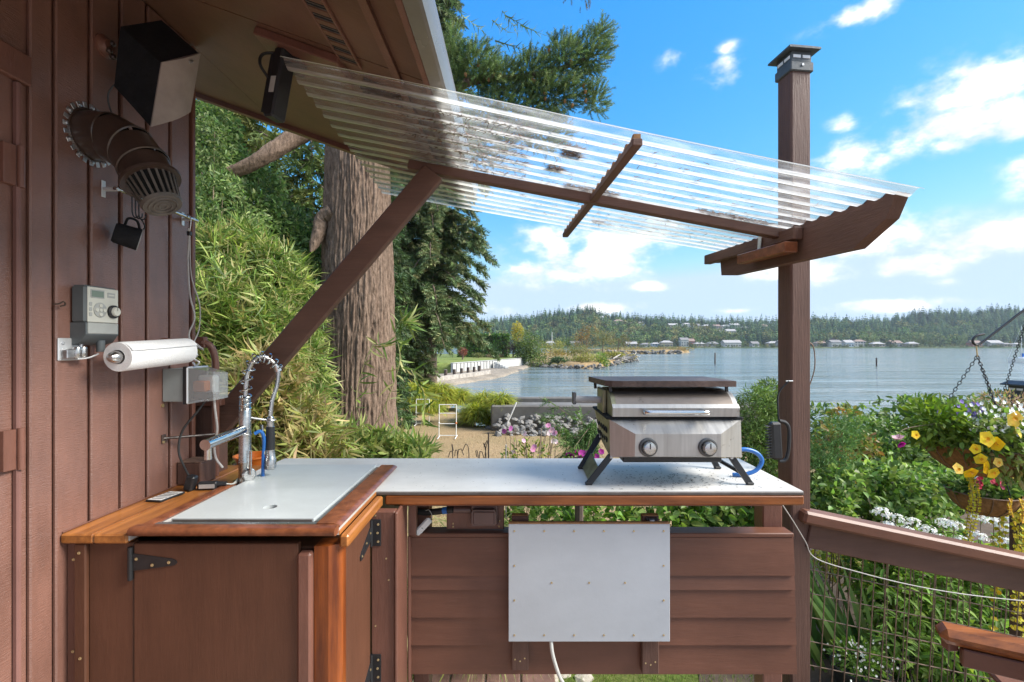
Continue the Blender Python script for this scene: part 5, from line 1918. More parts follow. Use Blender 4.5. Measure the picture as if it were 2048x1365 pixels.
MB().bb(-1.20, -1.16, 1.7925, 1.815, EZ - .012, EZ + .03, .003).build('elbow_box', 'paint_trim', cdt)
rd = thing('iron_rod', 'thin dark iron rod projecting from the wall under the outlet box', 'rod', (WALL, 1.63, EZ - .315))
MB().cyl((WALL, 1.630, EZ - .318), (-1.085, 1.75, EZ - .325), .0048, n=10).build('rod', 'duct_brown', rd)
MB().bb(WALL, WALL + .004, 1.620, 1.640, EZ - .335, EZ - .305, .001).build('base', 'duct_brown', rd)
MB().lathe([(.005, 0), (.004, .003), (0, .003)], (WALL + .004, 1.626, EZ - .330), (1, 0, 0), 10).build('screw', 'brass', rd)
blk = thing('timber_block', 'short brown block of post with weathered end grain on the corner board', 'block', (-1.15, 1.735, CT))
MB().bb(WALL + .002, -1.108, 1.692, 1.780, CT + .0005, EZ - .418, .004).build('block', 'paint_post', blk)
MB().bb(WALL + .003, -1.109, 1.693, 1.779, EZ - .4178, EZ - .4145, .001).build('end_grain', 'end_grain', blk)
ad = thing('power_adapter', 'black plug and inline power adapter lying by the timber block', 'plug', (-1.08, 1.65, CT))
MB().box((-1.106, 1.638, CT + .026), (.030, .030, .052), Matrix.Rotation(R(14), 3, 'Y'), .005).build('plug', 'black_plastic', ad)
MB().box((-1.055, 1.650, CT + .0135), (.062, .024, .026), Matrix.Rotation(R(8), 3, 'Z'), .004).build('adapter', 'black_plastic', ad)
MB().box((-1.052, 1.6372, CT + .0135), (.050, .0006, .014), Matrix.Rotation(R(8), 3, 'Z'), .0002).build('sticker', 'cord_grey', ad)
MB().cyl((-1.028, 1.655, CT + .015), (-.998, 1.66, CT + .016), .011, .008, 14).build('socket', 'black_plastic', ad)
m = MB()
for k in range(3):
    m.tube(curve_pts([(-.998, 1.66, CT + .016), (-.985, 1.672 + k * .003, CT + .012), (-.985, 1.70 + .008 * k, CT + .010 + .006 * k), (-1.0 + .01 * k, 1.745, CT + .014)], 16), .0022, 6)
m.build('lead', 'cord_white', ad)
cdv = thing('label_card', 'thin black card with a pale printed label on the wooden board', 'card', (-1.13, 1.565, CT))
rr = Matrix.Rotation(R(-8), 3, 'Z')
MB().box((-1.135, 1.560, CT + .0035), (.055, .095, .006), rr, .0015).build('card', 'black_plastic', cdv)
MB().box((-1.135, 1.560, CT + .0068), (.048, .086, .0006), rr, .0002).build('label', 'white_plastic', cdv)
for k in range(5):
    MB().box(Vector((-1.135, 1.560, CT + .0073)) + rr @ Vector((0, -.03 + k * .014, 0)), (.040, .004, .0004), rr, .0001).build('print_line', 'black_plastic', cdv)
bk = thing('orange_bucket', 'orange plastic bucket rim peeking behind the faucet', 'bucket', (-1.12, 2.062, CT - .028))
MB().lathe([(0, .001), (.055, 0), (.072, .045), (.077, .046), (.077, .052), (.070, .052), (.054, .006), (0, .006)], (-1.125, 2.062, CT - .0275), n=32).build('tub', 'orange_plastic', bk)
MB().tube(curve_pts([(-.925, 1.86, CT + .19), (-.905, 1.865, CT + .20), (-.895, 1.87, CT + .17), (-.902, 1.875, CT + .10), (-.905, 1.88, CT + .02)], 24), .007, 10)
tag(MB().tube(curve_pts([(-.942, 1.735, CT + .175), (-.925, 1.745, CT + .182), (-.915, 1.75, CT + .155), (-.920, 1.755, CT + .09), (-.925, 1.76, CT + .004)], 24), .0062, 10).build('water_hose', 'hose_blue', loc=(-.925, 1.75, CT)),
    'short blue water hose looping behind the faucet', 'hose')

# flood light under the eave
fl_ = thing('flood_light', 'black flat flood light hanging from the soffit on a bracket', 'light', (-.78, 1.50, EZ + .86))
m = MB()
fc = W(560, 172, 1.50)
rt_ = Matrix.Rotation(R(10), 3, 'Y') @ Matrix.Rotation(R(-20), 3, 'Z')
m.box(fc, (.040, .055, .215), rt_, .006)
m.build('housing', 'black_plastic', fl_)
m = MB()
for k in range(7):
    m.box(fc + rt_ @ Vector((-.026, -.022 + k * .0075, 0)), (.014, .004, .19), rt_, .001)
tag(m.build('cooling_fins', 'black_plastic', fl_), kind='stuff')
MB().box(fc + rt_ @ Vector((.0, -.0280, -.01)), (.020, .0012, .05), rt_, .0003).build('sticker', 'cord_white', fl_)
MB().bar(fc + rt_ @ Vector((0, .02, .10)), sof(-.705, 1.53, -.02), .03, .006, .001).build('bracket', 'black_metal', fl_)
MB().box(sof(-.70, 1.53, -.045), (.05, .06, .04), rot, .006).build('junction', 'black_plastic', fl_)
MB().tube(curve_pts([sof(-.72, 1.50, -.03), W(528, 108, 1.48), W(520, 128, 1.47), W(536, 156, 1.48)], 20), .0045, 8).build('lead', 'rubber_black', fl_)
# ---------------------------------------------------------------- sloping deck railing with wire mesh
rail = thing('deck_railing', 'brown timber railing sloping down beside the steps with rusty wire mesh', 'railing', (1.8, 2.0, YARD))
SLR = -.2085                       # its fall per metre
X0 = 1.176


def rz(x, off=0):
    return EZ - .672 + SLR * (x - X0) + off


ang = Matrix.Rotation(-math.atan(SLR), 3, 'Y')
xa, xb = X0, 2.75
Ln = (xb - xa) / math.cos(math.atan(SLR))
xm = (xa + xb) / 2
MB().box((xm, 1.990, rz(xm, -.0295)), (Ln, .088, .052), ang, .010).build('cap_rail', 'paint_lap', rail)
MB().box((xm + .02, 2.006, rz(xm + .02, -.108)), (Ln - .04, .040, .104), ang, .004).build('top_rail', 'paint_beam', rail)
MB().box((xm + .02, 2.006, rz(xm + .02, -.80)), (Ln - .04, .040, .089), ang, .004).build('bottom_rail', 'paint_beam', rail)
YW = 2.032
MB().bb(X0 + .065, X0 + .10, 1.99, 2.03, rz(X0) - .85, rz(X0) - .15, .003)
tilt = .055
wz0, wz1 = -.158, -.77
wv = None
nW = 30
for i in range(nW):
    x = X0 + .095 + i * .0508
    p0 = Vector((x, YW, rz(x, wz0)))
    p1 = Vector((x - tilt * .62, YW, rz(x - tilt * .62, wz1)))
    if wv is None:
        wv = MB().tube([p0, p1], .0022, 6).build('wire', 'wire_mesh', rail, loc=p0)
        base = p0.copy()
    else:
        link('wire', wv.data, rail, p0)
for k in range(7):
    off = wz0 - .005 - k * .1016
    sh_ = -tilt * (wz0 - off)
    MB().tube([(X0 + .06, YW + .0035, rz(X0 + .06, off)), (xb - .05, YW + .0035, rz(xb - .05, off))], .0022, 6).build('wire', 'wire_mesh', rail)
post2 = post_with_cap('railing_post', 'shorter brown railing post with dark cap light behind the hanging baskets', (3.09, 2.92), YARD - .1, EZ - .30, R(4))
st = tag(MB().tube(curve_pts([(.935, 1.70, CT - .052), (1.04, 1.80, CT - .16), (1.155, 1.91, CT - .285), (1.215, 1.935, CT - .365), (1.40, 1.94, CT - .425), (1.62, 1.94, CT - .478), (1.86, 1.94, CT - .517), (2.2, 1.94, CT - .55), (2.7, 1.94, CT - .58)], 60), .0020, 8).build('light_string', 'cord_grey', loc=(1.2, 1.9, CT - .3)),
         'thin pale cord strung from the counter along the sloping railing', 'cord')

# ---------------------------------------------------------------- wooden chair, its arm reaching into view
ch = thing('deck_chair', 'brown painted deck chair with varnished orange armrest', 'chair', (1.75, 1.05, 0))
a0, a1 = W(1875, 1262, 1.44), Vector((2.10, 1.02, .700))
a1.z = a0.z + .0
a1 = a0 + (Vector((2.02, 1.06, a0.z - .012)) - a0)
MB().bar(a0, a1, .075, .044, .016).build('armrest', 'stain_x', ch)
d_ = (a1 - a0).normalized()
MB().bar(a0 + d_ * .045 + Vector((.0, -.012, -.052)), a1 + d_ * .1 + Vector((0, -.012, -.052)), .030, .052, .003).build('arm_rail', 'paint_lap', ch)
MB().box(a0 + d_ * .035 + Vector((0, .01, -.036)), (.03, .03, .028), None, .003).build('arm_block', 'paint_trim', ch)
sd_ = Vector((-d_.y, d_.x, 0))
bsz = a0.z
for (al, sdw, h) in ((.30, -.012, bsz - .05), (.62, -.012, bsz - .05), (.30, -.56, bsz - .05), (.62, -.56, bsz + .32)):
    p = a0 + d_ * al + sd_ * (sdw if sdw > -.1 else sdw)
    MB().bb(p.x - .02, p.x + .02, p.y - .02, p.y + .02, 0, h, .003).build('leg', 'paint_trim', ch)
for k in range(6):
    o_ = a0 + d_ * (.28 + k * .075)
    MB().bar(Vector((o_.x, o_.y, .41)) + sd_ * .0, Vector((o_.x, o_.y, .41)) + sd_ * -.58, .062, .02, .003).build('seat_slat', 'paint_lap', ch)
MB().bar(a0 + sd_ * -.56, a1 + sd_ * -.56, .075, .044, .016).build('armrest', 'stain_x', ch)
sz = W(2030, 1358, 1.50)
MB().bar(sz + Vector((-.045, .02, -.015)), sz + Vector((.30, -.10, -.02)), .10, .02, .006).build('seat_edge', 'paint_lap', ch)

# ---------------------------------------------------------------- yard walls, stones, lawn games
sw = thing('seawall', 'weathered grey concrete seawall across the end of the yard', 'wall', (4, 15.4, YARD))
MB().bb(-.75, 8.2, 15.0, 15.9, YARD - .3, EZ - 1.90, .04).build('front_wall', 'concrete', sw)
MB().bb(-.5, 8.2, 17.9, 18.3, SEA - .5, EZ - 1.97, .04).build('back_wall', 'concrete', sw)
MB().bb(-.6, 8.2, 15.91, 17.89, SEA - .5, EZ - 2.28, .04).build('walkway', 'concrete', sw)


def rock_mesh(seed, name='rock', mt='stone'):
    r_ = np.random.default_rng(seed)
    bm = bmesh.new()
    bmesh.ops.create_icosphere(bm, subdivisions=1, radius=1)
    k_ = r_.uniform(.7, 1.25, 3)
    for v in bm.verts:
        v.co = Vector((v.co.x * k_[0], v.co.y * k_[1], v.co.z * k_[2] * .8)) * (1 + r_.uniform(-.22, .22))
    me = bpy.data.meshes.new(name)
    bm.to_mesh(me)
    bm.free()
    me.materials.append(MATS[mt])
    return me


ROCKS = [rock_mesh(i) for i in range(7)]
SHORE_ROCKS = [rock_mesh(i + 20, 'rock', 'shore_stone') for i in range(7)]


def put_rock(parent, p, s, pool=None):
    o_ = link('rock', random.choice(pool or ROCKS), parent, Vector(p))
    o_.scale = (s * random.uniform(.8, 1.2), s, s * random.uniform(.7, 1))
    o_.rotation_euler = (random.uniform(-.4, .4), random.uniform(-.4, .4), random.uniform(0, 6.3))
    return o_


rr_ = thing('stone_riprap', 'heap of grey rounded stones along the foot of the seawall', 'stones', (1, 14.5, YARD))
for i in range(200):
    t = random.random() ** .8
    x = random.uniform(-.6, 3.6)
    put_rock(rr_, (x, 14.95 - t * .85, YARD + .46 * (1 - t) + random.uniform(0, .05)), random.uniform(.07, .13))


def tube_frame(name, label, base, w, h, lean, group):
    """white pipe ladder-toss frame with three rungs and floor feet"""
    t_ = thing(name, label, 'game', base, group)
    b_ = Vector(base)
    r_ = .012
    for sx in (-1, 1):
        MB().tube([b_ + Vector((sx * w / 2, 0, .02)), b_ + Vector((sx * w / 2, lean, h))], r_, 10).build('upright', 'pvc_white', t_)
        MB().tube([b_ + Vector((sx * w / 2, -.28, .016)), b_ + Vector((sx * w / 2, .28, .016))], r_, 10).build('floor_foot', 'pvc_white', t_)
    for k_, z in enumerate((.06, .40, .70, h)):
        MB().tube([b_ + Vector((-w / 2, lean * z / h, z)), b_ + Vector((w / 2, lean * z / h, z))], r_, 10).build('rung', 'pvc_white', t_)
    for sx in (-1, 1):
        MB().box(b_ + Vector((sx * w / 2, lean * .4, .42)), (.05, .04, .05), None, .01).build('joint', 'pvc_white' if sx < 0 else 'orange_plastic', t_)
    return t_


yz = YARD + .01
tube_frame('ladder_game', 'white pipe ladder-toss frame standing on dry lawn near grass mounds', (G(845, 850, yz).x, G(845, 850, yz).y, YARD), .44, .86, .05, 'lawn game frames')
tube_frame('ladder_game', 'leaning white pipe ladder-toss frame with orange joint on dry lawn', (G(895, 875, yz).x, G(895, 875, yz).y, YARD), .50, .95, .06, 'lawn game frames')
pbase = G(1017, 868, yz)
wp = tag(MB().tube(curve_pts([pbase + Vector((.55, 0, .02)), pbase + Vector((.20, 0, .03)), pbase + Vector((.02, 0, .08)), pbase + Vector((-.05, 0, .25)), pbase + Vector((.10, 0, .62)), pbase + Vector((.24, 0, .95))], 30), .022, 10).build('bent_pipe', 'pvc_white', loc=pbase),
         'bent white plastic pipe curving up from the dry lawn', 'pipe')
for px_, py_, h_, nm in ((977, 1000, .55, 'rusty dark metal stake upright behind the counter'), (1012, 1000, .42, 'pale wooden stake behind the counter near pink flowers')):
    b_ = W(px_, 960, 4.6)
    b_.z = YARD
    top_z = EZ - (865 - CY) / F * 4.6 if px_ < 1000 else EZ - (890 - CY) / F * 4.6
    s_ = thing('garden_stake', nm, 'stake', b_)
    MB().bar(b_, (b_.x, b_.y, top_z), .022, .014, .002, up=(1, 0, 0)).build('stake', 'piling' if px_ < 1000 else 'driftwood', s_)
pv_ = thing('paver_edging', 'row of brown paving blocks with pale joints on the ground below the counter', 'pavers', (-.45, 4.0, YARD))
MB().bb(-.80, .34, 3.55, 4.00, YARD, YARD + .075, .003).build('bed', 'cream_stone', pv_)
for k in range(4):
    x0 = -.775 + k * .275
    MB().bb(x0, x0 + .262, 3.58, 3.955, YARD + .07, YARD + .098, .008).build('paver', 'paver', pv_)
for (px_, py_, s_) in ((1170, 1356, .09), (1130, 1349, .05), (985, 1347, .04)):
    p = G(px_, py_, YARD + .06)
    tag(put_rock(None, p, s_), None)
    ob = bpy.context.scene.objects[-1] if False else None
# the three loose cream stones just placed
for ob in [o for o in col.objects if o.name.split('.')[0] == 'rock' and o.parent is None]:
    me = random.choice(ROCKS).copy()
    me.materials.clear()
    me.materials.append(MATS['cream_stone'])
    ob.data = me
    ob.name = 'loose_stone'
    sz_ = round(ob.scale[1], 2)
    tag(ob, {.09: 'largest cream coloured stone on the grass right of the pavers', .05: 'middling cream stone wedged behind the paver row', .04: 'smallest cream stone behind the pavers by the hose ring'}[sz_], 'stone', 'loose stones by the pavers')
hp = G(915, 1352, YARD + .08)
tag(MB().tube([hp + Vector((.19 * math.cos(t), .10 * math.sin(t) + .12, .02)) for t in np.linspace(0, 2 * math.pi, 28, endpoint=False)], .010, 8, closed=True).build('hose_ring', 'pvc_white', loc=hp),
    'white hose ring lying behind the pavers', 'hose')

# ---------------------------------------------------------------- hook, chains and hanging baskets
BY = 2.24
hkp = W(1955, 690, BY)
sh = thing('shepherd_hook', 'dark iron plant hook arm reaching in over the railing', 'hook', (2.75, BY, YARD))
MB().tube(curve_pts([hkp + Vector((.03, 0, .050)), hkp + Vector((-.005, 0, .042)), hkp + Vector((-.022, 0, .022)), hkp + Vector((-.014, 0, .004)), hkp + Vector((.012, 0, .006)), hkp + Vector((.10, 0, .072)), hkp + Vector((.25, 0, .185)), hkp + Vector((.52, 0, .36)), hkp + Vector((.60, 0, .30)), hkp + Vector((.61, 0, -.5)), hkp + Vector((.61, 0, YARD - hkp.z))], 70), .0055, 8).build('rod', 'black_metal', sh)


def chain(p0, p1, parent, step=.0165):
    p0, p1 = Vector(p0), Vector(p1)
    d = (p1 - p0)
    n_ = int(d.length / step)
    x = d.normalized()
    y = x.orthogonal().normalized()
    z = x.cross(y)
    m_ = MB()
    for i in range(n_):
        c = p0 + d * ((i + .5) / n_)
        s_ = y if i % 2 else z
        m_.tube([c + x * math.cos(t) * .011 + s_ * math.sin(t) * .0058 for t in np.linspace(0, 2 * math.pi, 10, endpoint=False)], .0016, 5, closed=True)
    o_ = m_.build('chain', 'black_metal', parent)
    return tag(o_, kind='stuff')


def basket(name, label, c, r, h, apex, with_chain=True):
    b_ = thing(name, label, 'basket', c)
    c = Vector(c)
    pr = [(0, -h), (r * .25, -h * .985), (r * .55, -h * .86), (r * .80, -h * .58), (r * .95, -h * .25), (r, 0), (r * .96, .0), (r * .9, -h * .25), (r * .7, -h * .6), (0, -h * .7)]
    MB().lathe(pr, c, n=32).build('coir_liner', 'coir', b_)
    wr = MB().tube([c + Vector((math.cos(t) * (r + .004), math.sin(t) * (r + .004), 0)) for t in np.linspace(0, 2 * math.pi, 32, endpoint=False)], .0035, 6, closed=True)
    wr.build('wire_rim', 'wire_mesh', b_)
    for i in range(12):
        t = 2 * math.pi * i / 12
        MB().tube([c + Vector((math.cos(t) * (q + .003), math.sin(t) * (q + .003), hh)) for q, hh in pr[1:6]], .0024, 6).build('wire_rib', 'wire_mesh', b_)
    MB().lathe([(0, -.012), (r * .93, -.014)], c, n=24).build('soil', 'soil', b_)
    if with_chain:
        for t in (2.6, 4.45, .35):
            chain(apex, c + Vector((math.cos(t) * r, math.sin(t) * r, 0)), b_)
        MB().tube([Vector(apex) + Vector((0, 0, -.004)), hkp + Vector((-.006, 0, .0))], .003, 8).build('swivel', 'brass', b_)
    return b_


B1 = Vector((W(1962, 905, BY).x, BY, EZ - .462))
apex1 = hkp + Vector((0, 0, -.052))
bas1 = basket('hanging_basket', 'large hanging wire basket overflowing with yellow pansies, on chains', B1, .212, .145, apex1)
B2 = Vector((W(1966, 990, 2.62).x, 2.62, EZ - .800))
bas2 = basket('hanging_basket', 'small coir-lined basket with red geraniums below the larger one', B2, .155, .125, None, False)
MB().tube([B2 + Vector((.0, -.15, 0)), B2 + Vector((-.01, -.10, .20)), Vector((B1.x, B1.y + .05, B1.z - .19))], .003, 6).build('hanger', 'black_metal', bas2)
# ---------------------------------------------------------------- the big fir by the house
FX, FY = -2.13, 6.5
fir = thing('fir_tree', 'huge old fir with deeply furrowed bark close behind the counter', 'tree', (FX, FY, YARD))


def trunk_mesh(name, parent, cx, cy, zr, nth, nz, c_lo, c_hi, ridge=.10, rs=9.0):
    """furrowed bark: plates of ridged noise stretched along the trunk"""
    zs = np.linspace(zr[0][0], zr[-1][0], nz)
    rad = np.interp(zs, [a for a, b_ in zr], [b_ for a, b_ in zr])
    th = np.linspace(0, 2 * np.pi, nth, endpoint=False)
    T, Z = np.meshgrid(th, zs)
    Rr = np.repeat(rad[:, None], nth, 1)
    q = np.stack([np.cos(T).ravel() * rs * .5, np.sin(T).ravel() * rs * .5, Z.ravel() * 1.1], 1)
    warp = (fbm(q * .9 + 9, 4) - .5) * 3.4
    p = np.stack([np.cos(T).ravel() * rs + warp, np.sin(T).ravel() * rs + warp, Z.ravel() * 2.9 + warp * 1.6], 1)
    n1 = 1 - np.abs(2 * vnoise(p) - 1)
    n2 = 1 - np.abs(2 * vnoise(p * 2.3 + 7) - 1)
    n3 = fbm(np.stack([np.cos(T).ravel() * rs * 4, np.sin(T).ravel() * rs * 4, Z.ravel() * 14], 1), 2)
    h = np.clip(1.25 * (1 - n1) ** .6 * .65 + .25 * (1 - n2) + .22 * (n3 - .5), 0, 1.2)
    lump = (fbm(q * .35, 3) - .5) * .10
    r = (Rr.ravel() * (1 + lump)) + ridge * (h - .5) * .5
    P = np.stack([cx + np.cos(T).ravel() * r, cy + np.sin(T).ravel() * r, Z.ravel()], 1)
    i = np.arange(nz - 1)[:, None] * nth + np.arange(nth)[None]
    j = np.arange(nz - 1)[:, None] * nth + (np.arange(nth)[None] + 1) % nth
    Q = np.stack([i, j, j + nth, i + nth], -1).reshape(-1, 4)
    mixv = np.clip(fbm(q * 2.2 + 3, 4) * 1.5 - .25, 0, 1)[:, None]
    C = np.array(c_lo) * (1 - mixv) + np.array(c_hi) * mixv
    return raw_mesh(name, P, Q, 'bark', parent, cols=C, smooth=True)


trunk_mesh('trunk', fir, FX, FY, [(YARD - .1, .66), (-.7, .56), (.37, .515), (2.06, .465), (3.8, .415), (9, .33), (16, .18)], 330, 560, (.165, .116, .088), (.27, .205, .160), .10, 17)


def limb(parent, pts, rs, name='limb', nth=26):
    """crooked branch with the same furrowed bark"""
    P = np.array([tuple(p) for p in curve_pts(pts, 90)])
    k = len(P)
    rr = np.interp(np.linspace(0, 1, k), np.linspace(0, 1, len(rs)), rs)
    T = nrm(np.gradient(P, axis=0))
    A = nrm(np.cross(T, np.array([.1, .2, 1.])))
    B = np.cross(T, A)
    th = np.linspace(0, 2 * np.pi, nth, endpoint=False)
    ring = A[:, None] * np.cos(th)[None, :, None] + B[:, None] * np.sin(th)[None, :, None]
    s = np.cumsum(np.r_[0, np.linalg.norm(np.diff(P, axis=0), axis=1)])
    q = np.stack([np.tile(np.cos(th), k) * 3.2, np.tile(np.sin(th), k) * 3.2, np.repeat(s, nth) * 9], 1)
    bump = (1 - np.abs(2 * vnoise(q * 1.6) - 1)) * .22 + (fbm(q * .5, 3) - .5) * .40
    V = P[:, None] + ring * (rr[:, None] * (1 + bump.reshape(k, nth)))[..., None]
    i = np.arange(k - 1)[:, None] * nth + np.arange(nth)[None]
    j = np.arange(k - 1)[:, None] * nth + (np.arange(nth)[None] + 1) % nth
    Q = np.stack([i, j, j + nth, i + nth], -1).reshape(-1, 4)
    mixv = fbm(q * .8 + 4, 3)[:, None]
    return raw_mesh(name, V.reshape(-1, 3), Q, 'bark', parent, cols=np.array((.16, .115, .088)) * (1 - mixv) + np.array((.28, .21, .16)) * mixv, smooth=True)


limb(fir, [(FX, FY, EZ + 3.25), W(640, 242, 6.35), W(596, 270, 6.2), W(545, 303, 6.0), W(482, 338, 5.9), W(425, 352, 5.9), W(360, 360, 6.0)], [.13, .118, .105, .085, .065, .055, .045])
limb(fir, [W(668, 425, 6.2), W(646, 440, 6.2), W(638, 466, 6.15), W(628, 490, 6.1), W(622, 505, 6.05)], [.11, .085, .07, .05, .012])
limb(fir, [(FX, FY, EZ + 2.8), W(780, 215, 6.7), W(905, 176, 6.8), W(960, 160, 6.8), W(1060, 152, 6.8), W(1165, 120, 6.8), W(1208, 70, 6.8)], [.11, .09, .06, .045, .035, .02, .01])
limb(fir, [(FX, FY, EZ + 2.2), W(800, 300, 6.8), W(950, 262, 6.8), W(1080, 240, 6.8)], [.09, .06, .04, .015])
for px_, py_ in ((985, 95), (1000, 110), (1010, 130)):
    pass
lm = LM()
T1 = shoot(34, .12, .032, .0065)
FIRC = [(.11, .175, .058), (.15, .225, .072), (.075, .125, .048), (.20, .27, .10)]
for (px_, py_, rx, ry, rz_, n) in ((955, 135, .30, .30, .30, 190), (1000, 160, .32, .3, .26, 150), (1060, 150, .34, .3, .26, 190), (1130, 125, .34, .3, .34, 230), (1185, 105, .22, .22, .34, 120), (1205, 70, .10, .15, .18, 26),
                                   (1110, 190, .50, .3, .20, 220), (1190, 200, .18, .2, .22, 60), (1020, 230, .55, .3, .34, 300), (1090, 265, .36, .3, .28, 160), (965, 280, .45, .3, .35, 220), (905, 110, .16, .2, .45, 110), (905, 170, .12, .2, .25, 50)):
    n = int(n * 2.3)
    P, d = blob_points(n, W(px_, py_, 6.8), (rx, ry, rz_), .35)
    dr = nrm(d * .6 + np.array([.35, -.1, .35]) + rand_unit(n) * .5)
    place_shoots(lm, P, dr, T1, rng.uniform(.8, 1.35, n), FIRC, .2)
P, d = blob_points(46, W(1160, -22, 6.2), (.28, .15, .22), .2)
place_shoots(lm, P, nrm(d * .3 + np.array([0, 0, -1.]) + rand_unit(46) * .4), T1, rng.uniform(.6, 1.0, 46), [(.09, .10, .045), (.13, .12, .06)], .2)
# high crown of the same tree, over the house
n = 1500
zz_ = rng.uniform(5.2, 17, n)
rad_ = (17.5 - zz_) * .26 * np.sqrt(rng.uniform(.05, 1, n))
th_ = rng.uniform(0, 6.283, n)
P = np.stack([FX + np.cos(th_) * rad_, FY + np.sin(th_) * rad_, zz_ - rad_ * .2], 1)
keep = ~((P[:, 1] < 7.5) & (P[:, 2] < 7.0))
P = P[keep]
place_shoots(lm, P, nrm(np.stack([np.cos(th_[keep]), np.sin(th_[keep]), -.2 + 0 * P[:, 0]], 1) + rand_unit(len(P)) * .4), shoot(14, .5, .16, .02), 1.0, FIRC, .2)
lm.build('crown', 'needle', fir)
for k in range(16):
    px_, py_ = random.choice(((955, 130), (1000, 150), (1065, 160), (1110, 180), (1160, 115), (1190, 150), (1075, 105), (1150, 190)))
    p = W(px_ + random.uniform(-25, 25), py_ + random.uniform(-18, 18), 6.62)
    MB().lathe([(.004, 0), (.018, .012), (.022, .03), (.018, .052), (.006, .068), (0, .07)], p, (random.uniform(-.3, .3), 0, -1), 8).build('cone', 'coir', fir)


def conifer(name, label, base, height, r0, trunk_r, nb, cols, droop=.35, z_lo=.08, blade=(.34, .055), per=16, power=.85, group=None, seed=0, lean=.0):
    """drooping conifer: whorls of limbs hung with flat sprays"""
    b_ = Vector(base)
    t_ = thing(name, label, 'tree', b_, group)
    MB().tube([b_ + Vector((lean * k / 8, 0, height * k / 8)) for k in range(9)], [trunk_r * (1 - k / 8.6) for k in range(9)], 12).build('trunk', 'limb_bark', t_)
    O, Dv, S = [], [], []
    br = MB()
    for i in range(nb):
        t = z_lo + (1 - z_lo) * (i + random.random()) / nb
        z = height * t
        L_ = r0 * ((1 - t) / (1 - z_lo)) ** power * random.uniform(.65, 1.12) + .15
        az = i * 2.399 + random.uniform(-.4, .4)
        d = Vector((math.cos(az), math.sin(az), 0))
        pts = []
        for s in range(6):
            q = s / 5
            pts.append(b_ + Vector((lean * t, 0, z)) + d * L_ * q + Vector((0, 0, (.12 * q - droop * q * q) * L_)))
        br.tube(pts, [max(.012, trunk_r * .22 * (1 - q / 5.5)) for q in range(6)], 5)
        n_ = max(3, int(per * L_))
        for s in range(n_):
            q = random.uniform(.12, 1.0)
            k_ = min(4, int(q * 5))
            p = pts[k_].lerp(pts[k_ + 1], q * 5 - k_)
            side = Vector((-d.y, d.x, 0)) * random.choice((-1, 1))
            O.append(p + side * random.uniform(0, .16) * L_ * .6 * (1.2 - q))
            Dv.append(d * .45 + side * random.uniform(.1, .9) + Vector((0, 0, random.uniform(-1.0, .1) * (droop + .5))))
            S.append(random.uniform(.7, 1.3))
    br.build('limbs', 'limb_bark', t_)
    lm_ = LM()
    k = 9
    tt = np.linspace(.05, 1, k)
    sg = np.where(np.arange(k) % 2, 1, -1)
    Pm = np.stack([tt * blade[0], 0 * tt, 0 * tt], 1)
    Dm = np.stack([np.full(k, .8), sg * .65, -.25 + 0 * tt], 1)
    place_shoots(lm_, np.array([tuple(o_) for o_ in O]), np.array([tuple(o_) for o_ in Dv]), (Pm, nrm(Dm), np.linspace(blade[0] * .62, blade[0] * .30, k), np.full(k, blade[1])), np.array(S), cols, .22)
    lm_.build('crown', 'needle', t_)
    return t_


random.seed(5)
FC2 = [(.10, .150, .062), (.13, .180, .068), (.070, .112, .050), (.18, .19, .085)]
conifer('tall_conifer', 'tall drooping conifer behind the big fir, boughs reaching over the bay', (-4.05, 23, YARD), 21, 3.1, .34, 190, FC2, .50, .16, (.40, .060), 52, .40)
conifer('leaning_conifer', 'bushy conifer with low skirts between the fir trunk and the tall conifer', (-5.25, 22, YARD), 15, 1.9, .2, 130, FC2, .5, .03, (.38, .055), 50, .35)
conifer('dark_conifer', 'low dark conifer with skirts near the big fir trunk', (-4.25, 15.5, YARD), 9, .85, .14, 100, [(.050, .085, .036), (.070, .115, .042), (.085, .14, .045)], .5, .03, (.30, .045), 40, .5)
conifer('back_conifer', 'dark conifer standing left of the tall one behind the trunk', (-8.2, 27, YARD), 19, 3.4, .3, 110, FC2, .4, .05, (.45, .06), 22, .7)
CED = [(.13, .17, .045), (.17, .21, .055), (.09, .14, .04), (.21, .22, .07)]
conifer('cedar_tree', 'yellow-green feathery cedar rising behind the house corner', (-5.6, 9.6, YARD), 8.6, 2.7, .2, 120, CED, .55, .10, (.30, .035), 44, .55)
conifer('cedar_tree', 'second feathery cedar filling the gap beside the fir trunk', (-3.9, 9.2, YARD), 6.6, 1.7, .14, 100, [(.08, .13, .04), (.11, .16, .045), (.15, .18, .05)], .55, .08, (.28, .034), 46, .5)

# ---------------------------------------------------------------- shrubs left of the fir


def shrub(name, label, cat, base, blobs, per, L, Wd, cols, kind='oval', stems=6, stem_r=.015, group=None, cut=.0, nscale=3.0, w=None, up=.5, droop=.12, jit=.2, m='leaf'):
    b_ = Vector(base)
    t_ = thing(name, label, cat, b_, group)
    ms = MB()
    for k in range(stems):
        c, r = blobs[k % len(blobs)]
        e = Vector(c) + Vector((random.uniform(-.5, .5) * r[0], random.uniform(-.5, .5) * r[1], random.uniform(-.2, .6) * r[2]))
        s = Vector((b_.x + random.uniform(-.12, .12), b_.y + random.uniform(-.1, .1), b_.z - .02))
        mid = s.lerp(e, .5) + Vector((random.uniform(-.1, .1), random.uniform(-.1, .1), .1))
        ms.tube(curve_pts([s, mid, e], 10), [stem_r * (1 - .7 * i / 10) for i in range(11)], 5)
    ms.build('stems', 'twig', t_)
    lm_ = LM()
    blob_leaves(lm_, blobs, per, L, Wd, cols, kind, up, jit, droop, .3, cut, nscale, w)
    lm_.build('foliage', m, t_)
    return t_


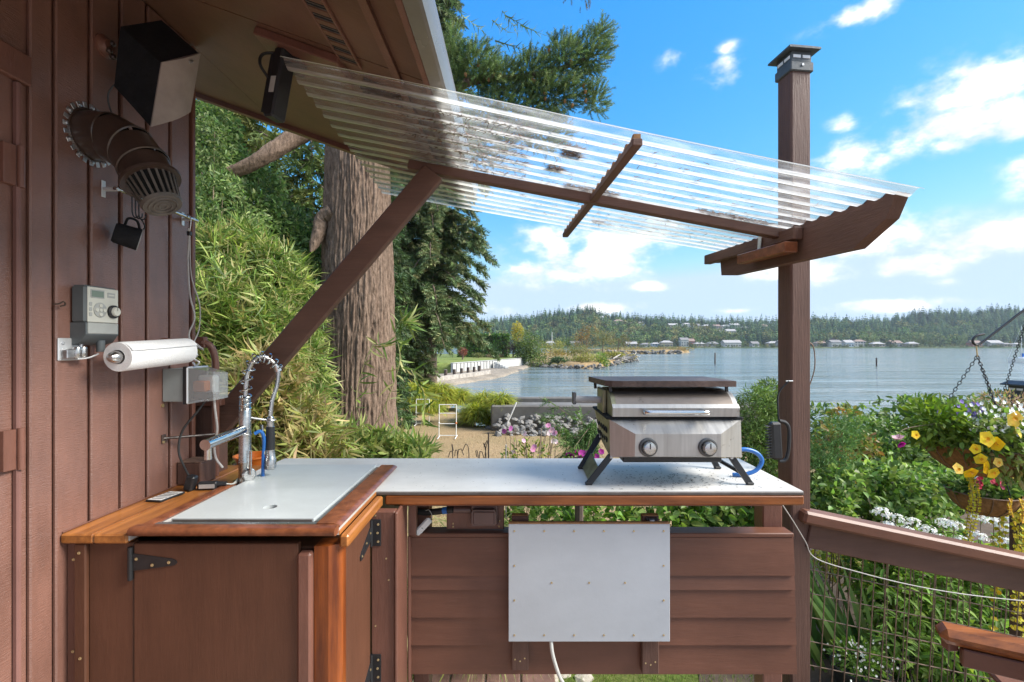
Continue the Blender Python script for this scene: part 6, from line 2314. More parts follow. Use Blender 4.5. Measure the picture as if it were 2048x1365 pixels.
DG = [(.11, .185, .052), (.155, .24, .065), (.075, .13, .042), (.22, .29, .10)]
shrub('laurel_shrub', 'dark glossy broadleaf shrub above the bamboo', 'shrub', (-3.6, 6.9, YARD),
      [(W(470, 430, 6.4), (.55, .5, .45)), (W(560, 470, 6.6), (.5, .5, .45)), (W(430, 330, 6.6), (.45, .5, .5)), (W(500, 380, 6.9), (.5, .4, .5)), (W(610, 540, 6.5), (.4, .4, .5)), (W(420, 540, 6.4), (.5, .5, .6)), (W(520, 590, 6.6), (.6, .4, .6)), (W(425, 365, 5.6), (.24, .25, .16)), (W(430, 250, 6.4), (.3, .3, .3))],
      13000, .075, .034, DG, 'oval', 9, .02, cut=.30, nscale=2.6)
shrub('holly_shrub', 'pale green small-leaved shrub against the house corner', 'shrub', (-3.3, 5.2, YARD),
      [(W(425, 480, 5.0), (.32, .3, .42)), (W(440, 400, 5.0), (.28, .3, .3)), (W(480, 440, 5.2), (.3, .3, .3)), (W(415, 300, 5.4), (.25, .25, .4)), (W(520, 520, 5.2), (.3, .3, .25))],
      16000, .055, .024, [(.12, .19, .055), (.17, .24, .075), (.08, .14, .04), (.20, .25, .10)], 'oval', 7, .012, cut=.36, nscale=4)
shrub('backdrop_tree', 'broad dark tree filling the view behind bamboo and cedar', 'tree', (-7.5, 13, YARD),
      [((-7.6, 13, 1.5), (2.6, 1.5, 2.6)), ((-5.2, 12.5, .6), (1.6, 1.2, 2.0)), ((-9.5, 13, 2.8), (2.6, 1.5, 2.6)), ((-6.2, 13.5, 3.2), (1.8, 1.2, 1.6)), ((-4.4, 11.6, -.2), (1.0, .8, 1.2))],
      2300, .20, .10, [(.045, .08, .028), (.065, .11, .034), (.03, .055, .022)], 'oval', 6, .10, cut=.25, nscale=.9)


def bamboo(name, label, base, blobs, fans, cols, culms=14, L=(.13, .22), Wd=.020, group=None):
    b_ = Vector(base)
    t_ = thing(name, label, 'bamboo', b_, group)
    ms = MB()
    for k in range(culms):
        c, r = blobs[k % len(blobs)]
        e = Vector(c) + Vector((random.uniform(-.8, .8) * r[0], random.uniform(-.7, .7) * r[1], random.uniform(.0, .95) * r[2]))
        s = Vector((b_.x + random.uniform(-.35, .35), b_.y + random.uniform(-.2, .2), b_.z - .02))
        mid = s.lerp(e, .6) + Vector((random.uniform(-.08, .08), random.uniform(-.08, .08), .12))
        ms.tube(curve_pts([s, mid, e], 12), [.006 * (1 - .6 * i / 12) for i in range(13)], 5)
    ms.build('culms', 'culm', t_)
    lm_ = LM()
    tot = sum(r[0] * r[2] for c, r in blobs)
    for c, r in blobs:
        nf = int(fans * r[0] * r[2] / tot)
        P, d = blob_points(nf, c, r, .3)
        axis = nrm(d * .5 + rand_unit(nf) * .8 + np.array([0, -.25, .12]))
        sidev = nrm(np.cross(axis, rand_unit(nf)))
        for q in range(6):
            a_ = (q - 2.5) * .42 + rng.normal(size=nf) * .12
            dd = axis * np.cos(a_)[:, None] + sidev * np.sin(a_)[:, None] + np.array([0, 0, -.18])
            N = np.cross(axis, sidev) + rand_unit(nf) * .35
            lm_.add(leaves(P + rand_unit(nf) * .012, dd, N, rng.uniform(L[0], L[1], nf), Wd * rng.uniform(.7, 1.25, nf), palette(nf, cols, .22), 'blade', .2, rng.uniform(.0, .5, (nf, 1))))
    lm_.build('leaves', 'leaf', t_)
    return t_


BAM = [(.25, .32, .075), (.17, .25, .055), (.37, .39, .15), (.11, .18, .04), (.09, .15, .035), (.31, .29, .11)]
STRAW = [(.36, .29, .13), (.30, .24, .10), (.25, .28, .07), (.16, .19, .05)]
bamboo('bamboo_clump', 'tall yellow-green bamboo thicket by the house corner', (-2.35, 4.1, YARD),
       [(W(430, 640, 4.0), (.34, .45, .50)), (W(500, 640, 4.3), (.40, .5, .42)), (W(430, 520, 4.4), (.26, .35, .30)), (W(520, 710, 4.0), (.36, .4, .50)), (W(430, 770, 3.8), (.32, .35, .35)), (W(480, 490, 4.7), (.16, .2, .22)), (W(545, 560, 4.6), (.18, .2, .30)), (W(490, 590, 4.6), (.55, .5, .62))], 3000, BAM, 110, (.09, .24), .0135, group='bamboo thicket behind the counter')
bamboo('bamboo_clump', 'bamboo thicket leaning on the left side of the fir trunk', (-1.75, 4.2, YARD),
       [(W(585, 640, 4.6), (.30, .35, .45)), (W(600, 760, 4.3), (.26, .35, .45)), (W(560, 560, 4.7), (.26, .35, .3)), (W(610, 860, 4.1), (.24, .3, .3))], 1150, BAM, 60, (.09, .22), .0135, group='bamboo thicket behind the counter')
bamboo('dry_bamboo', 'straw-coloured tangle of dying bamboo behind the faucet', (-1.6, 3.2, YARD),
       [(W(480, 830, 3.3), (.34, .25, .30)), (W(570, 850, 3.4), (.34, .25, .30)), (W(520, 760, 3.5), (.34, .3, .25)), (W(600, 900, 3.2), (.3, .25, .15))], 950, STRAW, 60, (.10, .19), .015, group='bamboo thicket behind the counter')
bamboo('low_bamboo', 'low bamboo with pale leaves spreading at the foot of the fir', (-1.1, 3.5, YARD),
       [(W(690, 900, 3.6), (.24, .25, .16)), (W(770, 895, 3.7), (.26, .25, .13)), (W(830, 912, 3.6), (.14, .2, .09)), (W(640, 880, 3.8), (.2, .25, .2))], 420, [(.24, .29, .08), (.32, .34, .12), (.17, .24, .06), (.11, .18, .05)], 14, (.11, .17), .018, group='bamboo thicket behind the counter')
spr = thing('bamboo_sprig', 'thin bamboo sprig leafing in front of the fir trunk', 'bamboo', (-.95, 3.8, YARD))
lm = LM()
ms = MB()
for pts in ([W(735, 880, 3.8), W(775, 800, 3.8), W(800, 720, 3.8), W(790, 660, 3.8), W(815, 640, 3.8)], [W(735, 880, 3.8), W(712, 800, 3.8), W(740, 700, 3.8), W(770, 690, 3.8)], [W(830, 900, 3.8), W(850, 800, 3.8), W(822, 740, 3.8)]):
    cp_ = curve_pts(pts, 20)
    s0 = Vector((cp_[0].x, cp_[0].y, YARD))
    ms.tube([s0] + cp_, [.005] + [.0042 * (1 - .6 * i / len(cp_)) for i in range(len(cp_))], 5)
    P = np.array([tuple(p) for p in cp_[5:]])
    P = np.repeat(P, 2, 0)
    n = len(P)
    lm.add(leaves(P, nrm(np.stack([rng.normal(.5, .7, n), rng.normal(0, .4, n), rng.normal(.1, .5, n)], 1)), rand_unit(n), rng.uniform(.09, .17, n), .017, palette(n, BAM, .2), 'blade', .2, .3))
tip = np.array([tuple(W(808, 645, 3.8))] * 22) + rng.normal(size=(22, 3)) * .025
lm.add(leaves(tip, nrm(np.stack([rng.normal(.7, .6, 22), rng.normal(0, .4, 22), rng.normal(.1, .6, 22)], 1)), rand_unit(22), rng.uniform(.12, .20, 22), .018, palette(22, BAM, .2), 'blade', .2, .3))
ms.build('culms', 'culm', spr)
lm.build('leaves', 'leaf', spr)

# ---------------------------------------------------------------- mounded ornamental grasses by the shore


def mound(name, label, c, r, h, n, cols, L=.7, Wd=.022, group=None):
    c = Vector(c)
    t_ = thing(name, label, 'grass', c, group)
    rr = np.sqrt(rng.uniform(0, 1, n)) * r * .8
    th = rng.uniform(0, 6.283, n)
    out = np.stack([np.cos(th), np.sin(th), 0 * th], 1)
    hz = h * (1 - (rr / r) ** 2 * .75)
    P = np.array(c) + out * rr[:, None] + np.stack([0 * th, 0 * th, hz * rng.uniform(.2, .95, n)], 1)
    D = nrm(out * rng.uniform(.3, 1.2, n)[:, None] + rand_unit(n) * .35 + np.array([0, 0, .55]))
    lm_ = LM()
    lm_.add(leaves(P, D, np.array([0, 0, 1.]) + rand_unit(n) * .3, L * rng.uniform(.6, 1.2, n), Wd, palette(n, cols, .2), 'blade', .2, .9))
    lm_.build('blades', 'leaf', t_)
    return t_


HK = [(.36, .38, .045), (.28, .33, .045), (.44, .42, .08), (.20, .26, .04)]
gm = 'yellow-green grass mounds by the shore'
for (px_, py_, D, r, h, n, lab) in ((832, 795, 19.0, .62, 1.25, 3000, 'largest golden grass mound spilling beside the tall conifer'), (882, 790, 19.5, .60, 1.05, 2400, 'golden grass mound in front of the dark pilings'), (918, 795, 20.0, .55, .80, 1600, 'golden grass mound at the water edge before the pilings'), (952, 828, 16.2, .50, .72, 1700, 'golden grass mound next to the seawall end'),
                                    (968, 803, 17.0, .44, .66, 1100, 'golden grass tuft on the seawall end'), (1003, 803, 15.6, .30, .42, 700, 'small golden tuft trailing over the seawall'), (862, 818, 16.6, .34, .42, 700, 'olive grass tuft behind the lawn game frames'), (980, 850, 16.0, .24, .20, 400, 'tiny golden grass tuft on the dry lawn')):
    p = W(px_, py_, D)
    mound('grass_mound', lab, (p.x, p.y, max(YARD - .03, p.z - h * .55)), r, h, n, HK, .40, .024, gm)
gs_ = G(985, 856, YARD + .03)
tag(MB().box(gs_, (.46, .3, .12), None, .04).build('garden_stone', 'shore_stone', loc=gs_), 'flat dark stone on the dry lawn by a tiny grass tuft', 'stone')

# ---------------------------------------------------------------- plants just behind the counter
LV = [(.14, .24, .045), (.18, .30, .06), (.10, .19, .035), (.24, .32, .08)]
shrub('leafy_border', 'bright green leafy perennials seen through the gap under the counter', 'plants', (.9, 4.7, YARD),
      [((.25, 4.6, -.45), (.42, .3, .45)), ((.85, 4.7, -.42), (.45, .3, .5)), ((1.45, 4.7, -.40), (.45, .3, .5)), ((2.0, 4.8, -.35), (.42, .3, .5)), ((2.4, 4.9, -.25), (.4, .3, .5))], 5200, .10, .052, LV, 'oval', 12, .008, cut=.2, nscale=4)
mound('border_grass', 'pale grassy clump seen through the gap beside the outlet', (-.30, 4.4, YARD), .55, 1.15, 1500, [(.28, .30, .10), (.20, .26, .06), (.34, .31, .14)], .45, .014)
shrub('feathery_shrub', 'feathery pale green shrub behind the grill and the tall post', 'shrub', (2.45, 5.1, YARD),
      [(W(1515, 840, 5.0), (.24, .25, .36)), (W(1540, 800, 5.2), (.16, .2, .22)), (W(1500, 900, 4.9), (.26, .25, .3)), (W(1560, 870, 5.1), (.2, .2, .35)), (W(1530, 960, 4.9), (.3, .25, .3))], 34000, .070, .010, [(.15, .23, .055), (.19, .27, .075), (.10, .17, .04)], 'diamond', 8, .01, cut=.25, nscale=5, m='needle')
fr = thing('cedar_frond', 'drooping young cedar fronds left of the grill', 'cedar', (.85, 6.0, YARD))
ms = MB()
lm = LM()
O, Dv = [], []
for k in range(16):
    tip = W(random.uniform(1085, 1200), random.uniform(800, 930), random.uniform(5.6, 6.2))
    bs = Vector((1.0, 6.0, YARD))
    hub = W(1185, 850 + k * 5, 5.9)
    cp_ = curve_pts([bs, hub + Vector((0, 0, -.15)), hub, tip], 16)
    ms.tube(cp_, [.012 * (1 - .8 * i / len(cp_)) for i in range(len(cp_))], 5)
    for p in cp_[8:]:
        for q in range(9):
            O.append(tuple(p + Vector((random.uniform(-.04, .04), random.uniform(-.04, .04), random.uniform(-.03, .03)))))
            dd = (tip - hub).normalized()
            Dv.append(tuple(dd * .7 + Vector((random.uniform(-.5, .5), random.uniform(-.6, .6), random.uniform(-.9, .1)))))
place_shoots(lm, np.array(O), np.array(Dv), shoot(12, .12, .035, .007, .6), rng.uniform(.7, 1.3, len(O)), [(.085, .16, .04), (.12, .20, .05), (.06, .12, .035)], .2)
ms.build('stems', 'twig', fr)
lm.build('foliage', 'needle', fr)


def flower_head(lm_, c, r, petals, col, face=(0, -1, .3), cup=.25):
    """one open flower of broad petals"""
    c = np.array(c, dtype=float)
    f = nrm(np.array(face, dtype=float) + rng.normal(size=3) * .25)
    a = nrm(np.cross(f, [0.13, .2, 1.]))
    b_ = np.cross(f, a)
    th = np.arange(petals) * 2 * np.pi / petals + rng.uniform(0, 6)
    D = a * np.cos(th)[:, None] + b_ * np.sin(th)[:, None] + f * cup
    lm_.add(leaves(np.tile(c, (petals, 1)), D, np.tile(f, (petals, 1)), r, r * 1.25, palette(petals, [col], .08), 'oval', .05, .05))


an = thing('pink_anemones', 'tall pink anemone flowers on thin stems behind the counter', 'flowers', (.12, 5.0, YARD))
ms, lm = MB(), LM()
for k in range(30):
    px_, py_ = random.uniform(1005, 1115), random.uniform(845, 915)
    e = W(px_, py_, random.uniform(4.8, 5.2))
    b_ = Vector((random.uniform(-.15, .4), 5.0, YARD))
    ms.tube(curve_pts([b_, b_.lerp(e, .6) + Vector((.02, 0, .1)), e], 10), .003, 4)
    if k < 13:
        flower_head(lm, e, random.uniform(.026, .038), 6, random.choice(((.62, .30, .46), (.70, .45, .58), (.42, .14, .36), (.72, .62, .62))), (random.uniform(-.4, .4), -1, random.uniform(-.2, .7)), .3)
n = 260
P, d = blob_points(n, W(1055, 915, 5.0), (.26, .2, .18), .2)
lm.add(leaves(P, nrm(d + rand_unit(n) * .6), rand_unit(n) + np.array([0, 0, .5]), rng.uniform(.03, .07, n), .022, palette(n, [(.12, .19, .05), (.20, .25, .06), (.30, .32, .06)], .2), 'oval'))
ms.build('stems', 'twig', an)
tag(lm.build('blooms', 'petal', an), kind='stuff')
sk = thing('dry_stalks', 'dark wilted seed stalks curling up behind the counter', 'stalks', (-.3, 4.7, YARD))
ms = MB()
for k in range(9):
    px_ = random.uniform(905, 975)
    a, b_ = W(px_, 940, 4.7), W(px_ + random.uniform(-8, 8), random.uniform(880, 905), 4.7)
    ms.tube(curve_pts([Vector((a.x, a.y, YARD)), a, b_, b_ + Vector((random.uniform(-.05, .05), 0, -.06))], 14), .0045, 5)
ms.build('stems', 'piling', sk)
pt_ = thing('petunia_pot', 'low dark bowl of magenta petunias left of the grill legs', 'pot', (.64, 4.4, YARD))
c = W(1158, 918, 4.4)
MB().lathe([(.05, -.3), (.09, -.10), (.11, -.02), (.115, 0), (.10, 0), (.08, -.1), (0, -.12)], c + Vector((0, 0, -.01)), n=20).build('bowl', 'black_plastic', pt_)
MB().cyl((c.x, c.y, YARD), (c.x, c.y, c.z - .28), .04, n=10).build('stand', 'piling', pt_)
lm = LM()
for k in range(16):
    flower_head(lm, np.array(c) + rng.normal(size=3) * [.07, .05, .02] + [0, 0, .04], .032, 5, random.choice(((.30, .02, .20), (.42, .05, .30), (.20, .02, .16))))
n = 160
P, d = blob_points(n, c + Vector((0, 0, .02)), (.13, .1, .06), .2)
lm.add(leaves(P, d, rand_unit(n), .04, .02, palette(n, [(.10, .17, .04)], .2), 'oval'))
tag(lm.build('blooms', 'petal', pt_), kind='stuff')

# ---------------------------------------------------------------- garden beyond the railing
shrub('bronze_shrub', 'bronze-tipped leafy shrub beside the tall post above the water', 'shrub', (3.6, 5.4, YARD),
      [(W(1685, 838, 5.3), (.16, .2, .16)), (W(1665, 880, 5.4), (.2, .2, .22)), (W(1700, 900, 5.4), (.26, .25, .3)), (W(1660, 950, 5.2), (.3, .3, .4))], 9500, .065, .036, [(.14, .17, .035), (.22, .20, .05), (.10, .15, .03), (.27, .17, .06)], 'oval', 8, .008, cut=.34, nscale=5)
shrub('asparagus_fern', 'soft feathery green fern leaning out from behind the post', 'shrub', (3.1, 4.6, YARD),
      [(W(1665, 900, 4.5), (.22, .2, .22)), (W(1690, 860, 4.6), (.16, .2, .14)), (W(1650, 940, 4.4), (.2, .2, .2))], 26000, .06, .006, [(.10, .20, .055), (.13, .23, .07)], 'diamond', 6, .006, cut=.2, nscale=5, m='needle')
shrub('rose_bush', 'dense green rose bush in the middle of the garden', 'shrub', (4.2, 5.6, YARD),
      [(W(1740, 880, 5.8), (.40, .3, .26)), (W(1800, 910, 5.6), (.45, .3, .36)), (W(1720, 940, 5.4), (.4, .3, .32)), (W(1850, 930, 5.8), (.4, .3, .4)), (W(1760, 980, 5.2), (.5, .3, .35))], 9000, .070, .040, [(.10, .18, .04), (.14, .23, .05), (.07, .13, .03), (.19, .26, .07)], 'oval', 10, .01, cut=.26, nscale=4)
shrub('raspberry_bush', 'raspberry bush with large soft leaves behind the sloping railing', 'shrub', (3.4, 4.3, YARD),
      [(W(1690, 990, 4.2), (.30, .25, .24)), (W(1760, 975, 4.3), (.34, .3, .24)), (W(1840, 985, 4.4), (.36, .3, .26)), (W(1660, 1040, 4.1), (.25, .25, .3)), (W(1800, 1050, 4.2), (.5, .3, .3))], 9500, .062, .040, [(.12, .21, .04), (.17, .27, .06), (.075, .14, .03), (.22, .30, .08)], 'oval', 9, .007, cut=.26, nscale=4)
shrub('far_shrub', 'low shrub along the water edge beyond the garden', 'shrub', (6.8, 8.4, YARD),
      [((5.4, 8.2, .0), (1.2, .6, .42)), ((7.2, 8.4, .1), (1.4, .6, .45)), ((9.2, 8.6, .15), (1.4, .6, .5)), ((11, 9, .3), (1.4, .6, .6)), ((6.2, 8.0, -.7), (2.4, .6, .7)), ((9.8, 8.2, -.6), (2.4, .6, .8))], 2600, .11, .06, [(.10, .17, .045), (.15, .22, .055), (.075, .13, .035)], 'oval', 10, .012, cut=.2, nscale=2)
phx = thing('white_phlox', 'white phlox in full bloom just over the sloping railing', 'flowers', (3.6, 3.6, YARD))
ms, lm = MB(), LM()
heads = [(1765, 1028), (1795, 1035), (1830, 1050), (1852, 1062), (1890, 1048), (1912, 1060), (1930, 1085), (1955, 1075), (1985, 1048), (2015, 1060), (2005, 1090), (1870, 1085), (1810, 1070), (2035, 1040), (1960, 1035), (1900, 1100), (1990, 1110), (2040, 1085), (1780, 1058), (1840, 1090)]
for px_, py_ in heads:
    e = W(px_ + random.uniform(-6, 6), py_ + random.uniform(-5, 5), random.uniform(3.4, 3.9))
    b_ = Vector((e.x + random.uniform(-.06, .06), e.y, YARD))
    ms.tube([b_, b_.lerp(e, .5), e], .004, 4)
    n = 46
    d = rand_unit(n)
    d[:, 2] = np.abs(d[:, 2])
    P = np.array(e) + d * np.array([.062, .06, .045]) * rng.uniform(.7, 1.05, (n, 1))
    for q in range(4):
        th = rng.uniform(0, 6.283, n)
        t1 = nrm(np.cross(d, rand_unit(n)))
        lm.add(leaves(P, t1 + d * .25, d, .015, .013, palette(n, [(.80, .80, .78), (.72, .74, .70)], .05), 'diamond', .05))
    n = 26
    tt = rng.uniform(.35, .97, n)[:, None]
    P = np.array(b_) * (1 - tt) + np.array(e) * tt
    lm.add(leaves(P, nrm(rand_unit(n) * [1, 1, .4]), np.tile([0, 0, 1.], (n, 1)) + rand_unit(n) * .3, rng.uniform(.07, .11, n), .024, palette(n, [(.11, .20, .035), (.16, .26, .05)], .2), 'oval', .15, .25))
ms.build('stems', 'twig', phx)
tag(lm.build('blooms', 'petal', phx), kind='stuff')
iris = thing('iris_clump', 'fan of long sword-shaped iris leaves behind the wire mesh', 'iris', (2.75, 4.05, YARD))
lm = LM()
n = 60
x = rng.uniform(2.45, 3.0, n)
P = np.stack([x, rng.uniform(3.85, 4.2, n), np.full(n, YARD)], 1)
D = np.stack([rng.normal(-.42, .20, n), rng.normal(0, .10, n), np.ones(n)], 1)
lm.add(leaves(P, D, np.stack([rng.normal(0, .35, n), -np.ones(n), 0 * x], 1), rng.uniform(.62, 1.12, n), rng.uniform(.030, .048, n), palette(n, [(.13, .24, .055), (.18, .30, .08), (.10, .19, .05), (.26, .34, .10)], .15), 'blade', .1, .12))
lm.build('leaves', 'leaf', iris)
LB = [(.18, .31, .055), (.23, .38, .07), (.13, .24, .042), (.30, .42, .09)]
gb_ = 'leafy plants behind the wire mesh'
shrub('leafy_plant', 'bright green leafy plant left behind the mesh next to the iris', 'plants', (3.0, 3.7, YARD), [(W(1790, 1190, 4.0), (.26, .25, .34)), (W(1800, 1290, 3.9), (.28, .25, .3)), (W(1760, 1150, 4.4), (.3, .25, .3))], 9000, .085, .032, LB, 'oval', 8, .006, group=gb_, cut=.2, nscale=5, droop=.3)
shrub('leafy_plant', 'bright green leafy plant behind the chair arm', 'plants', (3.6, 3.6, YARD), [(W(1890, 1170, 4.0), (.3, .25, .4)), (W(1900, 1290, 3.8), (.32, .25, .3)), (W(1960, 1190, 4.2), (.3, .25, .4))], 9000, .085, .032, LB, 'oval', 8, .006, group=gb_, cut=.2, nscale=5, droop=.3)
shrub('leafy_plant', 'bright green leafy plant beside the railing post', 'plants', (4.1, 3.7, YARD), [(W(2020, 1180, 4.0), (.3, .25, .4)), (W(2010, 1300, 3.8), (.32, .25, .3)), (W(2090, 1200, 4.0), (.34, .3, .45))], 9000, .085, .032, LB, 'oval', 8, .006, group=gb_, cut=.2, nscale=5, droop=.3)
shrub('yellow_spurge', 'yellow-green leafy perennial by the iris tips', 'plants', (2.9, 4.9, YARD), [(W(1665, 1110, 4.8), (.2, .2, .2)), (W(1720, 1120, 4.9), (.3, .25, .3))], 8000, .06, .026, [(.30, .33, .05), (.22, .28, .05), (.38, .36, .08)], 'oval', 6, .005, cut=.25, nscale=5)
pot = thing('black_pot', 'black nursery pot with small white flowers behind the mesh', 'pot', (2.60, 3.62, YARD))
pc_ = Vector((2.60, 3.62, YARD))
MB().lathe([(0, .002), (.145, 0), (.175, .24), (.190, .245), (.190, .275), (.172, .275), (.165, .22), (0, .22)], pc_, n=32).build('tub', 'black_plastic', pot)
lm = LM()
n = 420
P, d = blob_points(n, pc_ + Vector((0, 0, .33)), (.20, .17, .12), .2)
lm.add(leaves(P, nrm(d + rand_unit(n) * .5), rand_unit(n) + np.array([0, 0, .6]), .04, .022, palette(n, [(.11, .20, .04), (.16, .26, .05)], .2), 'oval'))
for k in range(70):
    flower_head(lm, np.array(pc_) + rng.normal(size=3) * [.11, .09, .05] + [0, -.05, .38], .010, 5, (.78, .78, .75))
tag(lm.build('plant', 'petal', pot), kind='stuff')

# ---------------------------------------------------------------- planting in the baskets


def strand_plants(parent, starts, length, cols, leaf=.016, name='trailing_stems'):
    lm_ = LM()
    ms_ = MB()
    for s in starts:
        s = Vector(s)
        e = s + Vector((random.uniform(-.03, .03), random.uniform(-.02, .02), -length * random.uniform(.7, 1.1)))
        cp_ = curve_pts([s, s.lerp(e, .4) + Vector((random.uniform(-.02, .02), -.01, 0)), e], 24)
        ms_.tube(cp_, .0016, 4)
        P = np.repeat(np.array([tuple(p) for p in cp_]), 3, 0)
        n_ = len(P)
        lm_.add(leaves(P, nrm(np.stack([rng.choice([-1, 1], n_) * 1., rng.normal(-.3, .5, n_), rng.normal(0, .3, n_)], 1)), np.tile([0, -1., .5], (n_, 1)) + rand_unit(n_) * .4, leaf, leaf * .9, palette(n_, cols, .15), 'oval', .1))
    ms_.build('runner', 'twig', parent)
    lm_.build(name, 'petal', parent)


lm = LM()
n = 1700
P, d = blob_points(n, B1 + Vector((-.02, -.03, .05)), (.25, .22, .12), .35)
lm.add(leaves(P, nrm(d + rand_unit(n) * .7), rand_unit(n) + np.array([0, -.2, .6]), rng.uniform(.025, .055, n), .020, palette(n, [(.13, .22, .045), (.19, .28, .06), (.25, .30, .09), (.10, .16, .04)], .2), 'oval', .15, .15))
n = 700
P, d = blob_points(n, B1 + Vector((-.21, 0, .10)), (.13, .12, .11), .3)
lm.add(leaves(P, nrm(d + rand_unit(n) * .7), rand_unit(n) + np.array([0, 0, .6]), rng.uniform(.025, .05, n), .018, palette(n, [(.12, .20, .03), (.18, .27, .04)], .2), 'oval', .15, .15))
n = 900
P, d = blob_points(n, B1 + Vector((.15, .03, .15)), (.17, .12, .09), .3)
lm.add(leaves(P, nrm(d + rand_unit(n) * .6), rand_unit(n), rng.uniform(.012, .03, n), .006, palette(n, [(.34, .22, .13), (.28, .20, .10), (.40, .30, .20), (.20, .22, .08)], .2), 'diamond'))
n = 500
P, d = blob_points(n, B1 + Vector((.02, -.17, -.03)), (.20, .07, .09), .2)
lm.add(leaves(P, nrm(d * .5 + rand_unit(n) * .7 + np.array([0, -.3, -.5])), rand_unit(n) + np.array([0, -.6, .3]), rng.uniform(.025, .055, n), .016, palette(n, [(.15, .23, .05), (.22, .29, .08), (.28, .26, .11)], .2), 'oval', .15, .2))
lm.build('foliage', 'leaf', bas1)
lm = LM()
for k in range(230):
    flower_head(lm, np.array(B1) + rng.normal(size=3) * [.07, .04, .035] + [.0, -.15, .125], .0095, 4, (.80, .80, .78))
for k in range(26):
    flower_head(lm, np.array(B1) + rng.normal(size=3) * [.03, .03, .03] + [-.14, -.06, .155], .011, 4, (.24, .18, .50))
for k in range(8):
    flower_head(lm, np.array(B1) + rng.normal(size=3) * [.07, .03, .03] + [.17, -.06, .13], .012, 4, (.30, .25, .58))
tag(lm.build('small_blooms', 'petal', bas1), kind='stuff')
for px_, py_, r_ in ((1972, 878, .036), (1990, 888, .032), (2027, 838, .038), (2033, 862, .034), (1960, 918, .026), (1970, 935, .032), (1985, 946, .028), (1940, 945, .030), (1915, 938, .026), (1830, 870, .020), (1950, 898, .024), (1995, 925, .022)):
    l2 = LM()
    c = W(px_, py_, BY - .22)
    yc = random.choice(((.80, .52, .01), (.78, .58, .03), (.82, .60, .12)))
    flower_head(l2, c, r_, 5, yc, (random.uniform(-.3, .3), -1, random.uniform(-.1, .3)), .18)
    flower_head(l2, c + Vector((0, -.006, 0)), r_ * .3, 5, (.55, .28, .01), (0, -1, .1), .4)
    l2.build('pansy', 'petal', bas1)
fu = LM()
fp_ = W(1797, 885, BY - .1)
flower_head(fu, fp_ + Vector((0, 0, .012)), .030, 5, (.70, .45, .48), (0, -.4, 1), .7)
flower_head(fu, fp_ + Vector((0, -.004, -.004)), .022, 6, (.42, .02, .30), (0, -.5, -1), .9)
flower_head(fu, fp_ + Vector((0, -.010, -.002)), .020, 6, (.50, .04, .36), (0, -1, -.4), .8)
fob = fu.build('fuchsia_bloom', 'petal', bas1)
MB().tube(curve_pts([fp_ + Vector((0, 0, .015)), fp_ + Vector((.03, 0, .06)), B1 + Vector((-.16, 0, .10))], 12), .0015, 4).build('bloom_stem', 'twig', bas1)
strand_plants(bas1, [B1 + Vector((-.19 + i * .012, -.14, -.12)) for i in range(3)], .30, [(.55, .45, .03), (.42, .40, .04)], .012)
lm = LM()
n = 600
P, d = blob_points(n, B2 + Vector((0, 0, .035)), (.17, .14, .06), .3)
lm.add(leaves(P, nrm(d + rand_unit(n) * .7), rand_unit(n) + np.array([0, 0, .6]), .035, .024, palette(n, [(.10, .18, .04), (.14, .22, .05)], .2), 'oval'))
for (dx, dz) in ((-.05, .085), (.12, .065), (-.16, .08), (.15, .12), (.10, .13)):
    for k in range(12):
        flower_head(lm, np.array(B2) + rng.normal(size=3) * [.016, .01, .012] + [dx, -.13, dz], .012, 5, random.choice(((.42, .02, .05), (.52, .05, .10), (.30, .03, .08))))
tag(lm.build('geraniums', 'petal', bas2), kind='stuff')
strand_plants(bas2, [B2 + Vector((-.02 + .05 * i, -.165, .01)) for i in range(2)], .12, [(.62, .36, .05), (.60, .44, .04)], .011)
cj = thing('creeping_jenny', 'curtain of golden trailing creeping jenny beside the baskets', 'plant', (3.0, 2.75, EZ - .6))
strand_plants(cj, [(W(px_, 940, 2.75).x, 2.75 + random.uniform(-.08, .1), EZ - .55 - random.uniform(0, .25)) for px_ in np.linspace(2008, 2110, 24)], 1.0, [(.58, .46, .03), (.46, .42, .04), (.66, .50, .05), (.34, .36, .05)], .026)
MB().lathe([(0, -.12), (.10, -.11), (.17, -.05), (.19, 0), (.17, 0), (.1, -.06), (0, -.08)], (W(2075, 900, 2.75).x, 2.78, EZ - .52), n=24).build('basket_pan', 'coir', cj)
for t in (0, 2.1, 4.2):
    chain((W(2075, 900, 2.75).x + .17 * math.cos(t), 2.78 + .17 * math.sin(t), EZ - .52), (hkp.x + .45, 2.4, EZ + .29), cj)
# grass blades on the near lawn
lm = LM()
n = 9000
P = np.stack([rng.uniform(-1.2, 2.3, n), rng.uniform(3.4, 4.9, n), np.full(n, YARD + .055)], 1)
lm.add(leaves(P, np.stack([rng.normal(0, .35, n), rng.normal(0, .35, n), np.ones(n)], 1), rand_unit(n), rng.uniform(.03, .09, n), .005, palette(n, [(.12, .22, .03), (.17, .28, .04), (.24, .28, .08)], .2), 'tri'))
tag(lm.build('lawn_grass', 'leaf', loc=(0, 4, YARD)), 'short green lawn grass below the counter', 'grass', kind='stuff')
lm = LM()
n = 26000
yy = 6.5 + 8.3 * rng.uniform(0, 1, n) ** 1.3
P = np.stack([rng.uniform(-3.2, 4.2, n) * yy / 10, yy, np.zeros(n)], 1)
P[:, 2] = yard_z(P[:, 0], P[:, 1]) - .005
lm.add(leaves(P, np.stack([rng.normal(0, .6, n), rng.normal(0, .6, n), np.ones(n)], 1), rand_unit(n), rng.uniform(.025, .06, n), .008, palette(n, [(.36, .26, .15), (.31, .23, .13), (.42, .31, .18), (.27, .23, .11)], .15), 'tri'))
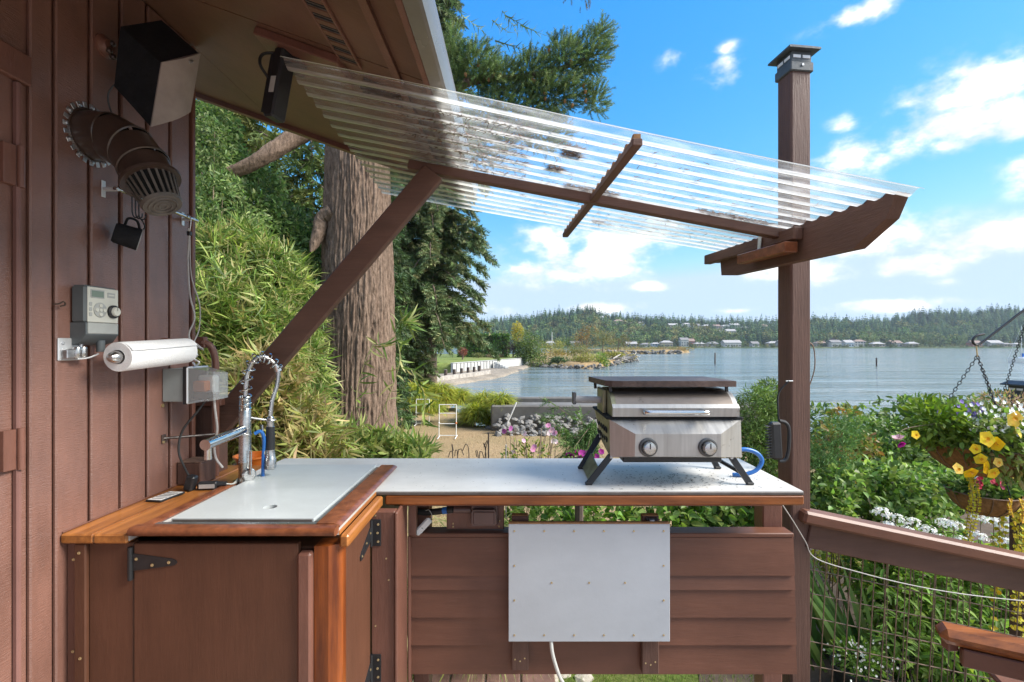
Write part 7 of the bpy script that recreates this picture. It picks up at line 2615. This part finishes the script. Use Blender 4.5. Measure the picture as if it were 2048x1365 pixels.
tag(lm.build('dry_grass', 'far_leaf', loc=(0, 10, YARD)), 'parched tan grass across the yard', 'grass', kind='stuff')
# ---------------------------------------------------------------- across the cove
random.seed(21)
wb = thing('white_bulkhead', 'long white painted bulkhead wall along the neighbouring lawn', 'wall', (-3, 80, SEA))
A, B = Vector((-8.7, 66, 0)), Vector((3.0, 95, 0))
nP = 12
for k in range(nP):
    a, b_ = A.lerp(B, k / nP), A.lerp(B, (k + 1) / nP)
    a.z = b_.z = (SEA - .4 + -1.10) / 2
    dd = (b_ - a).normalized() * .03
    MB().bar(a + dd, b_ - dd, .30, -1.10 - SEA + .4, .01).build('wall_panel', 'white_wall', wb)
MB().bar(Vector((A.x, A.y, -1.07)), Vector((B.x, B.y, -1.07)), .5, .06, .01).build('coping', 'white_wall', wb)
for k in range(13):
    c = A.lerp(A.lerp(B, .42), k / 12) + Vector((.17, -.12, 0))
    MB().bb(c.x - .05, c.x + .05, c.y - .05, c.y + .05, SEA, -1.12, .01).build('batten', 'timer_grey', wb)
cs = thing('concrete_steps', 'small flight of concrete steps down the white bulkhead to the ramp', 'steps', (-3.5, 76, SEA))
s0 = A.lerp(B, .43)
for k in range(6):
    MB().bb(s0.x + .3 + k * .42, s0.x + .9 + k * .42, s0.y - 1.2 - k * .12, s0.y - .2, SEA - .2, -1.35 - k * .22, .02).build('step', 'white_wall', cs)
    MB().bb(s0.x + .3 + k * .42, s0.x + .42 + k * .42, s0.y - 1.22 - k * .12, s0.y - 1.19 - k * .12, -1.55 - k * .22, -1.37 - k * .22, .01).build('riser', 'timer_dark', cs)
MB().prism([(0, 0), (5.5, 0), (4.6, -3.0), (-.6, -2.6)], (s0.x - .6, s0.y - .6, SEA - .1), (1, 0, 0), (0, 1, 0), (0, 0, .35)).build('ramp', 'concrete', cs)
bb_ = thing('beach_bulkhead', 'low pale timber bulkhead behind the dark pilings', 'wall', (-5, 55, SEA))
A2, B2_ = Vector((-8.2, 49.5, 0)), Vector((-3.2, 62.5, 0))
for k in range(8):
    a, b_ = A2.lerp(B2_, k / 8), A2.lerp(B2_, (k + 1) / 8)
    a.z = b_.z = SEA + .35
    dd = (b_ - a).normalized() * .02
    MB().bar(a + dd, b_ - dd, .12, 1.1, .01).build('plank_panel', 'driftwood', bb_)
for k, (px_, y0_, y1_) in enumerate(((959, 732, 754), (948, 734, 757), (936, 735, 759), (923, 737, 761), (909, 739, 763), (891, 740, 764), (873, 742, 764), (854, 744, 764), (830, 746, 766))):
    D = (EZ - SEA) * F / (y1_ - CY)
    b_ = W(px_, y1_, D)
    topz = EZ - (y0_ - CY) / F * D
    t_ = thing('piling', 'dark round timber piling standing in a row at the water edge', 'piling', (b_.x, b_.y, SEA - .3), 'row of dark pilings')
    MB().tube([(b_.x, b_.y, SEA - .3), (b_.x + random.uniform(-.05, .05), b_.y, topz)], [.21, .18], 10).build('post', 'piling', t_)
    MB().cyl((b_.x, b_.y, topz - .005), (b_.x, b_.y, topz + .015), .17, n=10).build('top', 'driftwood', t_)


def bush(name, label, cat, c, r, n, L, cols, trunk=True, group=None, cut=.3, nscale=.7, extra=()):
    c = Vector(c)
    base = Vector((c.x, c.y, c.z - r[2]))
    t_ = thing(name, label, cat, base, group)
    MB().tube([base + Vector((0, 0, -.5)), base + Vector((.1, 0, r[2] * .6)), c + Vector((.2, 0, 0))], [.16, .12, .06], 7).build('trunk', 'limb_bark', t_)
    lm_ = LM()
    bl = [(c, r)]
    for k in range(5):
        d = Vector((random.uniform(-.7, .7) * r[0], random.uniform(-.5, .5) * r[1], random.uniform(-.4, .6) * r[2]))
        bl.append((c + d, tuple(x * random.uniform(.35, .55) for x in r)))
    for ce, re in extra:
        bl.append((Vector(ce), re))
    tot = sum(a[0] * a[2] for _, a in bl)
    for ce, re in bl:
        m_ = int(n * re[0] * re[2] / tot)
        P, d = blob_points(m_, ce, re, .5)
        if cut:
            kp = vnoise(P * nscale + 3.3) > cut
            P, d = P[kp], d[kp]
        m_ = len(P)
        lm_.add(leaves(P, nrm(d * .5 + rand_unit(m_)), nrm(rand_unit(m_) + np.array([0, 0, .4])), L * rng.uniform(.6, 1.3, m_), L * .55, np.clip(palette(m_, cols, .2) * (1 + (vnoise(P * .9)[:, None] - .5) * .5), .004, .9), 'diamond', .2))
    lm_.build('crown', 'leaf', t_)
    return t_


hd = thing('clipped_hedge', 'tall clipped evergreen hedge across the neighbouring lawn', 'hedge', (-6, 97, -1.2))
lm = LM()
n = 9000
P = np.stack([rng.uniform(-11.5, -1.2, n), rng.uniform(95.5, 98, n), rng.uniform(-1.2, 3.35, n)], 1)
P[:n // 2, 1] = 95.5 + rng.normal(size=n // 2) * .15
P[:n // 5, 2] = 3.35 + rng.normal(size=n // 5) * .12
lm.add(leaves(P, rand_unit(n), rand_unit(n) + np.array([0, -.6, .4]), .38, .22, np.clip(palette(n, [(.075, .16, .03), (.055, .12, .025), (.11, .20, .035)], .2) * (1 + (vnoise(P * .8)[:, None] - .5) * .6) * np.where(P[:, :1] < -8.6, 1.35, 1), .004, .9), 'diamond', .2))
lm.build('foliage', 'leaf', hd)
MB().bb(-11.3, -1.4, 95.8, 97.8, -1.3, 3.1, .2).build('branches', 'limb_bark', hd)
GR = [(.10, .15, .035), (.14, .19, .045), (.07, .11, .03)]
bush('round_tree', 'dense round green tree at the end of the white bulkhead', 'tree', W(1060, 700, 92), (3.3, 2.6, 3.2), 5200, .34, GR, extra=((W(1075, 722, 90), (2.4, 1.5, 1.4)), (W(1045, 680, 93), (1.8, 1.5, 2.0))))
bush('golden_conifer', 'golden yellow conifer above the end of the hedge', 'tree', W(1035, 668, 97), (1.3, 1.1, 2.6), 1200, .30, [(.42, .34, .05), (.34, .30, .05)], cut=.2)
bush('purple_shrub', 'dark purple-leaved shrub below the golden conifer', 'shrub', W(1026, 697, 93), (1.5, 1.2, 1.2), 900, .28, [(.075, .035, .035), (.05, .028, .03)], cut=.1)
bush('red_maple', 'small red-leaved maple on the neighbouring lawn by the big trees', 'tree', W(925, 704, 80), (.9, .8, .9), 600, .2, [(.20, .06, .045), (.26, .10, .07)], cut=.1)
for (px_, py_, D, r, lab) in ((956, 711, 90, (1.2, .7, .5), 'clipped low round shrub in front of the hedge'), (985, 712, 92, (1.3, .7, .5), 'tan ornamental grass clump in front of the hedge'), (1000, 712, 93, (.8, .6, .4), 'small sandy shrub beside the tan grass clump')):
    bush('lawn_shrub', lab, 'shrub', W(px_, py_, D), r, 500, .2, [(.16, .17, .06)] if px_ < 970 else [(.30, .21, .13), (.24, .19, .10)], cut=0, group='shrubs before the hedge')
hb = 'bushes on the headland'
OR = [(.22, .13, .05), (.17, .13, .045), (.26, .19, .07)]
YG = [(.27, .27, .06), (.20, .22, .05), (.33, .29, .08)]
bush('headland_tree', 'russet-leaved tree standing on the headland', 'tree', W(1172, 676, 104), (3.0, 2.4, 3.4), 1700, .30, OR, cut=.42, group=hb)
bush('headland_tree', 'wispy olive tree right of the russet one on the headland', 'tree', W(1205, 680, 112), (3.0, 2.4, 3.0), 1500, .30, [(.16, .17, .06), (.22, .20, .08)], cut=.45, group=hb)
bush('headland_tree', 'bent bare-stemmed tree near the tip of the headland', 'tree', W(1236, 680, 118), (3.2, 2.4, 2.4), 1500, .30, [(.14, .15, .055), (.20, .15, .07)], cut=.42, group=hb)
for (px_, py_, D, r, pal, lab) in ((1100, 695, 120, (4.2, 2, 2.0), YG, 'yellow-green bush behind the round tree'), (1135, 690, 125, (4.5, 2, 2.2), GR, 'dark olive bush in the middle of the headland'), (1160, 706, 96, (2.6, 1.5, 1.8), [(.20, .20, .07)], 'grey-green bush below the russet tree'),
                                  (1175, 722, 89, (3.0, 1.6, 1.5), YG, 'yellow-green bush over the headland stones'), (1200, 722, 90, (2.0, 1.4, 1.6), [(.13, .22, .035), (.17, .26, .05)], 'bright green bush by the driftwood'), (1120, 723, 90, (2.0, 1.2, .8), [(.07, .12, .04)], 'low dark green mat by the headland stones'),
                                  (1225, 710, 108, (3.0, 1.4, .8), YG, 'yellow beach grass by the driftwood'), (1255, 714, 118, (2.4, 1.4, .7), [(.34, .28, .08)], 'golden beach grass at the headland tip'), (1110, 706, 104, (4.0, 2.0, .9), [(.36, .28, .07), (.30, .25, .06)], 'golden broom bush in front of the far houses')):
    bush('headland_bush', lab, 'bush', W(px_, py_, D), r, 1100, .30, pal, cut=.15, group=hb)
js = LM()
for k in range(60):
    x = 42 + k * .85
    c = np.array((x, 223 + (x - 42) * .55 + random.uniform(-1, 6), SEA + 2.0))
    P, d = blob_points(60, c, (1.5, 1.2, random.uniform(.5, 1.3)), .3)
    js.add(leaves(P, nrm(d + rand_unit(60)), rand_unit(60), .6, .3, palette(60, [random.choice(((.27, .20, .09), (.20, .19, .07), (.32, .26, .10)))], .2), 'diamond', .2))
tag(js.build('jetty_scrub', 'leaf', loc=(60, 228, SEA)), 'dry tan scrub growing along the rock jetty', 'scrub', kind='stuff')
hr = thing('shore_stones', 'dark boulders lining the shore of the headland', 'stones', (12, 86, SEA))
poly = [(3.5, 93), (5, 90), (8, 86), (11.4, 84), (15.7, 86), (19, 96), (23, 106), (31, 122), (34, 142)]
for k in range(150):
    t = random.uniform(0, len(poly) - 1.001)
    i = int(t)
    x = poly[i][0] + (poly[i + 1][0] - poly[i][0]) * (t - i)
    y = poly[i][1] + (poly[i + 1][1] - poly[i][1]) * (t - i)
    put_rock(hr, (x + random.uniform(-.6, .8), y + random.uniform(-.6, 1.4), SEA + random.uniform(-.1, .55)), random.uniform(.2, .55), SHORE_ROCKS)
jr = thing('jetty_stones', 'grey boulders piled along the rock jetty', 'stones', (60, 220, SEA))
for k in range(150):
    t = random.random()
    x = 40 + 38 * t
    put_rock(jr, (x, 215.5 + 8.5 * t + random.uniform(-.6, 2.5), SEA + random.uniform(0, 1.5)), random.uniform(.5, 1.0), SHORE_ROCKS)
dw = thing('driftwood_logs', 'pile of bleached driftwood logs on the headland tip', 'driftwood', (27, 115, SEA))
for k in range(26):
    p = Vector((22 + random.uniform(0, 9), 106 + random.uniform(0, 12), SEA + .7 + random.uniform(0, .8)))
    p.y = 106 + (p.x - 22) * 1.8 + random.uniform(-1, 2)
    d = Vector((random.uniform(-1, 1), random.uniform(-.6, .6), random.uniform(-.25, .25))).normalized()
    MB().tube([p - d * random.uniform(1, 2.4), p, p + d * random.uniform(1, 2.4)], [.14, .18, .11], 7).build('log', 'driftwood', dw)
fpole = thing('flagpole', 'bare white flagpole on the headland', 'pole', (W(1104, 712, 130).x, 130, SEA))
MB().tube([(W(1104, 712, 130).x, 130, SEA), (W(1104, 666, 130).x, 130, EZ + 3.4)], [.09, .06], 8).build('pole', 'pvc_white', fpole)
wr_ = thing('white_railing', 'white porch railing glimpsed left of the dark conifer', 'railing', (W(795, 705, 34).x, 34, -1.0))
pr_ = W(797, 700, 34)
for k in range(9):
    MB().bb(pr_.x - .5 + k * .13, pr_.x - .46 + k * .13, 33.98, 34.02, pr_.z - .45, pr_.z + .45, .004).build('baluster', 'pvc_white', wr_)
MB().bb(pr_.x - .55, pr_.x + .65, 33.95, 34.05, pr_.z + .45, pr_.z + .53, .005).build('top_rail', 'pvc_white', wr_)
MB().bb(pr_.x - .55, pr_.x + .65, 33.95, 34.05, pr_.z - .53, pr_.z - .45, .005).build('bottom_rail', 'pvc_white', wr_)
MB().bb(pr_.x - .5, pr_.x + .5, 33.9, 35.5, YARD - .6, pr_.z - .54, .01).build('porch_base', 'white_wall', wr_)
# mooring posts and sailboat
for px_, y0_, y1_, lab in ((1753, 717, 733, 'lone dark mooring post out on the open water'), (1430, 707, 729, 'lone slim mooring post between jetty and far shore')):
    D = (EZ - SEA) * F / (y1_ - CY)
    b_ = W(px_, y1_, D)
    t_ = thing('mooring_post', lab, 'post', (b_.x, b_.y, SEA - 1), 'mooring posts')
    MB().tube([(b_.x, b_.y, SEA - 1), (b_.x, b_.y, SEA + (y1_ - y0_) / F * D)], [.16, .13], 10).build('post', 'piling', t_)
    MB().lathe([(.16, 0), (.12, .08), (0, .14)], (b_.x, b_.y, SEA + (y1_ - y0_) / F * D), n=10).build('cap', 'piling', t_)
sb = thing('sailboat', 'moored white sailboat with blue sail cover and bare mast', 'boat', (W(2058, 726, 112).x, 112, SEA))
bx = W(2060, 726, 112).x
m = MB()
secs = []
for i in range(9):
    t = i / 8
    x = -5.2 + 9.6 * t
    w = 1.35 * math.sin(math.pi * min(1, .18 + .82 * t * .93)) ** .7 if t > .02 else .03
    sheer = 1.05 - .25 * math.sin(math.pi * t) + .12 * (1 - t)
    secs.append([(bx + x, 112 - w, SEA + sheer), (bx + x + .15, 112 - w * .75, SEA - .1), (bx + x + .15, 112 + w * .75, SEA - .1), (bx + x, 112 + w, SEA + sheer)])
V = [p for s in secs for p in s]
fs = []
for i in range(8):
    for j in range(3):
        fs.append([i * 4 + j, (i + 1) * 4 + j, (i + 1) * 4 + j + 1, i * 4 + j + 1])
    fs.append([i * 4 + 3, (i + 1) * 4 + 3, (i + 1) * 4, i * 4])
fs += [[0, 1, 2, 3], [35, 34, 33, 32]]
m.add(V, fs).build('hull', 'pvc_white', sb)
MB().bb(bx - 2.2, bx + 1.6, 111.3, 112.7, SEA + .82, SEA + 1.35, .15).build('cabin', 'pvc_white', sb)
MB().tube([(bx - 2.0, 112, SEA + .9), (bx - 2.0, 112, SEA + 8.6)], [.07, .05], 8).build('mast', 'white_metal', sb)
MB().tube([(bx - 2.0, 112, SEA + 1.75), (bx + 2.6, 112, SEA + 1.75)], .06, 8).build('boom', 'white_metal', sb)
m = MB()
m.prism([(-1.9, 2.2), (-1.2, 1.95), (2.5, 1.85), (2.6, 1.35), (-1.9, 1.35)], (bx, 111.75, SEA), (1, 0, 0), (0, 0, 1), (0, .5, 0)).build('sail_cover', 'hose_blue', sb)
for e in ((bx - 5.1, SEA + 1.1), (bx + 4.2, SEA + .95)):
    MB().tube([(bx - 2.0, 112, SEA + 8.4), (e[0], 112, e[1])], .018, 5).build('stay', 'white_metal', sb)

# ---------------------------------------------------------------- far shore: houses and forest
mat('roof_a', (.20, .19, .185), .9, .2, (1, 1, 1))
mat('roof_b', (.24, .17, .14), .9, .2, (1, 1, 1))
mat('roof_c', (.33, .32, .31), .9, .2, (1, 1, 1))
mat('house_white', (.46, .45, .42), .8, .08, (1, 1, 1))
mat('house_tan', (.33, .28, .21), .8, .08, (1, 1, 1))
mat('house_red', (.33, .13, .09), .8, .08, (1, 1, 1))
mat('house_blue', (.40, .46, .52), .8, .08, (1, 1, 1))
mat('house_glass', (.06, .08, .10), .1, .1, (1, 1, 1))


def far_house(x, y, w, d, h, wall, roof, label, group, rot=0.0, hip=False):
    z = float(hill_z(np.array([x]), np.array([y]))[0])
    t_ = thing('waterfront_house' if y < 625 else 'hillside_house', label, 'house', (x, y, z), group)
    MB().bb(x - w / 2, x + w / 2, y - d / 2, y + d / 2, z - 1.5, z + h, .02).build('wall', wall, t_)
    rh = w * .17 if hip else d * .30
    e = .6
    if hip:
        V = [(x - w / 2 - e, y - d / 2 - e, z + h), (x + w / 2 + e, y - d / 2 - e, z + h), (x + w / 2 + e, y + d / 2 + e, z + h), (x - w / 2 - e, y + d / 2 + e, z + h), (x - w * .2, y, z + h + rh), (x + w * .2, y, z + h + rh)]
        fs = [[3, 2, 1, 0], [0, 1, 5, 4], [1, 2, 5], [2, 3, 4, 5], [3, 0, 4]]
    else:
        V = [(x - w / 2 - e, y - d / 2 - e, z + h), (x + w / 2 + e, y - d / 2 - e, z + h), (x + w / 2 + e, y + d / 2 + e, z + h), (x - w / 2 - e, y + d / 2 + e, z + h), (x - w / 2 - e, y, z + h + rh), (x + w / 2 + e, y, z + h + rh)]
        fs = [[3, 2, 1, 0], [0, 1, 5, 4], [1, 2, 5], [2, 3, 4, 5], [3, 0, 4]]
    rf = MB().add(V, fs).build('roof', roof, t_, smooth=False)
    MB().bb(x + w * .25, x + w * .25 + .9, y - .4, y + .5, z + h, z + h + rh + .9, .02).build('chimney', roof, rf)
    nwin = max(3, int(w / 3.2))
    for s in range(max(1, int(h / 3))):
        for k in range(nwin):
            wx = x - w / 2 + (k + .5) * w / nwin
            wz = z + 1.0 + s * 2.8
            MB().bb(wx - w / nwin * .30, wx + w / nwin * .30, y - d / 2 - .06, y - d / 2 + .02, wz, wz + 1.5, .01).build('window', 'house_glass', t_)
    return t_


gsh, ghl = 'houses along the far shore', 'houses on the far hillside'
WM = {'w': 'house_white', 't': 'house_tan', 'r': 'house_red', 'b': 'house_blue'}
shore = [(1262, 15, 5.4, 't', 'roof_c', 0), (1290, 13, 4, 'w', 'roof_a', 1), (1310, 12, 4.4, 'b', 'roof_c', 1), (1332, 17, 7.5, 't', 'roof_c', 1), (1367, 11, 11.5, 'w', 'roof_a', 0), (1381, 8, 9, 'r', 'roof_b', 0), (1398, 14, 5, 't', 'roof_c', 1), (1424, 15, 5.2, 'w', 'roof_c', 1),
         (1462, 24, 7.2, 'w', 'roof_c', 0), (1508, 10, 5.2, 'w', 'roof_a', 0), (1545, 17, 5.4, 't', 'roof_c', 1), (1565, 14, 6.5, 'w', 'roof_a', 0), (1640, 17, 6, 't', 'roof_b', 1), (1668, 14, 8, 'w', 'roof_a', 0), (1694, 12, 7, 'b', 'roof_c', 0), (1716, 17, 8.5, 'w', 'roof_b', 1), (1752, 18, 5, 't', 'roof_c', 1),
         (1788, 15, 6, 'w', 'roof_b', 0), (1822, 15, 5.8, 't', 'roof_c', 1), (1948, 13, 6.5, 'r', 'roof_b', 0), (1985, 18, 6.2, 'w', 'roof_c', 0), (2010, 12, 4.5, 't', 'roof_a', 1), (2030, 10, 4.2, 'w', 'roof_c', 1), (1100, 16, 6, 'w', 'roof_c', 1), (1150, 14, 6, 't', 'roof_a', 0), (945, 20, 8, 'w', 'roof_b', 0)]
cn = {'w': 'white', 't': 'tan', 'r': 'brick red', 'b': 'pale blue'}
rn = {'roof_a': 'dark grey roof', 'roof_b': 'brown roof', 'roof_c': 'pale grey roof'}
for i, (px_, w, h, c, rf, hip) in enumerate(shore):
    y = 596 + (i * 7) % 18
    x = (px_ - CX) / F * y
    lab = ('%s %s house with %s on far shore near a %s one' % ('long' if w > 16 else ('tall' if h > 6.8 else ('small' if w < 12 else 'low')), cn[c], rn[rf], cn[shore[(i + 1) % len(shore)][3]]))
    far_house(x, y, w * .85, 9 + i % 3, h * .72, WM[c], rf, lab, gsh, 0, bool(hip))
hills = [(1202, 10, 6, 'w', 'roof_c', 0), (1236, 18, 7, 't', 'roof_b', 1), (1256, 14, 5, 't', 'roof_b', 1), (1282, 10, 5, 'w', 'roof_c', 0), (1345, 17, 5, 't', 'roof_c', 0), (1372, 15, 8, 'w', 'roof_c', 1), (1392, 11, 6, 'w', 'roof_a', 0), (1412, 16, 6, 't', 'roof_c', 1), (1432, 12, 6, 't', 'roof_b', 0), (1450, 15, 7, 'w', 'roof_c', 1), (1468, 17, 10, 'w', 'roof_c', 0), (1488, 9, 6, 't', 'roof_c', 1), (1528, 8, 10, 'w', 'roof_b', 0), (1434, 9, 6, 'w', 'roof_a', 1), (1460, 16, 6, 'w', 'roof_c', 0)]
HPOS = []
for i, (px_, w, h, c, rf, hip) in enumerate(hills):
    y = 800 if i < 13 else 728
    x = (px_ - CX) / F * y
    HPOS.append((x, y, w))
    lab = ('%s %s house with %s on wooded hillside by a %s one' % ('long' if w > 15 else ('tall' if h > 8 else ('small' if w < 11 else 'low')), cn[c], rn[rf], cn[hills[(i + 1) % len(hills)][3]]))
    far_house(x, y, w * .85, 10, h * .75 + 2, WM[c], rf, lab, ghl, 0, bool(hip))


def tree_template(kind, seed):
    r_ = np.random.default_rng(seed)
    P, D, N, L, Wd = [], [], [], [], []
    if kind == 'conifer':
        lv = 9
        for i in range(lv):
            t = i / lv
            rad = .235 * (1 - t) ** .7 + .02
            k = 8 if i < 6 else 5
            for j in range(k):
                th = j * 2 * np.pi / k + i * .7 + r_.uniform(-.3, .3)
                o = np.array([np.cos(th), np.sin(th), 0])
                P.append(np.array([0, 0, .06 + t * .90]) + o * rad * .05)
                D.append(o * 1.0 + np.array([0, 0, -.55 - .3 * r_.uniform()]))
                N.append(np.array([0, 0, 1.]) + o * .5)
                L.append(rad * r_.uniform(.8, 1.35))
                Wd.append(rad * 1.0)
        P.append(np.array([0, 0, .86])); D.append(np.array([0, 0, 1.])); N.append(np.array([0, -1., 0])); L.append(.10); Wd.append(.05)
    else:
        for i in range(80):
            d = nrm(r_.normal(size=3))
            q = r_.uniform(.55, 1)
            P.append(np.array([d[0] * .34 * q, d[1] * .34 * q, .55 + d[2] * .40 * q]))
            D.append(d + r_.normal(size=3) * .6)
            N.append(d + np.array([0, 0, .5]))
            L.append(r_.uniform(.13, .24))
            Wd.append(r_.uniform(.10, .18))
    return np.array(P), nrm(np.array(D)), nrm(np.array(N)), np.array(L), np.array(Wd)


def forest(name, label, pos, hts, cols, kind, mat_='far_leaf', nt=4, aspect=1.0):
    lm_ = LM()
    idx = rng.integers(0, nt, len(pos))
    for t in range(nt):
        sel = np.where(idx == t)[0]
        if len(sel) == 0:
            continue
        P, D, N, L, Wd = tree_template(kind, 100 + t)
        k, n_ = len(P), len(sel)
        th = rng.uniform(0, 6.283, n_)
        c, s = np.cos(th), np.sin(th)
        M = np.zeros((n_, 3, 3))
        M[:, 0, 0] = c; M[:, 0, 1] = -s; M[:, 1, 0] = s; M[:, 1, 1] = c; M[:, 2, 2] = 1
        h = hts[sel]
        PP = np.einsum('nij,kj->nki', M, P) * h[:, None, None] + pos[sel][:, None, :]
        DD = np.einsum('nij,kj->nki', M, D)
        NN = np.einsum('nij,kj->nki', M, N)
        C = np.repeat(palette(n_, cols, .22), k, axis=0) * rng.uniform(.8, 1.2, (n_ * k, 1))
        lm_.add(leaves(PP.reshape(-1, 3), DD.reshape(-1, 3), NN.reshape(-1, 3), (L[None] * h[:, None]).ravel(), (Wd[None] * h[:, None]).ravel(), C, 'diamond', .1))
    o = lm_.build(name, mat_, loc=(300, 700, 0))
    return tag(o, label, 'forest', kind='stuff')


def scatter(n, y0, y1, clear=True):
    y = y0 + (y1 - y0) * rng.uniform(0, 1, n)
    x = rng.uniform(-260, 980, n)
    keep = np.ones(n, bool)
    for hx_, hy_, w in HPOS:
        keep &= ~((np.abs(x - hx_) < w * .75) & (y > hy_ - 34) & (y < hy_ + 8))
    px_ = CX + x / y * F
    keep &= ~((px_ > 1330) & (px_ < 1505) & (y > 752) & (y < 806) & (rng.uniform(size=n) < .8))
    return x[keep], y[keep]


CONF = [(.065, .115, .055), (.085, .14, .062), (.050, .092, .048), (.115, .16, .068)]
x, y = scatter(6500, 624, 900)
z = hill_z(x, y)
px_ = CX + x / y * F
dec = (fbm(np.stack([x * .012, y * .012, x * 0 + 2], 1), 3) > np.where((px_ > 1180) & (px_ < 1480) & (y < 760), .34, .52)) & (y < 820)
hts = np.clip(rng.normal(18, 4.5, len(x)), 8, 30) * np.where(y > 830, 1.0, .92)
forest('conifer_forest', 'dark conifer forest covering the far hills', np.stack([x, y, z - .5], 1)[~dec], hts[~dec], CONF, 'conifer')
forest('broadleaf_forest', 'lighter broadleaf woods on the lower far hillside', np.stack([x, y, z - .5], 1)[dec], hts[dec] * .70, [(.095, .15, .05), (.13, .18, .055), (.075, .12, .045), (.19, .19, .07)], 'leafy')
x, y = scatter(650, 600, 640)
z = hill_z(x, y)
forest('shore_trees', 'garden trees and shrubs between the far shore houses', np.stack([x, y, z - .3], 1), rng.uniform(3.5, 9, len(x)), [(.08, .12, .04), (.11, .15, .045), (.05, .085, .034), (.17, .16, .05)], 'leafy')
x = rng.uniform(-150, 900, 420)
y = rng.uniform(580, 592, 420)
forest('shore_scrub', 'low green scrub along the far waterline', np.stack([x, y, hill_z(x, y) - .3], 1), rng.uniform(1.4, 4.6, 420), [(.12, .15, .05), (.17, .17, .07), (.09, .12, .04)], 'leafy')
for px_, py_, h, c, lab in ((1748, 688, 17, 'g', 'light green poplar on the far shore'), (1782, 688, 15, 'g', 'broad light green tree on the far shore'), (1856, 692, 24, 'd', 'tall dark tree beside the far shore meadow'), (1925, 692, 17, 'g', 'round green tree right of the far shore meadow'), (1500, 690, 13, 'd', 'dark round tree between the far shore houses'), (1666, 684, 11, 'p', 'dark purple tree behind the far shore houses')):
    yy = 612
    xx = (px_ - CX) / F * yy
    zz_ = float(hill_z(np.array([xx]), np.array([yy]))[0])
    pal = {'g': [(.11, .16, .05), (.14, .19, .06)], 'd': [(.05, .09, .035)], 'p': [(.045, .03, .04)]}[c]
    bush('far_tree', lab, 'tree', (xx, yy, zz_ + h * .52), (h * .30, h * .3, h * .5), 700, 1.1, pal, cut=0, group='single trees on the far shore')
# ---------------------------------------------------------------- the air between here and the far shore
m, t, b, out = nodes_of('haze')
t.nodes.remove(b)
pv = t.nodes.new('ShaderNodeVolumePrincipled')
pv.inputs['Color'].default_value = (.72, .86, 1.0, 1)
pv.inputs['Density'].default_value = .00012
pv.inputs['Anisotropy'].default_value = .2
t.links.new(pv.outputs[0], out.inputs['Volume'])
hz = MB().bb(-900, 1400, -40, 1300, SEA - 2, 90, .5).build('haze', 'haze', smooth=False)
tag(hz, 'thin bluish haze over the bay', 'haze', kind='stuff')
